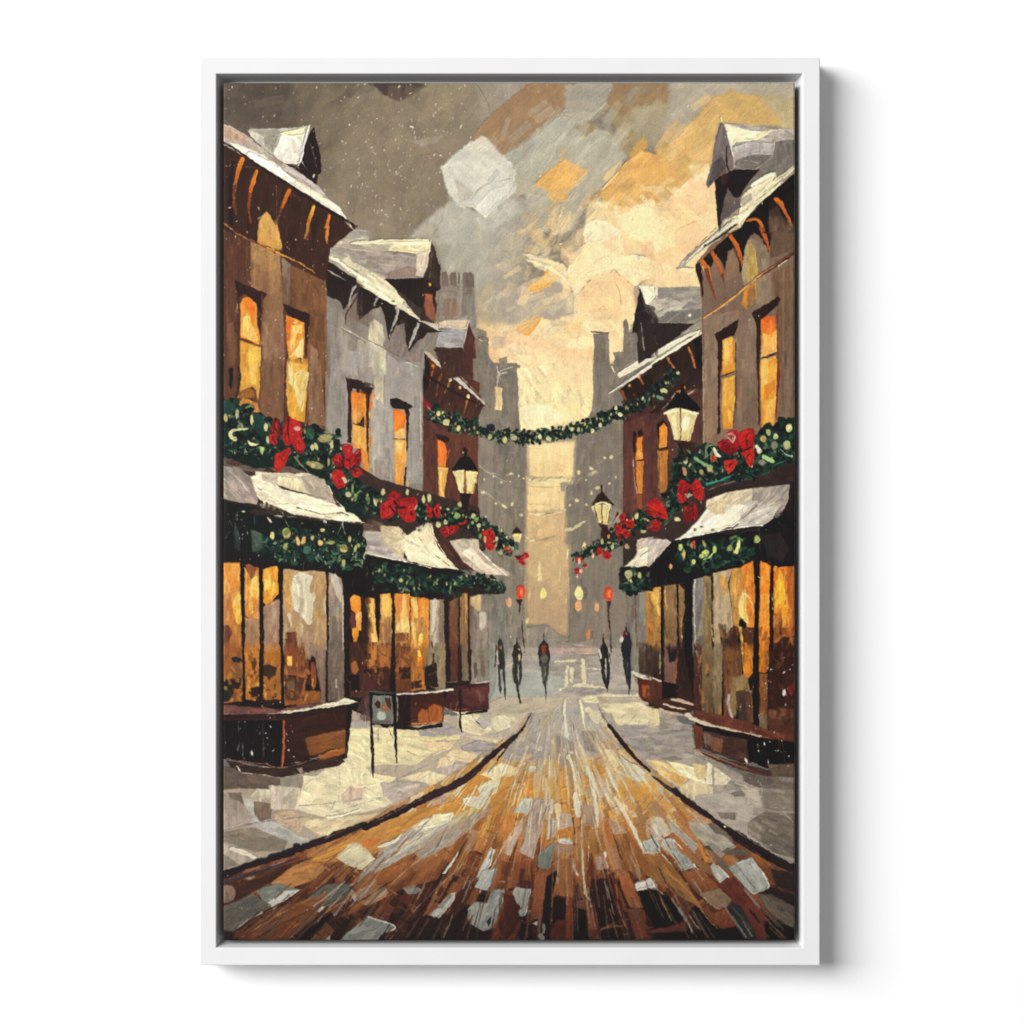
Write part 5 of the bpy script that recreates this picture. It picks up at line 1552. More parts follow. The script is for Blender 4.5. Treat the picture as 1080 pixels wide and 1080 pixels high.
L 1c100e 95,650 90,820 100,1000 36,32,10
L 1c100e 212,640 210,850 212,1090 16,18,20
L 6a3a20 345,680 340,880 350,960 6,8,6
L 2a1410 605,690 607,1085 10
@ E2
P 9c5c2c>5e3020 0,0 200,0 200,260 0,260 f=.8 a=90 s=.15
P c8823c 30,0 90,0 80,100 30,120 f=1.2 o=.7
P a86a34 120,0 190,0 170,110 110,130 f=1.2 o=.8
P 2a1512 5,135 180,130 180,170 5,175 f=.9
P 55282a>4a2620 0,175 180,170 190,300 0,300 f=1
P 3c201c 100,120 190,120 195,260 100,250 f=1.2 o=.8 s=.2
P 8a5228>5c3520 232,0 350,0 350,300 232,310 f=.8 a=90 s=.15
P 2e1c14 255,120 345,120 345,210 260,220 f=1 o=.9
P 6a3c20 240,210 350,210 350,310 235,310 f=1 o=.8
P 9c6430>b87030 350,0 470,0 460,290 350,300 f=.8 a=90 s=.12
B ef8f2a 395,20 430,30 425,110 400,120 f=1
L f5cc5c 410,0 412,30 20,16
P 3a2218 350,230 430,220 430,280 350,290 f=1
L e0c088 365,140 372,290 8,4 o=.5
P 8c7a5c>8e7c62 470,0 610,0 610,290 560,300 470,250 f=.8 a=90 s=.12
P 241814>2c1e18 440,130 540,90 560,280 450,260 f=.9 r=1.2 s=.2
L 3a2a20 520,20 518,110 14,20
S c8802c,7a4622,a8642a,4a2a18,e0a044,2a1812 n=60 l=60 w=15 A=90 sp=60 o=.45 s=.15 5,0 470,0 440,290 5,290
L 1a0f0d 212,-10 205,150 205,310 26,34,40
L 1e1110 5,0 5,130 10
P 2a1210>1e100e 230,330 350,330 350,570 240,565 f=.8 a=90
P 3a1c14>5a2a18 350,335 600,310 595,540 350,570 f=.8 a=10 s=.12 e=.3
B b0622a>a0542a 400,480 430,430 460,450 520,400 590,420 590,540 400,550 f=1 e=.4 o=.9
L 7a3c20 480,440 490,540 6
L c9803c 355,550 470,550 590,530 4,10,5
L 4a2a22 348,340 348,565 5
L b9aa98 420,470 390,550 3 o=.5
P 1c1110 235,555 400,580 590,540 590,575 400,600 240,590 f=.8
L e0d6c6>cfc4b8 240,325 380,320 520,308 600,295 662,288 14,12,18,24,16 h=1.3 e=.6
L 7a4434 250,312 340,310 420,295 6
L efe7da 560,300 655,288 8,10 h=1.5
P 4a3230>6a5450 -20,300 30,300 45,540 -20,520 f=1.2 a=90
* painted_shop_front | large glowing bay window of the left corner shop on a black and brown stall riser
@
P 1a1110 232,560 368,575 384,640 372,740 366,800 300,812 232,800 f=.8
@ D1
P 1a0f0e>2a1612 370,640 1085,600 1085,1090 900,1090 f=.8
P e3943a>9a5e34 5,410 125,405 140,480 142,1090 5,1090 f=.8 a=88 s=.12 e=.3
P e8a04a>d9883a 8,420 125,410 120,560 60,640 10,650 f=1 o=.9 e=.4
B f0c85e>e0a844 70,700 140,600 142,860 110,880 80,800 f=1.2 e=.4
P bd7a48 10,660 60,640 50,860 10,880 f=1.5
B 5a3024>6a3c28 -10,890 40,880 70,930 50,1010 20,1030 -10,1000 f=1 o=.9
P 7c4c30 5,1030 50,1010 60,1090 5,1090 f=1
P eaa94c>c08456 160,440 210,500 262,440 278,480 275,850 230,850 165,800 f=.8 a=88 s=.12 e=.4
P 8c4f2e>9a6038 165,430 200,400 260,430 240,500 215,540 190,480 f=1 e=.4
B f5cc68 215,520 275,500 272,640 230,720 200,700 f=1.2
B d08a34 220,660 255,680 240,830 180,810 190,720 f=1.3 o=.8
P a88464>9c6e4c 165,820 278,840 278,1090 165,1090 f=1.5 a=90
P eaa33c>e0902c 305,460 400,425 422,460 422,640 330,740 305,700 f=.8 e=.5 a=88
B f8d468 310,540 350,490 370,560 350,620 310,640 f=1.2 o=.9
L f5cc5c 385,560 375,650 22,12
B d9962c 320,620 370,610 330,720 310,690 f=1
P a58674>9a7458 305,740 400,690 430,680 428,1090 305,1090 f=1.5 a=90
B b9a084 370,760 400,740 410,860 360,900 f=2 o=.6
P bfa37c>a08060 455,450 600,470 780,470 788,1090 450,1090 f=.8 a=90 s=.1 e=.3
B dba45a>c99a5c 460,480 520,470 525,640 520,800 470,720 f=1.4 o=.9
L e9dcc0 500,800 520,890 24,8 o=.7
B ddd4bc>cdc2a8 525,510 580,470 690,510 700,600 670,880 640,870 590,800 540,760 515,640 f=1.2 e=.4 a=90
B c9a070>b08a5c 690,480 790,480 780,720 700,700 650,600 f=1.6 a=90 o=.9
L dfd2b4 690,640 690,690 20 o=.6
P 5e3020>6a3a26 475,935 560,935 565,1090 480,1090 f=.9 e=.3
P a98a6c>9a7a62 570,880 690,880 700,1090 580,1090 f=1.5 a=90
B d8c4a4 590,860 610,880 600,980 580,960 f=1.4 o=.6
P b58f60>9c8062 680,760 785,740 788,1090 690,1090 f=1.5 o=.7 a=90
L e3dac6 770,680 780,800 8,5
P a29080>8c7c6e 805,480 900,520 915,680 915,1090 800,1090 f=.8 a=90 s=.12
B d2c8ba 810,500 860,480 900,600 900,720 860,660 f=1.2 a=75 o=.8
L d8cfc0 910,660 912,860 912,1085 10,10,8 o=.9
P 6f6259>5c5048 810,800 905,840 905,1090 805,1090 f=1.5 o=.7 a=90
B f0ad48>e07a1e 965,670 1005,645 1050,670 1050,800 1010,800 970,760 f=.8 e=.4
P 5a2a30>6b3a2c 965,780 1005,790 1005,920 970,900 f=1
P f0c478>e89a34 1010,800 1050,780 1050,920 1010,920 f=1
B e0902c 975,900 1030,900 1025,1010 990,1020 f=1
P 4a2418 965,1010 1050,1010 1060,1090 965,1090 f=1
L 3a1f16 1060,640 1068,1090 20
S f6cc70,e08a2c,f7dc90,c9702a,efb04c n=60 l=110 w=17 A=90 sp=14 o=.45 s=.15 5,420 422,440 422,700 5,900
S c9b390,a98a66,e3d2b0,8c6a4c,d8a058 n=50 l=120 w=15 A=90 sp=10 o=.4 s=.15 455,480 900,500 910,1090 455,1090
L 130d0c 140,440 150,650 158,1090 22,28,16 r=.4
L 130d0c 283,450 290,700 300,1090 24,26,34 r=.4
L 130d0c 440,430 440,700 448,1090 36,24,22 r=.4
L 1c1110 793,480 790,740 798,860 795,1090 8,14,18,10 r=.4
L d8b888 810,800 800,880 6
L 6a2e20 5,380 200,400 300,440 12,8
@ E1
P a8672c>7c4622 5,0 150,0 150,380 5,400 f=.8 a=90 s=.12
P c07a2c>a8662a 160,0 280,0 285,290 250,380 160,360 f=.8 a=90 s=.12
P b8742c>9c5c28 310,0 440,0 445,370 305,370 f=.8 a=90 s=.12 e=.2
P 7a4428>8a5028 465,0 620,0 640,200 600,400 465,410 f=.8 a=90 s=.12
P 2a1612 5,210 140,205 135,290 80,280 60,370 5,400 f=1 e=.3
P 1c2220 5,265 75,265 60,370 5,380 f=1
B 20242a 65,50 100,35 140,60 130,85 80,85 f=.8
L 1a1412 130,60 165,90 12
P 8a5a34>6f4a2c 60,90 130,90 150,210 60,200 f=1.5 o=.8
B 5c3018 220,60 245,45 262,90 240,120 250,150 270,160 240,180 215,130 f=1 
P 2e1a12 190,280 280,270 285,400 240,350 190,310 f=1
P 3a2818 300,110 360,100 410,130 400,180 365,210 350,240 335,200 300,180 f=1 e=.2
P 2c1812 310,370 440,370 440,400 310,410 f=1
P 8e5a28>a86c2c 380,220 440,200 445,370 400,360 f=1.5 o=.8
P f0c45c 488,38 522,38 524,118 490,112 f=.7 e=.5
P 6c3c24>844c30 465,120 610,100 610,190 465,160 f=1.2 o=.7
P 4a2a1c>5c3a24 470,190 625,200 605,260 590,350 540,380 470,360 f=.9 e=.4
L 2a1a14 475,185 560,190 10
P 6a4e3c 490,230 540,220 545,300 490,300 f=1.5 s=.2
B 5f3020>6e3420 615,60 650,60 660,180 630,180 f=1
B 7a3c22>b4632a 670,80 700,90 715,200 700,280 680,300 665,180 f=1 o=.9
L ef9c34 683,210 683,260 10
P a0622c>8c5426 600,300 740,300 740,390 560,410 580,380 f=1.2 o=.8
P 8d7668>6f5b4e 620,0 780,0 780,390 740,400 740,300 700,60 f=1.4 a=90 s=.1
P 76685d>5c4a42 800,0 920,0 920,370 800,380 f=.9 a=90 s=.12
L b9aea4 855,180 860,270 6,20 r=.6
P 3c211c>4a2a20 965,0 1060,0 1060,350 965,350 f=.9 a=90 s=.15
B 9a5c2c 975,80 1010,70 1030,140 1000,180 970,150 f=1.2
P 1c1210 970,180 1035,180 1040,300 970,300 f=1
L 54281c 1065,0 1062,440 16
S c8802c,7a4622,a8642a,4a2a18,e0a044,5c3820 n=90 l=55 w=18 A=90 sp=50 o=.45 s=.15 5,0 600,0 740,300 740,380 5,380
S 2a1a14,3c2418,e8b050 n=26 l=40 w=22 A=90 sp=80 o=.6 s=.15 5,200 600,200 600,380 5,380
S 8a7a6e,6a5a50,a09084 n=24 l=90 w=12 A=90 sp=8 o=.4 640,0 915,0 915,360 740,380
L 161010 150,0 160,150 160,360 16,18,26 r=.4
L 161010 293,0 290,200 290,400 30,34,26 r=.4
L 130e0e 447,0 450,200 455,430 20,20,22 r=.4
L 2c1814 788,0 785,200 790,390 16,16,18 r=.4
L 1a100f 940,0 940,360 30
P 5f3a34>7a5048 5,400 200,420 440,440 560,410 740,390 780,400 600,440 440,465 200,480 5,475 f=1 a=5 s=.2
L 8c6054 300,420 360,435 400,460 5
P ded3b8>e3dcc4 440,455 640,430 860,380 925,350 1028,384 960,400 800,425 620,450 460,475 f=.8 e=.8 a=172 s=.06
L c9a89a 5,475 200,485 340,478 470,465 5,6,9,6 h=1.3
P 0e0c0e>181012 5,480 455,480 455,860 300,850 200,830 5,810 f=.8 a=90 s=.1
P 2e1815 5,480 460,475 720,450 945,415 945,450 720,490 460,530 5,520 f=1 a=175
L 4c2c26 30,520 300,515 520,520 700,490 6,8,3 o=.6
P 3e2014>2c1610 470,530 940,430 940,760 720,800 470,860 f=.8 a=170 s=.12
P 85512a>6e4020 620,660 780,620 930,590 935,730 800,750 700,790 660,790 f=1.5 a=172 s=.12
P a8642c>8c4a20 730,800 800,760 930,730 930,770 840,820 740,835 f=1.2 a=170
L c98a4c 730,790 830,755 920,738 4,8,4 h=1.3
L 9c4c30>b05a38 460,530 462,700 458,800 446,880 14,18,16,8 h=1.3
L 7a4a3c 30,815 180,845 320,855 6,5
L 8c5a48 330,850 380,880 470,885 600,850 740,800 12,10,9,8,6 h=1.2
L a08a7a 490,860 640,830 760,790 3,6,8
L 2c1614 940,440 935,760 10
P 31201a>3e2a22 30,830 200,870 440,890 600,860 900,790 920,840 880,870 700,910 600,930 430,960 150,920 60,880 f=.9 a=175
L b9a79c 150,925 300,935 430,965 600,930 700,905 890,870 4,3,4,4,3 h=1.2
P 8c8272 560,890 600,880 620,920 590,930 f=.8
D cfcabc 222,772,8,18,-20 130,910,5,26,-30 365,572,6,9,-40 500,750,6,6 540,800,8,5
D 5a5a5c 280,620,5,10 120,720,6,30,15 150,760,2,60 310,740,8,12 275,575,8,6 120,580,4,24
L 4a3a38 300,540 310,800 5,10 o=.8
* painted_shop_front | small shop front furthest down the right row with a rounded red-brown riser
@
P 241614 684,612 735,600 735,745 684,745 r=0
P 6f685f>7a746a 660,620 688,612 688,728 672,722 664,700 a=90 f=1.2
L 3a302a 668,622 669,665 670,708 1.2
L 8a857a 675,622 676,690 2
@ D3
P 746c62>7d7468 900,630 1060,610 1085,1090 960,1090 f=1 a=90 s=.15
L 5f4038 970,640 985,1080 8
P 8a8880>787068 1000,620 1050,620 1060,1090 1010,1090 f=1.2 a=90
P d8913a>8c5024 1050,600 1090,580 1090,1090 1060,1090 f=.8
L 8a3a26 1075,900 1080,1085 8
@ D4
P d99a44>7a5a3a -20,590 50,570 50,1090 -20,1090 f=.8 a=90 s=.15
B f0bc5c 0,620 30,600 45,700 45,820 10,760 f=1
P 9c7a50>6c4c34 70,560 170,560 175,1090 80,1090 f=.8 a=90 s=.15
L d8a45c 80,600 85,700 95,760 10,6
P a37f50>4a3024 185,570 235,620 240,740 215,840 210,1090 185,900 f=.8 a=90 s=.15
L c9a878 205,860 212,980 8
P 3c2418>2a1814 220,860 290,800 300,1090 220,1090 f=1
P 4a4038 90,1045 160,1045 160,1090 90,1090 f=.8
S 9a7a4c,6c4c30,c8984c,4a3020 n=40 l=110 w=12 A=90 sp=10 o=.45 -10,600 230,600 220,1080 -10,1080
L 140d0c 60,560 62,1090 18
L 140d0c 178,560 182,1090 14
P 1a1210 235,560 290,540 290,860 240,900 f=1
@ E3
P 77746c>6e6a62 830,0 960,0 950,160 940,300 900,320 880,180 f=1.2 a=90 o=.0
P 5c4a40>3a2a24 990,0 1085,0 1085,190 1000,160 f=.8 a=90 s=.2
P 8d8a7c>7c776c 950,0 990,0 1000,160 960,150 f=1 a=90
P 5a2818>4a2018 990,200 1085,215 1085,405 1030,380 1000,330 f=.8 a=90
P b0592c 1020,250 1075,270 1070,370 1030,350 f=1.2 o=.8 s=.2
L ddd5c4>c9bfb0 945,150 990,180 1085,205 14,30,26 h=1.4 e=.6
@ E4
P 4e3c2c>2e1a16 -10,0 55,0 55,210 -10,200 f=.8 a=90 s=.15
L a08a68 45,0 45,170 5,7
P 7a584e>6f4c44 75,0 175,0 165,250 75,230 f=.9 a=90
P 1e1818 90,0 170,0 160,80 115,90 f=.9
P 5c3024>4a261e -10,200 70,230 70,390 -10,400 f=.8 a=90
P 190f10 60,230 160,250 160,350 130,400 60,390 f=.8
P 2a1814>3a201a 165,0 305,0 300,380 170,360 f=.8 a=90 s=.15
L c46c30 178,0 165,200 3,5
L cfc4b2 -10,205 50,225 14,10
P 3c2019>4a2a20 -10,400 130,350 305,390 310,450 240,480 40,440 -10,420 f=.9 a=10
L c2a894 125,365 200,375 300,405 10,26,12 h=1.3 e=.5
L d2c0a8 75,400 150,425 240,440 16,14,10 h=1.3
L cbb69c 40,435 130,465 240,490 18,14,12 h=1.3
* painted_shop_front | big glowing bay window of the right corner shop above a curved snowy sill
@
P 140e0e 722,590 842,560 842,812 800,800 735,780 732,740 722,690 f=.8
@ D4
P 8d8a86>5e5650 295,480 340,500 430,510 430,620 440,1090 290,1090 290,700 f=.8 a=90 s=.15 e=.3
L c9c4bc 310,490 300,700 315,1080 16,10,8
P 9a8050>6e5638 375,510 430,510 435,1090 380,1090 f=1.2 a=90 s=.15
L 2e1c16 440,440 438,640 446,900 26,16,12
P c2ab86>a08c6c 450,450 540,430 600,430 560,560 600,870 600,1090 450,1090 f=.8 a=90 s=.12 e=.3
B e8ab48>d89a48 500,500 540,520 550,640 530,660 f=1.2
P b7a184 450,680 540,720 545,870 500,920 450,900 f=1.5 a=90
L d8b05c 440,880 436,940 450,1000 5,9,4
P 4a3a2c>3a2820 490,870 550,880 540,950 620,880 640,960 620,1090 510,1090 500,980 f=1.2 s=.2
P c59046>c08a48 590,440 690,450 690,640 640,900 600,880 570,560 f=1.4 a=88 s=.12
P de7c28>d98a38 660,440 750,390 765,640 760,900 700,900 680,640 f=.9 a=88 e=.3 s=.1
B f5de98>f0cc70 640,680 700,590 700,780 720,890 640,800 f=1.2 e=.5
L f5e3a8 690,640 740,690 750,780 10,14,10 o=.9
P 6a3c20>4a2818 670,905 755,900 755,1090 680,1090 f=1 s=.15
L e8b050 650,900 670,1000 665,1085 26,18,10
P 4a2418 580,900 630,890 630,1085 580,1085 f=1.2 
P ea8a2c>e08226 805,390 900,430 885,640 870,1090 790,1090 800,700 f=.8 a=90 s=.1 e=.4
P ef9c3a 800,640 880,640 870,900 800,900 f=1.5 o=.6
P df7420>8a4a20 905,430 1065,420 1065,1090 905,1090 f=.8 a=90 s=.1
B f5c03a>f0ac34 950,440 970,480 1000,690 960,760 915,810 910,740 930,560 f=.8 e=.5
B ef9f2a>d98a28 960,720 1030,720 1030,830 980,900 965,890 f=1 e=.5
P a85a24 1010,430 1065,430 1065,960 1030,900 1010,700 f=1.2 o=.9
P 7c4420 905,800 960,790 980,900 940,1000 905,1000 f=1.2 o=.8
B 3a1c14 960,980 1020,965 1045,1030 1050,1090 920,1090 930,1040 f=.9
S f6cc70,e08a2c,f7dc90,c9702a,efb04c,b86a26 n=70 l=120 w=16 A=90 sp=12 o=.45 s=.15 590,450 1065,420 1065,900 600,900
S 5a3020,3a2018,c98a3c,8a6038 n=50 l=70 w=22 A=90 sp=50 o=.45 s=.15 480,880 1065,900 1065,1090 480,1090
S b7a384,8c7858,d8c8a4,a08a60 n=36 l=120 w=14 A=90 sp=8 o=.4 300,520 600,500 600,860 300,1080
L 140d0c 780,370 785,640 775,900 785,1090 46,30,30,34 r=.4
L 1a0f0c 895,430 890,640 885,900 893,1090 20,26,22,24 r=.4
L c4c0b8 896,640 898,760 6
@ E4
P 5a3428>3e2018 300,0 360,0 360,480 300,470 f=.8 a=90 s=.15
L 8a7a74 320,0 340,80 18,6 o=.8
P 7d6646>5c4630 360,0 440,0 450,480 360,470 f=.9 a=90 s=.12
P 8f8062>6b573e 440,0 520,0 510,490 450,480 f=.9 a=90 s=.12 e=.2
L 2a1a12 405,150 408,190 8
P 7a4c2c>5a3822 525,0 660,0 670,200 620,500 530,490 f=.9 a=90 s=.15
P 8a7048 590,200 700,170 730,300 620,320 620,480 570,490 f=1.4 a=90 s=.15
L ada4a4 565,330 562,420 590,500 20,22,26 r=.5
P dc8a26>c4701e 665,0 755,0 745,160 710,210 680,170 f=.8 a=90 e=.4
L f0b440 668,0 675,100 685,170 8,10,5
P d07a1e>b46018 795,0 872,0 870,140 840,170 795,150 f=.8 e=.4
P 4a3828>3a2a20 620,300 740,300 750,540 640,530 f=1 s=.15
P 5a3a2a 690,330 740,310 740,560 710,560 f=1
P 8a5022>5c3a24 800,170 860,170 860,600 795,590 f=1 a=90
P 6a5c50 795,480 850,480 850,590 795,590 f=1 o=.7
P 2e1610>3a1a14 875,0 1065,0 1065,440 870,440 f=.8 a=90 s=.2
B 7a2018 1010,260 1060,240 1060,340 1020,330 f=1.5 o=.7
P 5c3626>4a261c 860,440 1065,430 1065,640 870,600 f=.9 a=0
P 6e4a38 870,450 1000,440 990,520 870,500 f=1.2 o=.7
S 7a5634,5c3a22,a87038,3a2418,c8842c,8a7450 n=90 l=80 w=15 A=90 sp=14 o=.45 s=.15 320,0 880,0 860,560 340,470
S 3a1c14,5a3020,7a4a2c,1e1210 n=40 l=60 w=24 A=90 sp=60 o=.45 s=.15 870,0 1065,0 1065,620 870,580
L 120d0e 775,0 770,200 775,580 34,44,40 r=.4
L 8a2a18 1060,0 1062,300 6
P 6c3a28>5c2e20 310,450 480,480 700,530 850,590 1065,640 1065,690 800,650 560,600 380,560 290,510 f=.8 a=15 s=.12 e=.3
L ddd0b8>b9a08c 250,480 300,520 420,560 560,590 720,625 870,655 34,30,26,16,9,4 h=1.4 e=.6
P 743c26>5a2c1e 295,555 370,575 360,740 320,760 f=.8 a=90 e=.4
P 5a3c2c>301c18 370,600 530,640 720,670 740,850 660,850 370,740 f=.8 a=15 s=.12
P 7a6a5c 370,620 430,630 430,720 380,700 f=1 o=.7
P 7a5440>6b4430 430,650 525,665 510,780 430,740 f=1 o=.9
P 0c0a0c>141010 700,670 1065,690 1065,840 860,890 720,830 f=.8 s=.1
P 3c221a>50342a 310,745 480,810 660,850 860,900 1065,850 1065,950 860,950 660,900 440,820 f=.8 a=15
L a07a62>5a3a2e 310,745 440,790 560,840 680,885 800,925 12,16,14,12,5 h=1.3
P 5f4c40>53443a 860,860 1065,850 1065,960 900,950 f=1.2
D e0dccf 988,312,12,28 698,830,8,20,-20 838,700,6,14 868,840,6,14
D 8a8078 630,240,8,20,-15 1000,405,8,8 725,305,10,6
S 5a4438,3a2420,7a4030 n=20 l=18 w=4 A=90 o=.6 sp=60 880,10 1060,10 1060,420 880,420
* painted_awning | snow-covered awning of the furthest left shop with a green garland valance
@ D2
P 3a231b>55342a 520,150 650,230 830,465 700,460 590,360 520,250 f=.8 a=60 s=.1
P b9a697>cdbfaa 640,240 720,225 855,225 870,300 950,400 1085,510 900,490 830,465 740,390 f=.9 e=.5 a=40 s=.06
B ded2bc>d9cdb4 730,330 800,290 900,400 1060,500 1000,500 850,440 f=1.2 e=.5 a=40
L e6dcc8 830,360 850,390 14,10 o=.8
P c2b4a0 770,230 860,225 866,290 800,300 f=1.2
L efe8d4 870,310 960,405 1080,508 4,6,8 h=1.4
@ D2
G x 690,520 900,560 1050,590 120,100 b=.6 d=1.2 z=.9
* painted_awning | cream snow-covered awning of the middle left shop with a green garland valance
@ D1
P 120e0e>1a1412 900,500 1085,380 1085,660 920,640 f=1
@ D2
P 191010 -30,340 700,460 700,600 300,640 -30,640 f=1
P 6b5348>5a4238 -10,50 140,100 120,200 40,190 -10,150 f=1 a=30
P a89d98>b0a59c -10,160 120,170 200,300 330,400 0,330 f=1 a=15 e=.3
P b7a78a>c4b698 110,120 250,130 320,200 290,370 230,350 130,240 f=1 e=.3 a=30
P e6dcb8>e8dec0 300,210 380,160 400,150 480,100 500,170 560,300 700,455 560,445 400,410 320,390 290,300 f=.9 e=.6 a=40 s=.05
P cfc2a2 380,140 480,105 510,110 530,220 470,280 420,210 f=1.2 o=.8
P d8ccac 200,260 300,220 310,320 260,340 f=1.5 o=.8
L 9a8a6c 400,200 480,310 560,370 640,430 4,6,3 h=.1
L efe6ca 500,130 540,240 620,370 705,458 5,7,9,8 h=1.4
L d8cfbe -20,325 160,370 320,400 500,445 8,8,6
D 3a2e26 410,155,10,8 560,250,6,5 285,180,6,6
@ D1
L b9b0a4 1068,300 1078,410 14,10
@ D2
G x -40,490 150,510 380,545 620,575 720,560 190,170 b=.75 d=1.3 z=.95
* painted_awning | big white snow-laden awning of the left corner shop with a green garland valance
@ C1
P 352420>40302a 740,800 800,820 860,930 960,1030 1085,1080 1085,1180 960,1110 840,1000 760,900 f=.8
@ D1
P 111312>16201c 0,-60 520,20 1060,100 1060,640 900,480 600,430 380,420 0,400 f=.8 s=.12
P 2a1c16 940,-30 1085,60 1085,120 1060,110 f=1
P 100d0e 900,470 1070,400 1080,640 960,640 920,600 f=1.2
P 4e5a54>3a4a42 215,160 290,180 345,250 280,320 220,330 f=1 e=.5 a=70
P 4c5652>1f2826 90,100 130,200 130,320 90,300 f=1 a=95 s=.2
P 18110f 0,320 140,330 380,390 440,430 280,450 130,400 0,400 f=1.2 s=.2
L 3a4a44 240,50 240,150 3
@ C1
P 544840>6a5a50 0,680 180,690 330,760 300,800 200,790 0,750 f=1.2 a=10 s=.1
P 5a4c44>6b5c50 200,700 560,690 620,790 760,800 600,810 400,790 f=1 a=5
P 8f827a>a69a90 0,750 120,760 220,840 270,940 260,1040 0,1010 f=1 a=50 s=.15 e=.3
L b9b0a8 10,850 100,930 180,1010 4,6
L c9c0b4 50,790 140,870 200,960 5,4
P cabfa8>b9ab98 240,790 400,800 740,810 790,880 860,1040 640,960 420,900 250,860 f=.9 e=.4 a=15
P d9cfb0>cfc19c 410,830 560,840 640,950 500,930 420,890 f=1.2 a=100 e=.3
P a99c8c>b3a592 600,830 740,815 790,890 850,1035 700,1010 630,930 f=1 a=40 e=.3
P e3dcc4>ded5ba 205,830 290,800 300,860 380,880 460,930 640,970 860,1045 945,1095 400,1110 260,980 f=.9 e=.6 a=20 s=.05
L b9ad94 215,850 260,920 400,1010 520,1070 4,5 h=.1
L 8c806a 400,900 520,930 640,965 780,1000 4,5 h=.1
L 8a7c68 300,820 360,860 400,910 5,6 o=.7
L efe9d6 790,870 850,1010 940,1090 5,8,8 h=1.4
B 5f4238>4a2f28 20,710 120,700 175,740 120,755 40,740 f=1
@ D1
P e9e2c6>e3dcc0 280,-40 700,-40 950,-10 1060,100 900,90 700,60 480,25 300,0 f=.8 e=.7 a=10 s=.05
L 6a5c4c 560,-10 700,20 760,45 900,20 960,50 4,5 h=.1
L c9c0aa 300,2 480,28 700,65 900,92 1070,105 5,6,5,7
P 3a2a22 200,20 300,5 520,35 700,70 1060,110 1060,120 700,85 480,50 220,40 f=.8
@ C1
L 241a1a 0,1010 200,1060 320,1085 14,18
@ D1
G x 330,300 520,270 760,290 960,330 1040,360 240,230 b=.1 d=1.6
G x 400,200 700,200 1000,260 80,80 b=.3 d=1.2 z=.9
D e9d98c 375,205,22,38,-10 480,180,34,44 680,218,16,28 755,158,22,18 962,228,12,28 915,408,16,28 1005,300,12,34,15
D e8b878 612,240,22,40,15 570,240,16,40,-10 920,300,34,34 740,255,22,24 495,190,20,26
D b9c06c 480,280,16,34,20 1028,275,12,16 465,280,8,20 820,255,40,14
D 3f6a58 640,310,34,34 285,230,20,30
D 6f8a4c 900,280,50,16,20 480,170,30,18,140
L cfcabc 340,65 365,100 10,14
D cfcabc 775,95,14,14 155,20,10,5 728,360,4,12
L 8fa08a 450,20 475,90 500,130 4
L 9aa090 910,100 870,200 3
L 8a9488 545,330 545,400 5,8
L 7a9080 770,390 790,430 4
L c9c4b0 905,110 930,200 6,3
* painted_awning | small snow-covered awning of the furthest right shop with a lit garland valance
@ D3
P c0b2a6>b3a598 985,230 1090,200 1090,330 985,340 f=1 a=120 s=.08
P e0d8bc>d3cab0 870,455 960,370 1000,300 1090,260 1090,430 1000,440 f=.9 e=.5 a=130
L efe6c8 1030,360 1080,320 30,20 h=1.4
P 1c1614 855,450 1085,430 1085,620 990,630 880,600 850,540 f=.9
@ D4
P c2b6ac>ada298 -50,240 0,225 90,230 130,250 110,280 -10,450 -50,440 f=.9 a=120 s=.1 e=.4
P 120e0f>1a1512 -60,460 130,260 300,240 300,560 200,560 50,590 -60,600 f=.8 s=.15
@ D3
G x 870,540 960,560 1085,540 170,150 b=.2 d=1.3
D efe0a0 920,495,34,34 1005,505,18,28 1070,495,14,22 940,545,8,16
* painted_awning | snow-covered awning of the right corner shop with garland valance and black underside
@ D4
P 110e10>171316 130,250 500,170 860,110 960,0 1065,-100 1065,430 940,440 870,400 800,370 730,380 640,440 430,490 290,540 200,500 f=.8 s=.12
P 120f11 0,480 130,330 290,400 290,540 120,560 0,590 f=1
@ C4
P 3e2c28>2c1e1c 390,960 560,890 780,850 1065,720 1065,800 1065,900 900,900 740,920 560,950 400,1000 f=.8 a=165 s=.12 e=.3
L 8c7a70 400,940 520,890 700,850 4,6
L 6a564c 620,860 800,810 1060,720 5,4
P 221718 1030,880 1065,860 1065,1090 980,1090 f=.8
P d3c5a8>c4b59c 395,1010 560,950 745,920 740,1090 390,1090 f=.9 e=.3 a=140
P a89d94>968a80 745,920 900,905 1030,890 1020,990 960,1085 740,1085 f=.9 e=.3 a=140
L c9c2b8 900,920 840,1010 780,1060 6,8
@ D4
P e6dfcc>e3dac2 150,235 240,180 330,90 390,0 420,-30 700,-40 740,-20 700,60 600,130 500,160 350,190 f=.8 e=.6 a=140 s=.05
P cbb896 410,0 470,-60 560,-40 540,30 460,50 f=1.5 o=.9
P cfc8bc>b5aca2 690,-30 970,-30 900,70 820,125 600,145 640,110 f=.8 e=.5 a=150
L efe9d8 700,50 800,20 900,-20 3
L efe9dc 160,232 330,200 500,165 660,135 820,125 5,7,5,5
L 6a5c52 640,90 740,10 780,-30 5,6 h=.1
P 2c2022 500,175 800,140 800,165 540,190 f=.8
D 6a6456 360,130,12,8,-20 308,155,8,14,20 440,155,14,8
P 2c2320 810,200 960,170 1020,300 980,400 860,360 f=1.5 o=.7
L 3a3434 930,80 960,120 1000,130 4
L 2f2a2c 800,130 805,320 14,6
G x 190,320 320,380 440,350 600,310 740,280 200,190 b=.12 d=1.5
D c9d47c 200,295,20,30 385,340,44,26,-50 378,260,14,36,-20 460,310,18,32 300,400,18,26 575,295,20,28 780,232,28,34 362,355,22,20 225,345,18,44
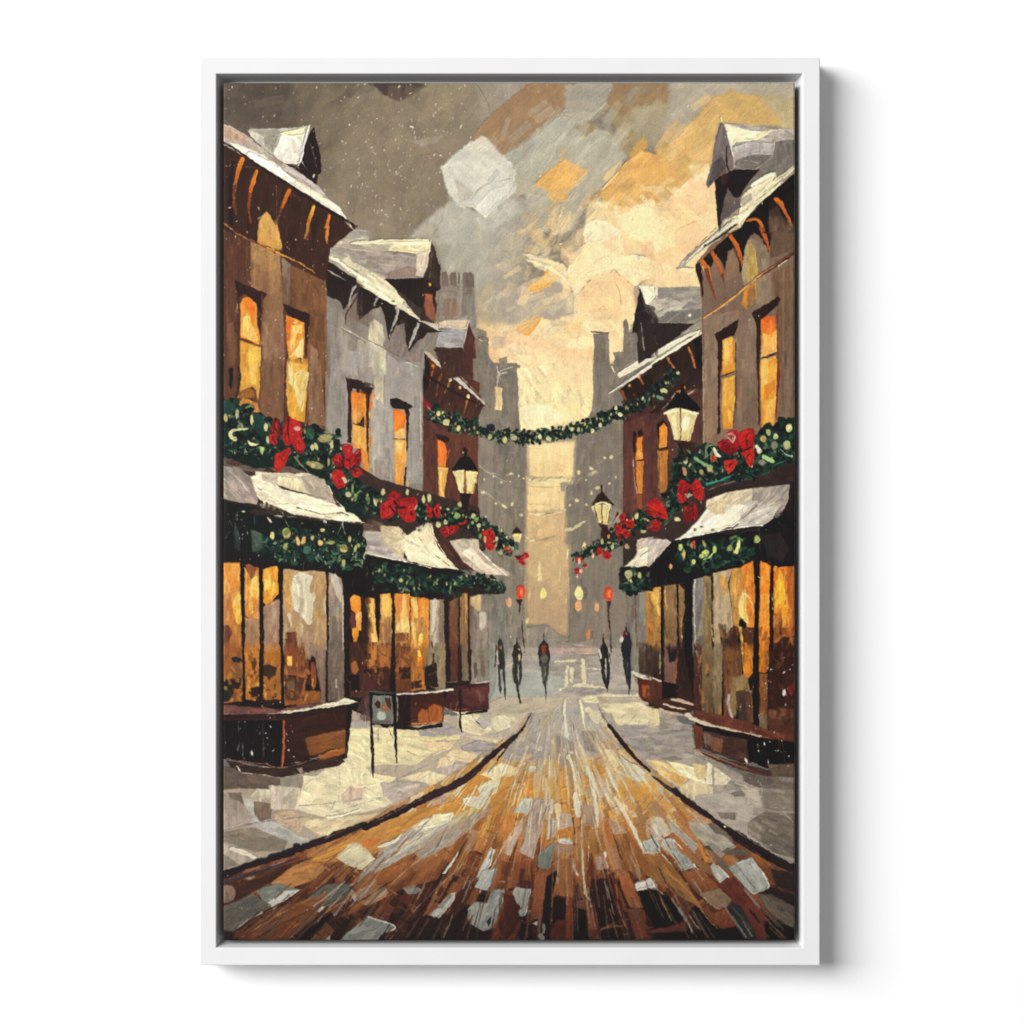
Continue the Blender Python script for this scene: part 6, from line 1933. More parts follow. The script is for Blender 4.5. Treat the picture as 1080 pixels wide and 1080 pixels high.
L d3d68a 625,330 640,270 645,220 24,20,12
L b9cf8a 370,385 420,370 450,330 6,5
D e8b070 285,275,14,24 125,435,14,22 230,350,10,30
L d8402a 310,300 300,250 12,20
D 7f9a5a 600,215,30,12,-20 660,230,30,10,20
* painted_garland | thick lit pine garland with bulbs and candy canes along the left shop fascia
@ Q21
P 10201b>12261f 0,130 110,170 170,200 300,220 430,270 440,420 560,570 620,590 460,540 380,420 250,370 120,380 0,320 f=1.5
@ C1
G x -20,350 150,420 330,520 500,570 680,560 860,640 240,230 b=.25 d=1.3
G x -20,600 150,620 330,640 500,700 700,720 830,740 120,120 b=.25 d=1.1
@ Q21
G x 430,290 420,400 500,480 600,530 760,540 880,560 960,590 1020,650 1085,680 90,90,60,60 b=.9 d=1.3
@ C1
P 1f5242>163c34 0,250 60,260 110,330 30,370 0,350 f=1.2 a=40 o=.8
B 1c4638>12302a 220,360 280,350 340,430 320,560 240,480 f=1 a=60 e=.4
B 2a5a44 640,460 700,480 690,560 620,540 f=1 o=.7
L dcd8a0 90,545 50,520 70,475 190,470 34,28,20,8 h=1.5 e=.5
L e4e0a8 190,560 215,590 270,590 14,30,10 h=1.5 e=.5
B a9c070 275,600 320,610 300,680 285,650 f=.8 e=.4
D e9dfa4 108,360,18,44 222,400,14,50 325,460,18,36 680,610,16,22 708,605,18,34,-15 825,580,16,44 955,970,26,28 340,550,12,30
D c9b878 20,385,16,34 780,540,60,36,-15 700,745,70,30,15 800,720,12,30
D e8c890 685,750,22,24
L 7f7a58 540,680 600,750 650,800 8,6
D 87a060 1005,980,16,24 985,930,10,40
L 4c7a60 560,60 560,60 1
@ C2
D e9dfa4 135,950,18,28 75,1030,14,34,-15 445,1000,14,34 488,1000,16,34 718,1045,18,22 320,950,16,30 380,1060,20,34,20
D 7aa060 20,1000,20,22
@ D2
D e9dfa4 630,0,16,14 555,118,20,24 612,98,18,20 865,125,18,20 820,50,20,22 755,5,12,12 815,100,10,16 978,240,12,18 910,230,14,20 1030,335,18,20 1035,160,10,20 1075,215,10,20
D 9abf6a 875,205,16,24 845,80,18,26 700,50,22,26
* painted_bow | red ribbon bow with a long tail on the left garland, nearest the left edge
@ C1
B 8c1a1c>6a1214 350,500 390,380 430,400 440,500 400,570 f=.8 e=.5
B c8281e>a31a18 350,510 400,500 420,590 390,600 350,560 f=.8 e=.6
B a5181a>c22420 450,470 490,380 520,370 520,600 480,600 445,540 f=.8 e=.6
B c8261e>a61c1a 500,380 560,400 605,460 600,520 630,620 580,670 530,600 500,500 f=.8 e=.7
B e23426 540,540 590,530 620,620 570,640 f=1 e=.4
B b81e1c>d0301f 480,620 515,610 500,680 460,760 405,815 385,750 395,660 f=.7 e=.8
L 5a0f12 500,380 490,480 510,600 8,12,10
L 5a0f12 430,420 450,500 10,6
L e8857a 395,690 430,650 5,3
D ecc4b4 565,470,26,16
L 3a0c0e 400,400 380,480 10,6
* painted_bow | red rosette bow on the left garland above the corner of the big awning
@ C1
B a3141e>cf2a2a 900,610 940,575 990,600 985,680 930,700 f=.8 e=.7
B b71d22>8a1218 820,690 880,650 920,700 900,780 850,750 f=.8 e=.6
B c4241f>a8191c 820,800 880,770 940,830 930,910 870,925 840,880 f=.8 e=.7
B ad1a22>c92a2c 920,690 1000,650 1020,720 960,780 920,760 f=.8 e=.6
B 97141c 1000,640 1045,615 1055,690 1040,760 1000,740 f=.8 e=.6
B a8201e>c03024 980,780 1030,760 1065,810 1010,840 980,820 f=.8 e=.5
L e06a60 920,600 945,590 8
L 4a0c12 900,700 920,760 860,770 10,12
L 4a0c12 960,760 1000,780 10
L e8a090 1010,660 1030,640 10,6
D ead9b8 925,860,14,26,-30
B d83c30 850,850 900,840 910,890 870,900 f=1 o=.7
* painted_bow | large red bow on the left garland under the grey house's narrow window
@ Q21
B b01a20>8c1218 610,480 640,460 670,480 660,520 620,520 f=.7 e=.7
B c2262a>a0181c 590,510 630,490 650,540 620,570 590,560 f=.7 e=.6
B 9c141a>bf2420 660,490 720,485 730,510 700,540 660,530 f=.7 e=.7
B b81d1d 650,530 700,530 715,575 690,580 660,560 f=.7 e=.6
B d03a38 600,535 625,525 630,550 605,560 f=.8 e=.4
L 4a0c10 640,500 655,530 690,520 8,6
L 4a0c10 625,520 640,545 5
@ D2
B c4201d 110,0 160,0 165,60 120,75 f=.7 e=.5
B c2241f 290,0 360,0 385,95 330,80 f=.7 e=.5
* painted_bow | small red bow on the left garland between the big bow and the lamp
@ Q21
B bc1f1e>94151a 755,530 780,520 790,560 770,565 f=.7 e=.6
B d0302a 785,530 805,505 815,550 800,570 f=.7 e=.6
L 4a0c10 783,530 787,565 4
@ D2
B b5201f 455,0 510,0 500,70 475,60 f=.7 e=.4
B c9271f 520,0 575,0 570,75 540,60 f=.7 e=.4
* painted_bow | ragged red bow hanging just above the furthest left awning
@ D2
B b01c1c>8c1519 560,140 620,130 680,140 640,200 600,220 f=.7 e=.6 r=1
B c42a22 560,160 610,160 600,210 f=.7 e=.5
B 8f171b 640,120 720,130 680,190 650,190 f=.7
B b51d20 700,110 770,80 775,110 720,125 f=.7 e=.4
W x 620,165,45 n=8
* painted_bow | bright red bow on the left garland beside the end of the row
@ D2
W x 935,190,60 950,270,50 940,230,50 n=14
B cf2a1c 900,170 950,140 990,200 960,260 900,250 f=.8 e=.5
B d5331f 900,270 960,250 990,300 940,320 f=.8 e=.5
D ecd8a8 910,228,10,20 1000,230,12,20
* painted_bow | tiny coral bow cluster at the far tip of the left garland by the small lamp
@ D3
W x 100,380,44 145,350,36 10,320,28 n=12
B d8404a 120,330 160,330 170,370 130,380 f=.8 e=.4
B d0303c 90,390 130,390 140,425 110,430 f=.8 e=.4
@ D2
W x 1070,300,30 n=8
@ D3
D 9ab09a 40,300,12,16 75,325,16,24
* painted_garland | lit garland swagged along the eave of the red-brown left house and out over the street
@ C2
G x 500,330 600,390 720,440 840,450 130,130 b=.9 d=1.4
G x 850,480 940,510 1010,520 1085,540 80,80,90 b=.6 d=1.4
@ C3
G x -20,510 60,530 150,545 260,520 380,505 500,490 600,450 740,400 850,340 960,310 1085,230 95,95,90,100,110 b=1 d=1.5
@ C4
G x -20,210 60,160 110,90 170,40 110,90 b=.7 d=1.2
@ C2
B 1f2430 915,440 985,430 990,480 930,490 f=.8
D e8dc90 558,355,16,24 712,465,18,26 948,530,22,26 1060,555,22,34 760,485,8,10
D d8c898 615,420,26,34,-30
D efe0b0 645,100,12,14
L c9a0a0 470,300 520,350 570,400 4
@ C4
D dfe0a0 177,45,16,18 80,180,30,22,30
D 8fb09a 40,230,30,14,20 
@ C3
D efe6b8 50,535,34,24,30 245,530,16,26 310,545,30,22,50 490,475,16,22 540,475,14,24 645,488,18,22 708,440,14,18 1030,240,14,18 855,360,20,14,30 825,310,12,20
@ B4
@ Q22
L 2a1c1a 650,90 600,130 540,170 14,12
* painted_garland | thick lit pine garland with big round bulbs along the right shop fascia
@ C4
P 11241f>142e26 180,620 380,600 500,600 760,520 900,480 1065,380 1065,720 900,780 700,850 500,880 390,920 250,860 190,800 f=1.5
G x 200,700 330,740 500,720 690,720 860,620 1060,520 250,240,250,260 b=.2 d=1.4
G x 240,820 420,860 640,820 850,760 1060,660 70,70 b=.1 d=1.2
@ Q22
G x 640,340 680,400 650,440 600,540 510,560 440,600 380,660 300,690 250,720 100,90,80,60,50,40 b=.6 d=1.4
@ C4
D dfe0a0 1025,465,26,34 1008,590,30,40 868,495,22,32,-15 922,528,22,26 238,720,16,16 432,780,14,32,-30 345,640,10,20
D e9c078 828,545,28,30 360,798,18,26 418,770,22,30
D a89a8a 915,595,30,34 820,725,30,30
L efe0c8 780,600 800,640 26,34
L a5cf8a 830,680 900,715 24,34
L 8aa878 310,690 380,740 430,760 18,26
D c9603a 228,640,22,16,30
D c98a68 232,795,18,38,-15
L 3c8a78 400,890 520,860 600,820 14,8
L 2c6a58 700,800 860,760 1050,690 8,5
L 8fb8a0 960,630 1000,670 1050,680 5
L efe4d0 455,620 470,660 500,680 22,26,12
@ D3
D efe0a0 720,245,18,28 800,290,14,22 910,285,22,16,30 980,55,18,26 650,350,12,20 1035,170,24,14 770,255,16,10
D c9a090 905,280,16,20
@ D4
D efe0a0 225,15,12,18 175,75,24,14,20
@ Q22
D efe4b0 660,538,9,10 635,570,12,8,20 485,555,5,10 
* painted_bow | big red rose bow on the right garland nearest the right edge
@ C4
B a8161c>7a0e14 480,580 520,545 600,560 640,640 570,670 500,640 f=.7 e=.7
B c4252a>a3191e 530,500 600,475 650,490 650,640 610,620 590,560 f=.7 e=.6
B d02a24>b81f20 640,600 650,500 700,475 750,480 755,620 700,640 f=.7 e=.8
B a0141a 690,470 760,465 765,560 740,500 f=.7 e=.4
B c8251f>d8392a 650,650 700,630 765,620 750,750 720,765 690,690 f=.7 e=.7
B c9281f>e04a34 525,710 580,700 640,710 600,780 560,820 530,760 f=.7 e=.7
P e6c9b8>d8a898 540,510 590,495 620,530 595,580 560,540 f=.8 e=.6
B 3a0e3a 510,580 540,572 590,580 560,592 f=.8
L 4a0c12 650,640 700,625 750,600 8,6
L 4a0c12 600,680 640,670 650,600 10,6
B e07a3a 420,680 460,660 480,710 440,725 f=.8 e=.4
L 5a1014 530,600 570,630 600,620 6
* painted_bow | crimson bow on the right garland directly under the big lamp
@ C4
B b5201f>8c1519 170,940 200,850 260,880 300,920 250,960 200,970 f=.7 e=.6
B cf2a20>b01c1e 290,900 320,840 380,930 385,990 350,1020 310,990 f=.7 e=.7
B c4241f 165,970 230,960 250,1010 200,1040 f=.7 e=.5
L 3a0c10 270,920 260,960 300,960 10,8
@ Q22
B a81a1c>8c1418 660,570 690,530 700,500 715,560 690,580 f=.7 e=.5
B c5221e 690,430 715,420 735,470 720,500 690,480 f=.7 e=.4
@ D4
B 7a1a18 220,0 300,0 300,50 240,110 220,90 f=.7 e=.4
* painted_bow | red bow on the right garland between the big lamp and the middle lamp
@ Q22
W x 550,520,32 575,550,26 555,580,26 n=12
B b81e20>d33230 530,510 555,485 590,520 600,560 565,560 530,530 f=.7 e=.6
@ C4
B c0201d -10,1000 30,1000 75,1050 75,1085 -10,1085 f=.7 e=.4
@ D4
B d0281d -10,0 60,0 110,80 60,70 40,60 -10,50 f=.7 e=.6
B a81c1a -10,90 40,80 45,150 10,170 -10,150 f=.7 e=.5
* painted_bow | red poinsettia-like bow hanging just beside the middle right lamp
@ D3
B c8241f>a01a1c 850,60 880,20 900,40 900,120 860,110 f=.7 e=.6
B d43226>b3201f 900,90 940,70 970,110 960,150 900,140 f=.7 e=.6
B b81d1d 805,130 830,110 870,130 870,190 820,180 f=.7 e=.6
B d03024>b01c1c 870,150 920,150 935,200 900,230 880,200 f=.7 e=.6
B c4261f>a0181b 825,190 860,180 870,230 850,250 f=.7 e=.6
L 4a0c10 880,120 870,160 8
L 5a2018 800,100 840,30 10,14
* painted_bow | small red bows trailing at the far tip of the right garland
@ D3
W x 700,330,44 760,350,40 545,385,34 540,470,34 595,430,22 n=12
B cf2f28 680,300 720,290 730,340 690,350 f=.7 e=.4
B c42824 740,320 800,350 770,385 730,370 f=.7 e=.4
B d03a38 515,370 560,360 585,395 550,405 f=.7 e=.4
B c8302e 505,460 545,440 575,470 540,500 f=.7 e=.4
D efe0c0 550,395,12,26 530,515,10,12 560,470,10,14 650,350,10,24
@ Q22
@
* painted_street_lamp | glowing four-paned lamp on the left, in front of the red-brown house
@ C2
B 2a1810 735,620 760,605 780,630 765,665 735,660 f=.7 e=.5
D d8a868 745,650,8,10
L 1a1010 765,660 762,690 22,26
B 17100f>221614 660,780 690,740 730,680 790,680 830,740 860,790 760,800 f=.7 e=.6
P 17100f 662,782 720,690 800,690 858,790 760,785 f=.6
P e0cd90>ecdca0 665,795 750,790 750,960 720,955 700,900 f=.7 e=.5 a=80 s=.15
P eadf9f>d9c07c 765,785 860,800 825,960 770,965 f=.7 e=.5 a=95 s=.15
L f6edc0 690,790 745,785 10,14 h=1.5
L f6edc0 770,790 855,800 10,8 h=1.5
L f5e9b8 735,830 735,930 20,14 o=.8
L f5e9b8 790,840 785,930 22,12 o=.8
L a86830 757,780 758,960 10,9 r=.3
L 5a3018 660,800 705,940 4,3
L 5a3018 862,800 818,960 5,5
P 241510 715,955 810,960 790,1000 770,1100 740,1100 730,1000 f=.7
@ D2
L 1e1412 765,-20 765,20 24,14 o=.7
* painted_street_lamp | tiny pale lamp far down the left side at the garland's tip
@ D3
P 33241c 30,185 70,135 112,182 f=.7
P e9d890>dcc884 35,188 108,185 90,260 60,262 f=.8 e=.5
L 4a5a50 70,260 75,300 30,20
* painted_street_lamp | biggest glowing lamp with pointed black cap on the right side
@ C4
L 2c1a18 200,110 120,230 20,330 20,26,30 s=.2
L c9b8a4 160,200 110,270 60,320 7,8,4
B 120d0d>1f1614 75,310 130,260 190,190 230,180 280,260 350,320 310,345 200,330 130,330 f=.7 e=.6
P 120d0d 78,318 190,190 235,185 358,325 320,345 210,325 f=.6
B b9682c 215,150 235,140 240,165 222,170 f=.7
L e08a3a 170,188 195,185 12
L 1a1010 215,140 215,190 26,34
L d8b9a8 260,205 290,190 318,165 8,4
P dfcd98>e6d7a4 90,350 195,310 200,560 150,550 120,450 f=.7 e=.6 a=80 s=.15
P e6dca4>d9c488 205,320 330,350 300,450 270,570 205,560 f=.7 e=.6 a=95 s=.15
L f6f0c8 75,350 130,330 190,312 12,18,10 h=1.6
L f6f0c8 210,320 280,345 335,350 12,18,14 h=1.6
B f8f5d0 210,400 235,370 265,400 245,470 215,480 f=1
L efe4b4 150,370 165,530 20,16 o=.8
L efe4b4 285,400 265,520 14,12 o=.8
L 6a4a2c 198,315 200,450 198,560 9,6,7 r=.3
L 5a3420 105,390 150,550 4
L 5a3420 332,360 275,570 5
P 3a2018 150,560 290,565 300,600 350,640 280,640 220,600 f=.8
D 6a5030 190,555,8,10 240,560,8,8
L 2a1c18 230,600 235,700 50,30 o=.6
* painted_street_lamp | medium glowing lamp on the right side above the middle of the garland
@ C3
L 2e1a14 718,900 714,970 10,22
P 26150f>3a2218 635,1060 690,970 720,950 760,990 812,1050 720,1045 f=.7 e=.5
P e6dca0 640,1060 715,1045 715,1090 665,1090 f=.7
P ece2b0 725,1045 795,1055 775,1090 725,1090 f=.7
@ D3
P e3d394>d9c27c 665,-20 715,-30 715,110 690,100 f=.7 e=.5 a=85 s=.15
P e9dda0>dcc884 722,-30 780,-20 760,110 722,115 f=.7 e=.5 a=95 s=.15
L f6efc4 665,-35 715,-50 10,12
L f6efc4 725,-50 785,-35 10
L 6a3c20 717,-40 720,110 7 r=.3
L 3a2018 660,-20 690,90 5
L 3a2018 785,-20 765,100 6
P 3a1c14 690,110 760,115 770,150 800,200 780,240 740,220 710,200 715,150 f=.7 e=.3
D d8a060 768,210,10,14
* painted_lantern | orange-red lantern on a thin dark post left of the bright gap
@ D3
B c93c22>d8482a 68,600 90,578 120,580 135,620 133,680 90,685 72,650 f=.7 e=.6
B ef7a4c 95,600 120,600 125,660 105,670 f=.8 o=.9
L f0a070 100,610 105,650 8
P 3a1c18 68,685 118,688 108,720 95,785 85,780 88,730 f=.6
L 4a4440 88,780 90,800 5,4
L 3f3a36 112,850 118,960 132,1085 8,9,10
* painted_lantern | orange-red lantern on a thin dark post right of the bright gap
@ D3
B c93c22>d8482a 738,600 765,585 798,600 800,690 770,700 742,680 f=.7 e=.6
B f07f4c 758,615 785,610 785,670 762,670 f=.8 o=.9
P 3a1c1c 745,698 790,698 778,740 765,740 f=.6
L 3a2626 770,720 768,800 775,860 785,960 790,1085 18,16,12,9,6
* painted_person | dark walker at far left of the group in a long coat
@
L 26221e 526.5,670 526.5,677 .8,1.6
L 33302a 527.5,676 528.5,688 529.5,703 3.5,7.5,6 s=.3
L 3a3a34 526,702 527,718 528,733 3,2.6,.6 s=.3
L 3a3a34 531,702 532,720 533,738 3.4,2.6,.6 s=.3
L 45453e 523.5,682 522.5,694 522,703 2,1.6,.8
D 8a6a54 528,683,1.1,2
D cfc6b4 524,690,.6,2.4
D 8d8a80 529,712,.7,9
* painted_person | dark walker in a shawl, second from the left, beside the left lantern post
@
L 26221e 545,673 545,679 .8,1.8
P 2c2823 541.5,682 545,677 548.5,682 551,690 549,699 541,699 539.5,690 f=.7 e=.4
L 35322c 544,697 542.5,708 544,720 7,6,3 s=.3
L 3a3630 548,698 549.5,712 548,722 4,3.4,2 s=.3
L 2c2824 545,718 546,730 549,742 3.6,2.4,1.2 s=.2
D b98a6c 547.5,685,1.2,1.4
D e0c8a0 548,694,.8,2.4
D 9a958a 546.2,706,.6,4
* painted_person | walker in the centre of the street with a rust red panel on a dark coat
@
L 2a1f1a 573.5,668 573.5,676 1,2
P 2e2622 569.5,680 573.5,675 578,680 580.5,690 579,703 569,703 567.5,689 f=.7 e=.4 
B 7c3626 571,681 575.5,680 576.5,690 571.5,691 f=.7
L 4a4844 572.5,701 573,712 574,722 4,3.6,2.4 s=.3
L 3f3c38 577,701 577,712 575.5,722 4,3.4,2 s=.3
L 3a3832 575,720 575.5,732 575.5,742 3.4,1.6,.8 s=.2
D 5a5850 574,695,3.6,5
* painted_person | slim dark walker right of centre with a pale edge to the coat
@
L 241c1a 636.5,669 636.5,678 .8,1.8
P 241f1f 632.5,684 636.5,677 641,683 642.5,692 641,706 635,706 631,690 f=.7 e=.4
L 241e20 635,702 637,714 640,727 3.2,2.8,1.4 s=.2
L 241e20 641.5,700 642,713 640.5,730 3.2,3,1 s=.2
L d8d0bc 632,686 633.5,694 1.4,2
L cfc8b6 638.8,695 639.4,705 1.2
L 3a3434 643,690 644,700 1.6,1
* painted_person | tallest dark walker on the right in a navy coat with a white bag at the side
@
L 1e1816 660.5,657 660,667 1,2
P 23222a 656.5,671 660,664 664.5,668 666,680 664,699 658,699 655,684 f=.7 e=.4
L 2b2b30 659,697 660.5,710 662,722 4,3.4,2 s=.2
L 25252a 663.5,697 664,712 663.5,733 4,3,.9 s=.2
D d9d6c4 655.5,674,1.8,4,10
B b8402a 659.5,665 661.5,667 661,671 659,669 f=.6
* painted_signboard | framed pavement sign with a faded picture standing in front of the middle left shop
@ E2
P 7a7d74>6c6c64 50,335 210,335 215,550 60,555 f=.7 e=.4
B 3e231a 70,400 100,360 120,400 110,430 90,440 f=.7
B 9a5a38 110,410 160,400 175,440 140,470 f=.7 e=.3
P 4a2e24 150,360 190,350 200,460 170,420 f=.8
B b8876a 130,420 150,410 150,450 f=.7
D b5bdb4 122,488,32,32
P 5a5248 60,520 200,530 205,552 60,552 f=.8 o=.6
L 1a1412 52,330 130,340 210,335 5,6
L 6f756c>2c2a26 35,305 120,315 230,320 14,16,12 r=.5
L 14100f 42,320 48,560 56,780 60,960 24,20,24,8 r=.6
L 14100f 215,330 225,520 232,700 240,850 26,24,18,10 r=.6
L 14100f 50,555 215,555 10,8
L 8c8a80 236,340 250,440 240,540 6,5,3
L 7a7080 100,590 100,690 6,4 o=.6
L 2a1e1a 180,590 210,660 4,3
L 9a8a7a 240,870 230,920 18,8 o=.6
* painted_signboard | small dark trestle standing before the furthest left shop
@ E2
L 1a1412 720,300 725,480 718,540 735,610 10,14,18,10 r=.6
L 1a1412 730,480 800,468 860,462 918,455 12,16,22,18 r=.6
L 1e1614 815,480 820,515 850,535 878,565 5,6,8,5
@
'''
PAINT_GAIN = 0.90
AMB = 0.26
LW, LH, LE = 8.8, 5.8, 1820.0
LPOS = (-7.3, -7.6, 3.1)
# ---------------------------------------------------------------- scene
import bpy
from mathutils import Vector
run(PAINT)
finish()

S = 0.001                                   # one pixel of the photograph is one millimetre
CX, CY = 540.0, 540.0
def W(x, y, z): return ((x - CX) * S, -z * S, (CY - y) * S)     # wall is the plane y = 0, z (mm) comes out of it towards the viewer
scene = bpy.context.scene
col = scene.collection

def mat(name, color, rough, spec=0.5, bump=None, noise=0.0):
    m = bpy.data.materials.new(name); m.use_nodes = True
    nt = m.node_tree; b = nt.nodes['Principled BSDF']
    b.inputs['Base Color'].default_value = (*color, 1); b.inputs['Roughness'].default_value = rough
    b.inputs['Specular IOR Level'].default_value = spec
    if bump:
        tc = nt.nodes.new('ShaderNodeTexCoord'); n = nt.nodes.new('ShaderNodeTexNoise'); bp = nt.nodes.new('ShaderNodeBump')
        n.inputs['Scale'].default_value = bump[0]; n.inputs['Detail'].default_value = 6
        bp.inputs['Strength'].default_value = bump[1]; bp.inputs['Distance'].default_value = 0.0004
        nt.links.new(tc.outputs['Object'], n.inputs['Vector']); nt.links.new(n.outputs['Fac'], bp.inputs['Height'])
        nt.links.new(bp.outputs['Normal'], b.inputs['Normal'])
        if noise:
            r = nt.nodes.new('ShaderNodeValToRGB')
            r.color_ramp.elements[0].color = (*[c * (1 - noise) for c in color], 1); r.color_ramp.elements[1].color = (*color, 1)
            r.color_ramp.elements[0].position = .35; r.color_ramp.elements[1].position = .6
            nt.links.new(n.outputs['Fac'], r.inputs['Fac']); nt.links.new(r.outputs['Color'], b.inputs['Base Color'])
    return m

M_WALL = mat('white_wall_paint', (.93, .93, .93), .9, .1, (60, .04))
M_FRAME = mat('white_lacquered_wood', (.745, .745, .742), .55, .12, (25, .05), .015)
M_BACK = mat('grey_backing_board', (.22, .225, .225), .85, .1, (80, .2), .15)
M_EDGE = mat('dark_canvas_edge', (.09, .08, .075), .8, .1, (300, .4), .2)

# print on canvas: colour lives on the painted relief, weave comes from two crossed waves
M_PRINT = bpy.data.materials.new('printed_canvas'); M_PRINT.use_nodes = True
nt = M_PRINT.node_tree; B = nt.nodes['Principled BSDF']
at = nt.nodes.new('ShaderNodeAttribute'); at.attribute_name = 'paint'
nt.links.new(at.outputs['Color'], B.inputs['Base Color'])
B.inputs['Roughness'].default_value = .62; B.inputs['Specular IOR Level'].default_value = .16
tc = nt.nodes.new('ShaderNodeTexCoord')
hs = []
for d in ('X', 'Z'):
    w = nt.nodes.new('ShaderNodeTexWave'); w.wave_type = 'BANDS'; w.bands_direction = d
    w.inputs['Scale'].default_value = 210 if d == 'X' else 250; w.inputs['Distortion'].default_value = 1.2
    w.inputs['Detail'].default_value = 2; w.inputs['Detail Scale'].default_value = 3
    nt.links.new(tc.outputs['Object'], w.inputs['Vector']); hs.append(w)
ad = nt.nodes.new('ShaderNodeMath'); ad.operation = 'ADD'
nt.links.new(hs[0].outputs['Fac'], ad.inputs[0]); nt.links.new(hs[1].outputs['Fac'], ad.inputs[1])
bp = nt.nodes.new('ShaderNodeBump'); bp.inputs['Strength'].default_value = .16; bp.inputs['Distance'].default_value = .0002
nt.links.new(ad.outputs[0], bp.inputs['Height']); nt.links.new(bp.outputs['Normal'], B.inputs['Normal'])

def empty(name, loc):
    o = bpy.data.objects.new(name, None); col.objects.link(o); o.location = loc; o.empty_display_size = .05; return o
def mesh(name, verts, faces, m, parent=None, smooth=False, loc=(0, 0, 0)):
    me = bpy.data.meshes.new(name); me.from_pydata([tuple(Vector(v) - Vector(loc)) for v in verts], [], faces); me.update()
    me.materials.append(m)
    if smooth: me.shade_smooth()
    o = bpy.data.objects.new(name, me); col.objects.link(o)
    if parent: o.parent = parent
    return o

# wall
ww = 6000
wall = mesh('wall', [W(CX - ww, CY + ww, 0), W(CX + ww, CY + ww, 0), W(CX + ww, CY - ww, 0), W(CX - ww, CY - ww, 0),
                     W(CX - ww, CY + ww, -80), W(CX + ww, CY + ww, -80), W(CX + ww, CY - ww, -80), W(CX - ww, CY - ww, -80)],
            [(0, 1, 2, 3), (7, 6, 5, 4), (4, 5, 1, 0), (3, 2, 6, 7), (1, 5, 6, 2), (4, 0, 3, 7)], M_WALL)
wall['kind'] = 'structure'; wall['label'] = 'plain bright white wall behind the framed picture'; wall['category'] = 'wall'

# perspective of the photograph: the camera stands DIST in front of the wall, the frame front is DEP out of it
DIST = 2600.0
DEP = 44.0; ZB = 3.0
FX0, FX1, FY0, FY1 = 210.6, 864.8, 60.3, 1018.3        # outer edges of the frame front
IX0, IX1, IY0, IY1 = 228.2, 846.2, 77.8, 999.3         # opening
origin = W((FX0 + FX1) / 2, FY1, 0)
root = empty('framed_picture', origin)
root['label'] = 'canvas print of a snowy festive shopping street in a white floating frame on the wall'
root['category'] = 'framed picture'
def P(*a): return Vector(W(*a)) - Vector(origin)

# floating frame: four mitred rails with small bevels, each a stepped L section with a back ledge
BV = 1.1
def rail(name_label, corners_out, corners_in):
    # section from outside back, up the side, across the front, down the inside, across the ledge
    (ox0, oy0), (ox1, oy1) = corners_out; (ix0, iy0), (ix1, iy1) = corners_in
    def lerp(a, b, t): return a + (b - a) * t
    Wd = math.hypot(ix0 - ox0, iy0 - oy0)
    k = BV / 18.0
    sec = [(0, ZB), (0, DEP - BV), (k * .3, DEP - BV * .3), (k, DEP), (1 - k, DEP), (1 - k * .3, DEP - BV * .3), (1, DEP - BV), (1.28, 21), (1.9, 21), (1.9, ZB)]
    v = []
    for (ax, ay), (bx, by) in ((corners_out[0], corners_in[0]), (corners_out[1], corners_in[1])):
        for t, z in sec: v.append(P(lerp(ax, bx, t), lerp(ay, by, t), z))
    n = len(sec); f = []
    for i in range(n):
        j = (i + 1) % n; f.append((i, j, n + j, n + i))
    f.append(tuple(range(n))[::-1]); f.append(tuple(range(n, 2 * n)))
    o = mesh('rail', v, f, M_FRAME)
    bmn(o)
    return o
import bmesh
def bmn(o):
    b = bmesh.new(); b.from_mesh(o.data); bmesh.ops.recalc_face_normals(b, faces=b.faces); b.to_mesh(o.data); b.free()
frame = empty('frame', (0, 0, 0)); frame.parent = root
frame['label'] = 'white mitred wooden floating frame'
g = .004
O = [(FX0, FY0), (FX1, FY0), (FX1, FY1), (FX0, FY1)]; I = [(IX0, IY0), (IX1, IY0), (IX1, IY1), (IX0, IY1)]
for q, lb in enumerate(('top rail of the white frame', 'right rail of the white frame', 'bottom rail of the white frame', 'left rail of the white frame')):
    a, b = q, (q + 1) % 4
    def shift(p, t):                       # a hairline open mitre
        return p
    dx = (g if O[a][0] < O[b][0] else -g if O[a][0] > O[b][0] else 0); dy = (g if O[a][1] < O[b][1] else -g if O[a][1] > O[b][1] else 0)
    r = rail(lb, ((O[a][0] + dx, O[a][1] + dy), (O[b][0] - dx, O[b][1] - dy)), ((I[a][0] + dx, I[a][1] + dy), (I[b][0] - dx, I[b][1] - dy)))
    r.parent = frame; r['label'] = lb
# backing board closing the frame behind the canvas
def slab(name, x0, y0, x1, y1, z0, z1, m):
    v = [P(x0, y1, z0), P(x1, y1, z0), P(x1, y0, z0), P(x0, y0, z0), P(x0, y1, z1), P(x1, y1, z1), P(x1, y0, z1), P(x0, y0, z1)]
    o = mesh(name, v, [(3, 2, 1, 0), (4, 5, 6, 7), (0, 1, 5, 4), (1, 2, 6, 5), (2, 3, 7, 6), (3, 0, 4, 7)], m); bmn(o); return o
bk = slab('backing_board', 246, 96, 829, 982, 5, 11.5, M_BACK); bk.parent = root

# stretched canvas: the print covers the face, dark edges turn back over the stretcher
ZC = DEP - 1.6
canvas = slab('canvas', PX0 + .4, PY0 + .4, PX1 - .4, PY1 - .4, 12.5, ZC - 1.2, M_EDGE)
canvas.parent = root; canvas['label'] = 'stretched canvas with dark wrapped edges'

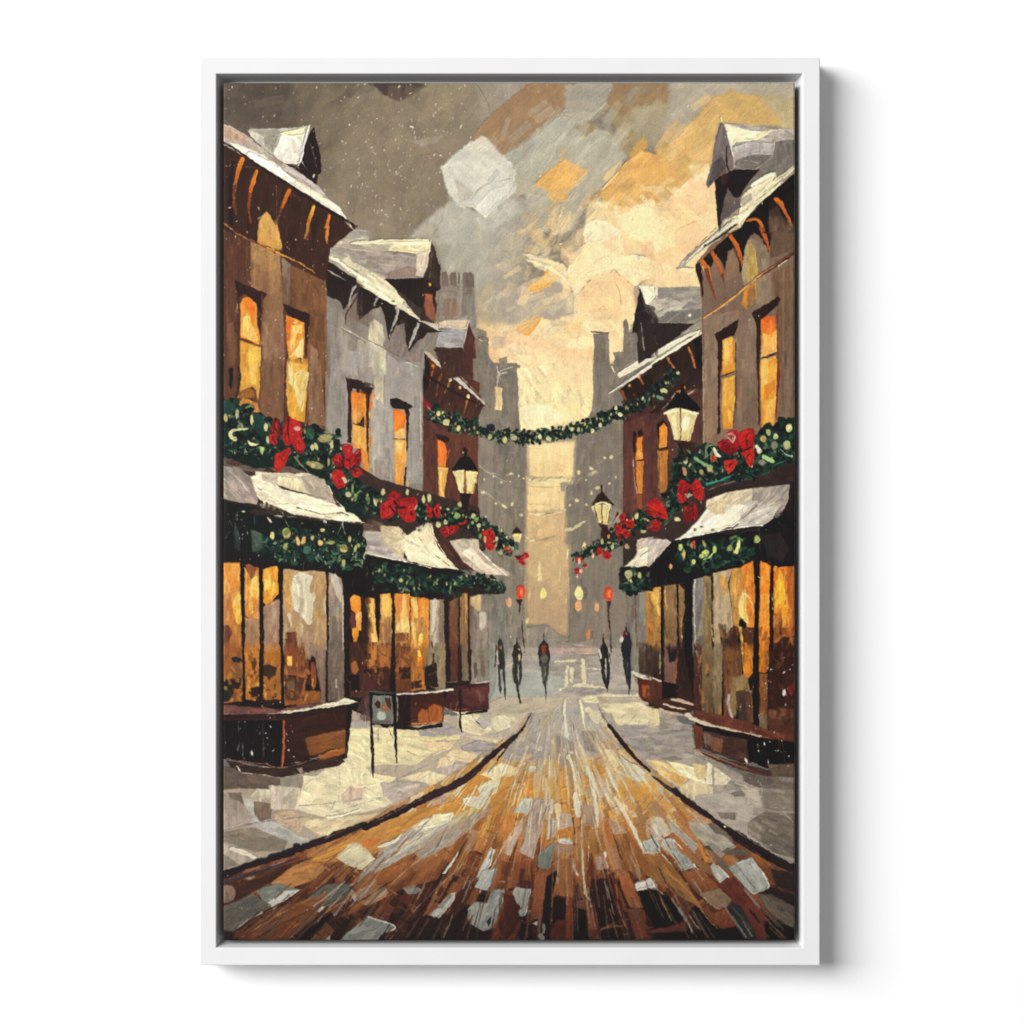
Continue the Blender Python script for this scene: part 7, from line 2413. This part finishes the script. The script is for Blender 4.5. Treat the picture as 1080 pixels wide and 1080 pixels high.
# relief of the printed brushwork, then one mesh for each painted motif
RELIEF = 0.16
H = blur(HGT, 1) * .6 + HGT * .4
H = np.clip(H, 0, 2.2)
Xg, Yg = np.meshgrid(GX, GY)
edge = np.minimum(np.minimum(Xg - PX0, PX1 - Xg), np.minimum(Yg - PY0, PY1 - Yg))
rnd_edge = np.where(edge < 1.6, -(1.6 - edge) ** 2 / 1.6, 0)
Z = ZC + H * RELIEF + rnd_edge
V = np.empty((PH, PW, 3), np.float32)
V[..., 0] = (Xg - CX) * S - origin[0]; V[..., 1] = -Z * S - origin[1]; V[..., 2] = (CY - Yg) * S - origin[2]
c = COL
lin = np.where(c <= .04045, c / 12.92, ((c + .055) / 1.055) ** 2.4).astype(np.float32)
lin = np.clip(lin * PAINT_GAIN, .002, .82)
# clean the motif map: drop crumbs by majority over a small window
best = np.full(IDM.shape, -1, np.float32); out = IDM.copy()
for gi in np.unique(IDM):
    sc = blur((IDM == gi).astype(np.float32), 1)
    m = sc > best; best[m] = sc[m]; out[m] = gi
fid = out[:-1, :-1].copy()
def crumbs(F, minsize):
    h, w = F.shape
    lab = np.arange(h * w, dtype=np.int64).reshape(h, w)
    same_h = F[:, 1:] == F[:, :-1]; same_v = F[1:] == F[:-1]
    for _ in range(400):                                  # min-label flood, accelerated by pointer jumping
        old = lab.copy()
        m = np.minimum(lab[:, 1:], lab[:, :-1]); lab[:, 1:] = np.where(same_h, m, lab[:, 1:]); lab[:, :-1] = np.where(same_h, np.minimum(lab[:, :-1], m), lab[:, :-1])
        m = np.minimum(lab[1:], lab[:-1]); lab[1:] = np.where(same_v, m, lab[1:]); lab[:-1] = np.where(same_v, np.minimum(lab[:-1], m), lab[:-1])
        np.minimum.at(lab.reshape(-1), old.reshape(-1), lab.reshape(-1))
        f = lab.reshape(-1)
        for _k in range(4): f[:] = f[f]
        if (lab == old).all(): break
    cnt = np.bincount(lab.reshape(-1), minlength=h * w)
    return lab, cnt
lab, cnt = crumbs(fid, 0)
size = cnt[lab]
big = {}
for gi in np.unique(fid): big[gi] = size[fid == gi].max()
bigmax = np.array([big.get(k, 0) for k in range(len(GROUPS) + 1)])
bad = (size < 90) & (size < bigmax[fid])
bad |= (size < .12 * bigmax[fid]) & (size < 2600)
cur = np.where(bad, -1, fid)
for _ in range(200):
    if not (cur < 0).any(): break
    for dy, dx in ((0, 1), (0, -1), (1, 0), (-1, 0)):
        sh = np.roll(cur, (dy, dx), (0, 1)); m = (cur < 0) & (sh >= 0); cur[m] = sh[m]
fid = np.where(cur < 0, fid, cur)
idx = np.arange(PH * PW, dtype=np.int32).reshape(PH, PW)
Q = np.stack([idx[:-1, :-1], idx[1:, :-1], idx[1:, 1:], idx[:-1, 1:]], -1)      # counter-clockwise seen from the front
Vf = V.reshape(-1, 3); Lf = lin.reshape(-1, 3)
for gi, (nm, lb) in enumerate(GROUPS):
    q = Q[fid == gi]
    if len(q) < 20: continue
    used, inv = np.unique(q.reshape(-1), return_inverse=True)
    me = bpy.data.meshes.new(nm)
    me.vertices.add(len(used)); me.vertices.foreach_set('co', Vf[used].reshape(-1))
    me.loops.add(len(inv)); me.loops.foreach_set('vertex_index', inv.astype(np.int32).reshape(-1))
    me.polygons.add(len(q)); me.polygons.foreach_set('loop_start', np.arange(0, len(inv), 4, dtype=np.int32))
    me.update(calc_edges=True)
    ca = me.color_attributes.new('paint', 'FLOAT_COLOR', 'POINT')
    cc = np.ones((len(used), 4), np.float32); cc[:, :3] = Lf[used]
    ca.data.foreach_set('color', cc.reshape(-1))
    me.shade_smooth(); me.materials.append(M_PRINT); me.validate()
    o = bpy.data.objects.new(nm, me); col.objects.link(o); o.parent = canvas; o['label'] = lb

# light: one big soft lamp high on the left, and the even light of a bright room
wd = bpy.data.worlds.new('World'); scene.world = wd; wd.use_nodes = True
wd.node_tree.nodes['Background'].inputs[0].default_value = (1, 1, 1, 1)
wd.node_tree.nodes['Background'].inputs[1].default_value = AMB
ld = bpy.data.lights.new('softbox', 'AREA'); ld.shape = 'RECTANGLE'; ld.size = LW; ld.size_y = LH; ld.energy = LE
lo = bpy.data.objects.new('softbox', ld); col.objects.link(lo)
lo.location = LPOS
lo.rotation_euler = (Vector((0, 0, 0)) - Vector(lo.location)).to_track_quat('-Z', 'Y').to_euler()

cam = bpy.data.cameras.new('camera'); co = bpy.data.objects.new('camera', cam); col.objects.link(co)
co.location = W(CX, CY, DEP + DIST); co.rotation_euler = (math.pi / 2, 0, 0)
cam.sensor_width = 36; cam.lens = 36 * DIST / 1080.0; cam.clip_end = 50; cam.clip_start = .05
scene.camera = co
vs = scene.view_settings
vs.view_transform = 'Standard'; vs.look = 'None'; vs.exposure = 0; vs.gamma = 1; vs.use_curve_mapping = False
scene.render.engine = 'CYCLES'
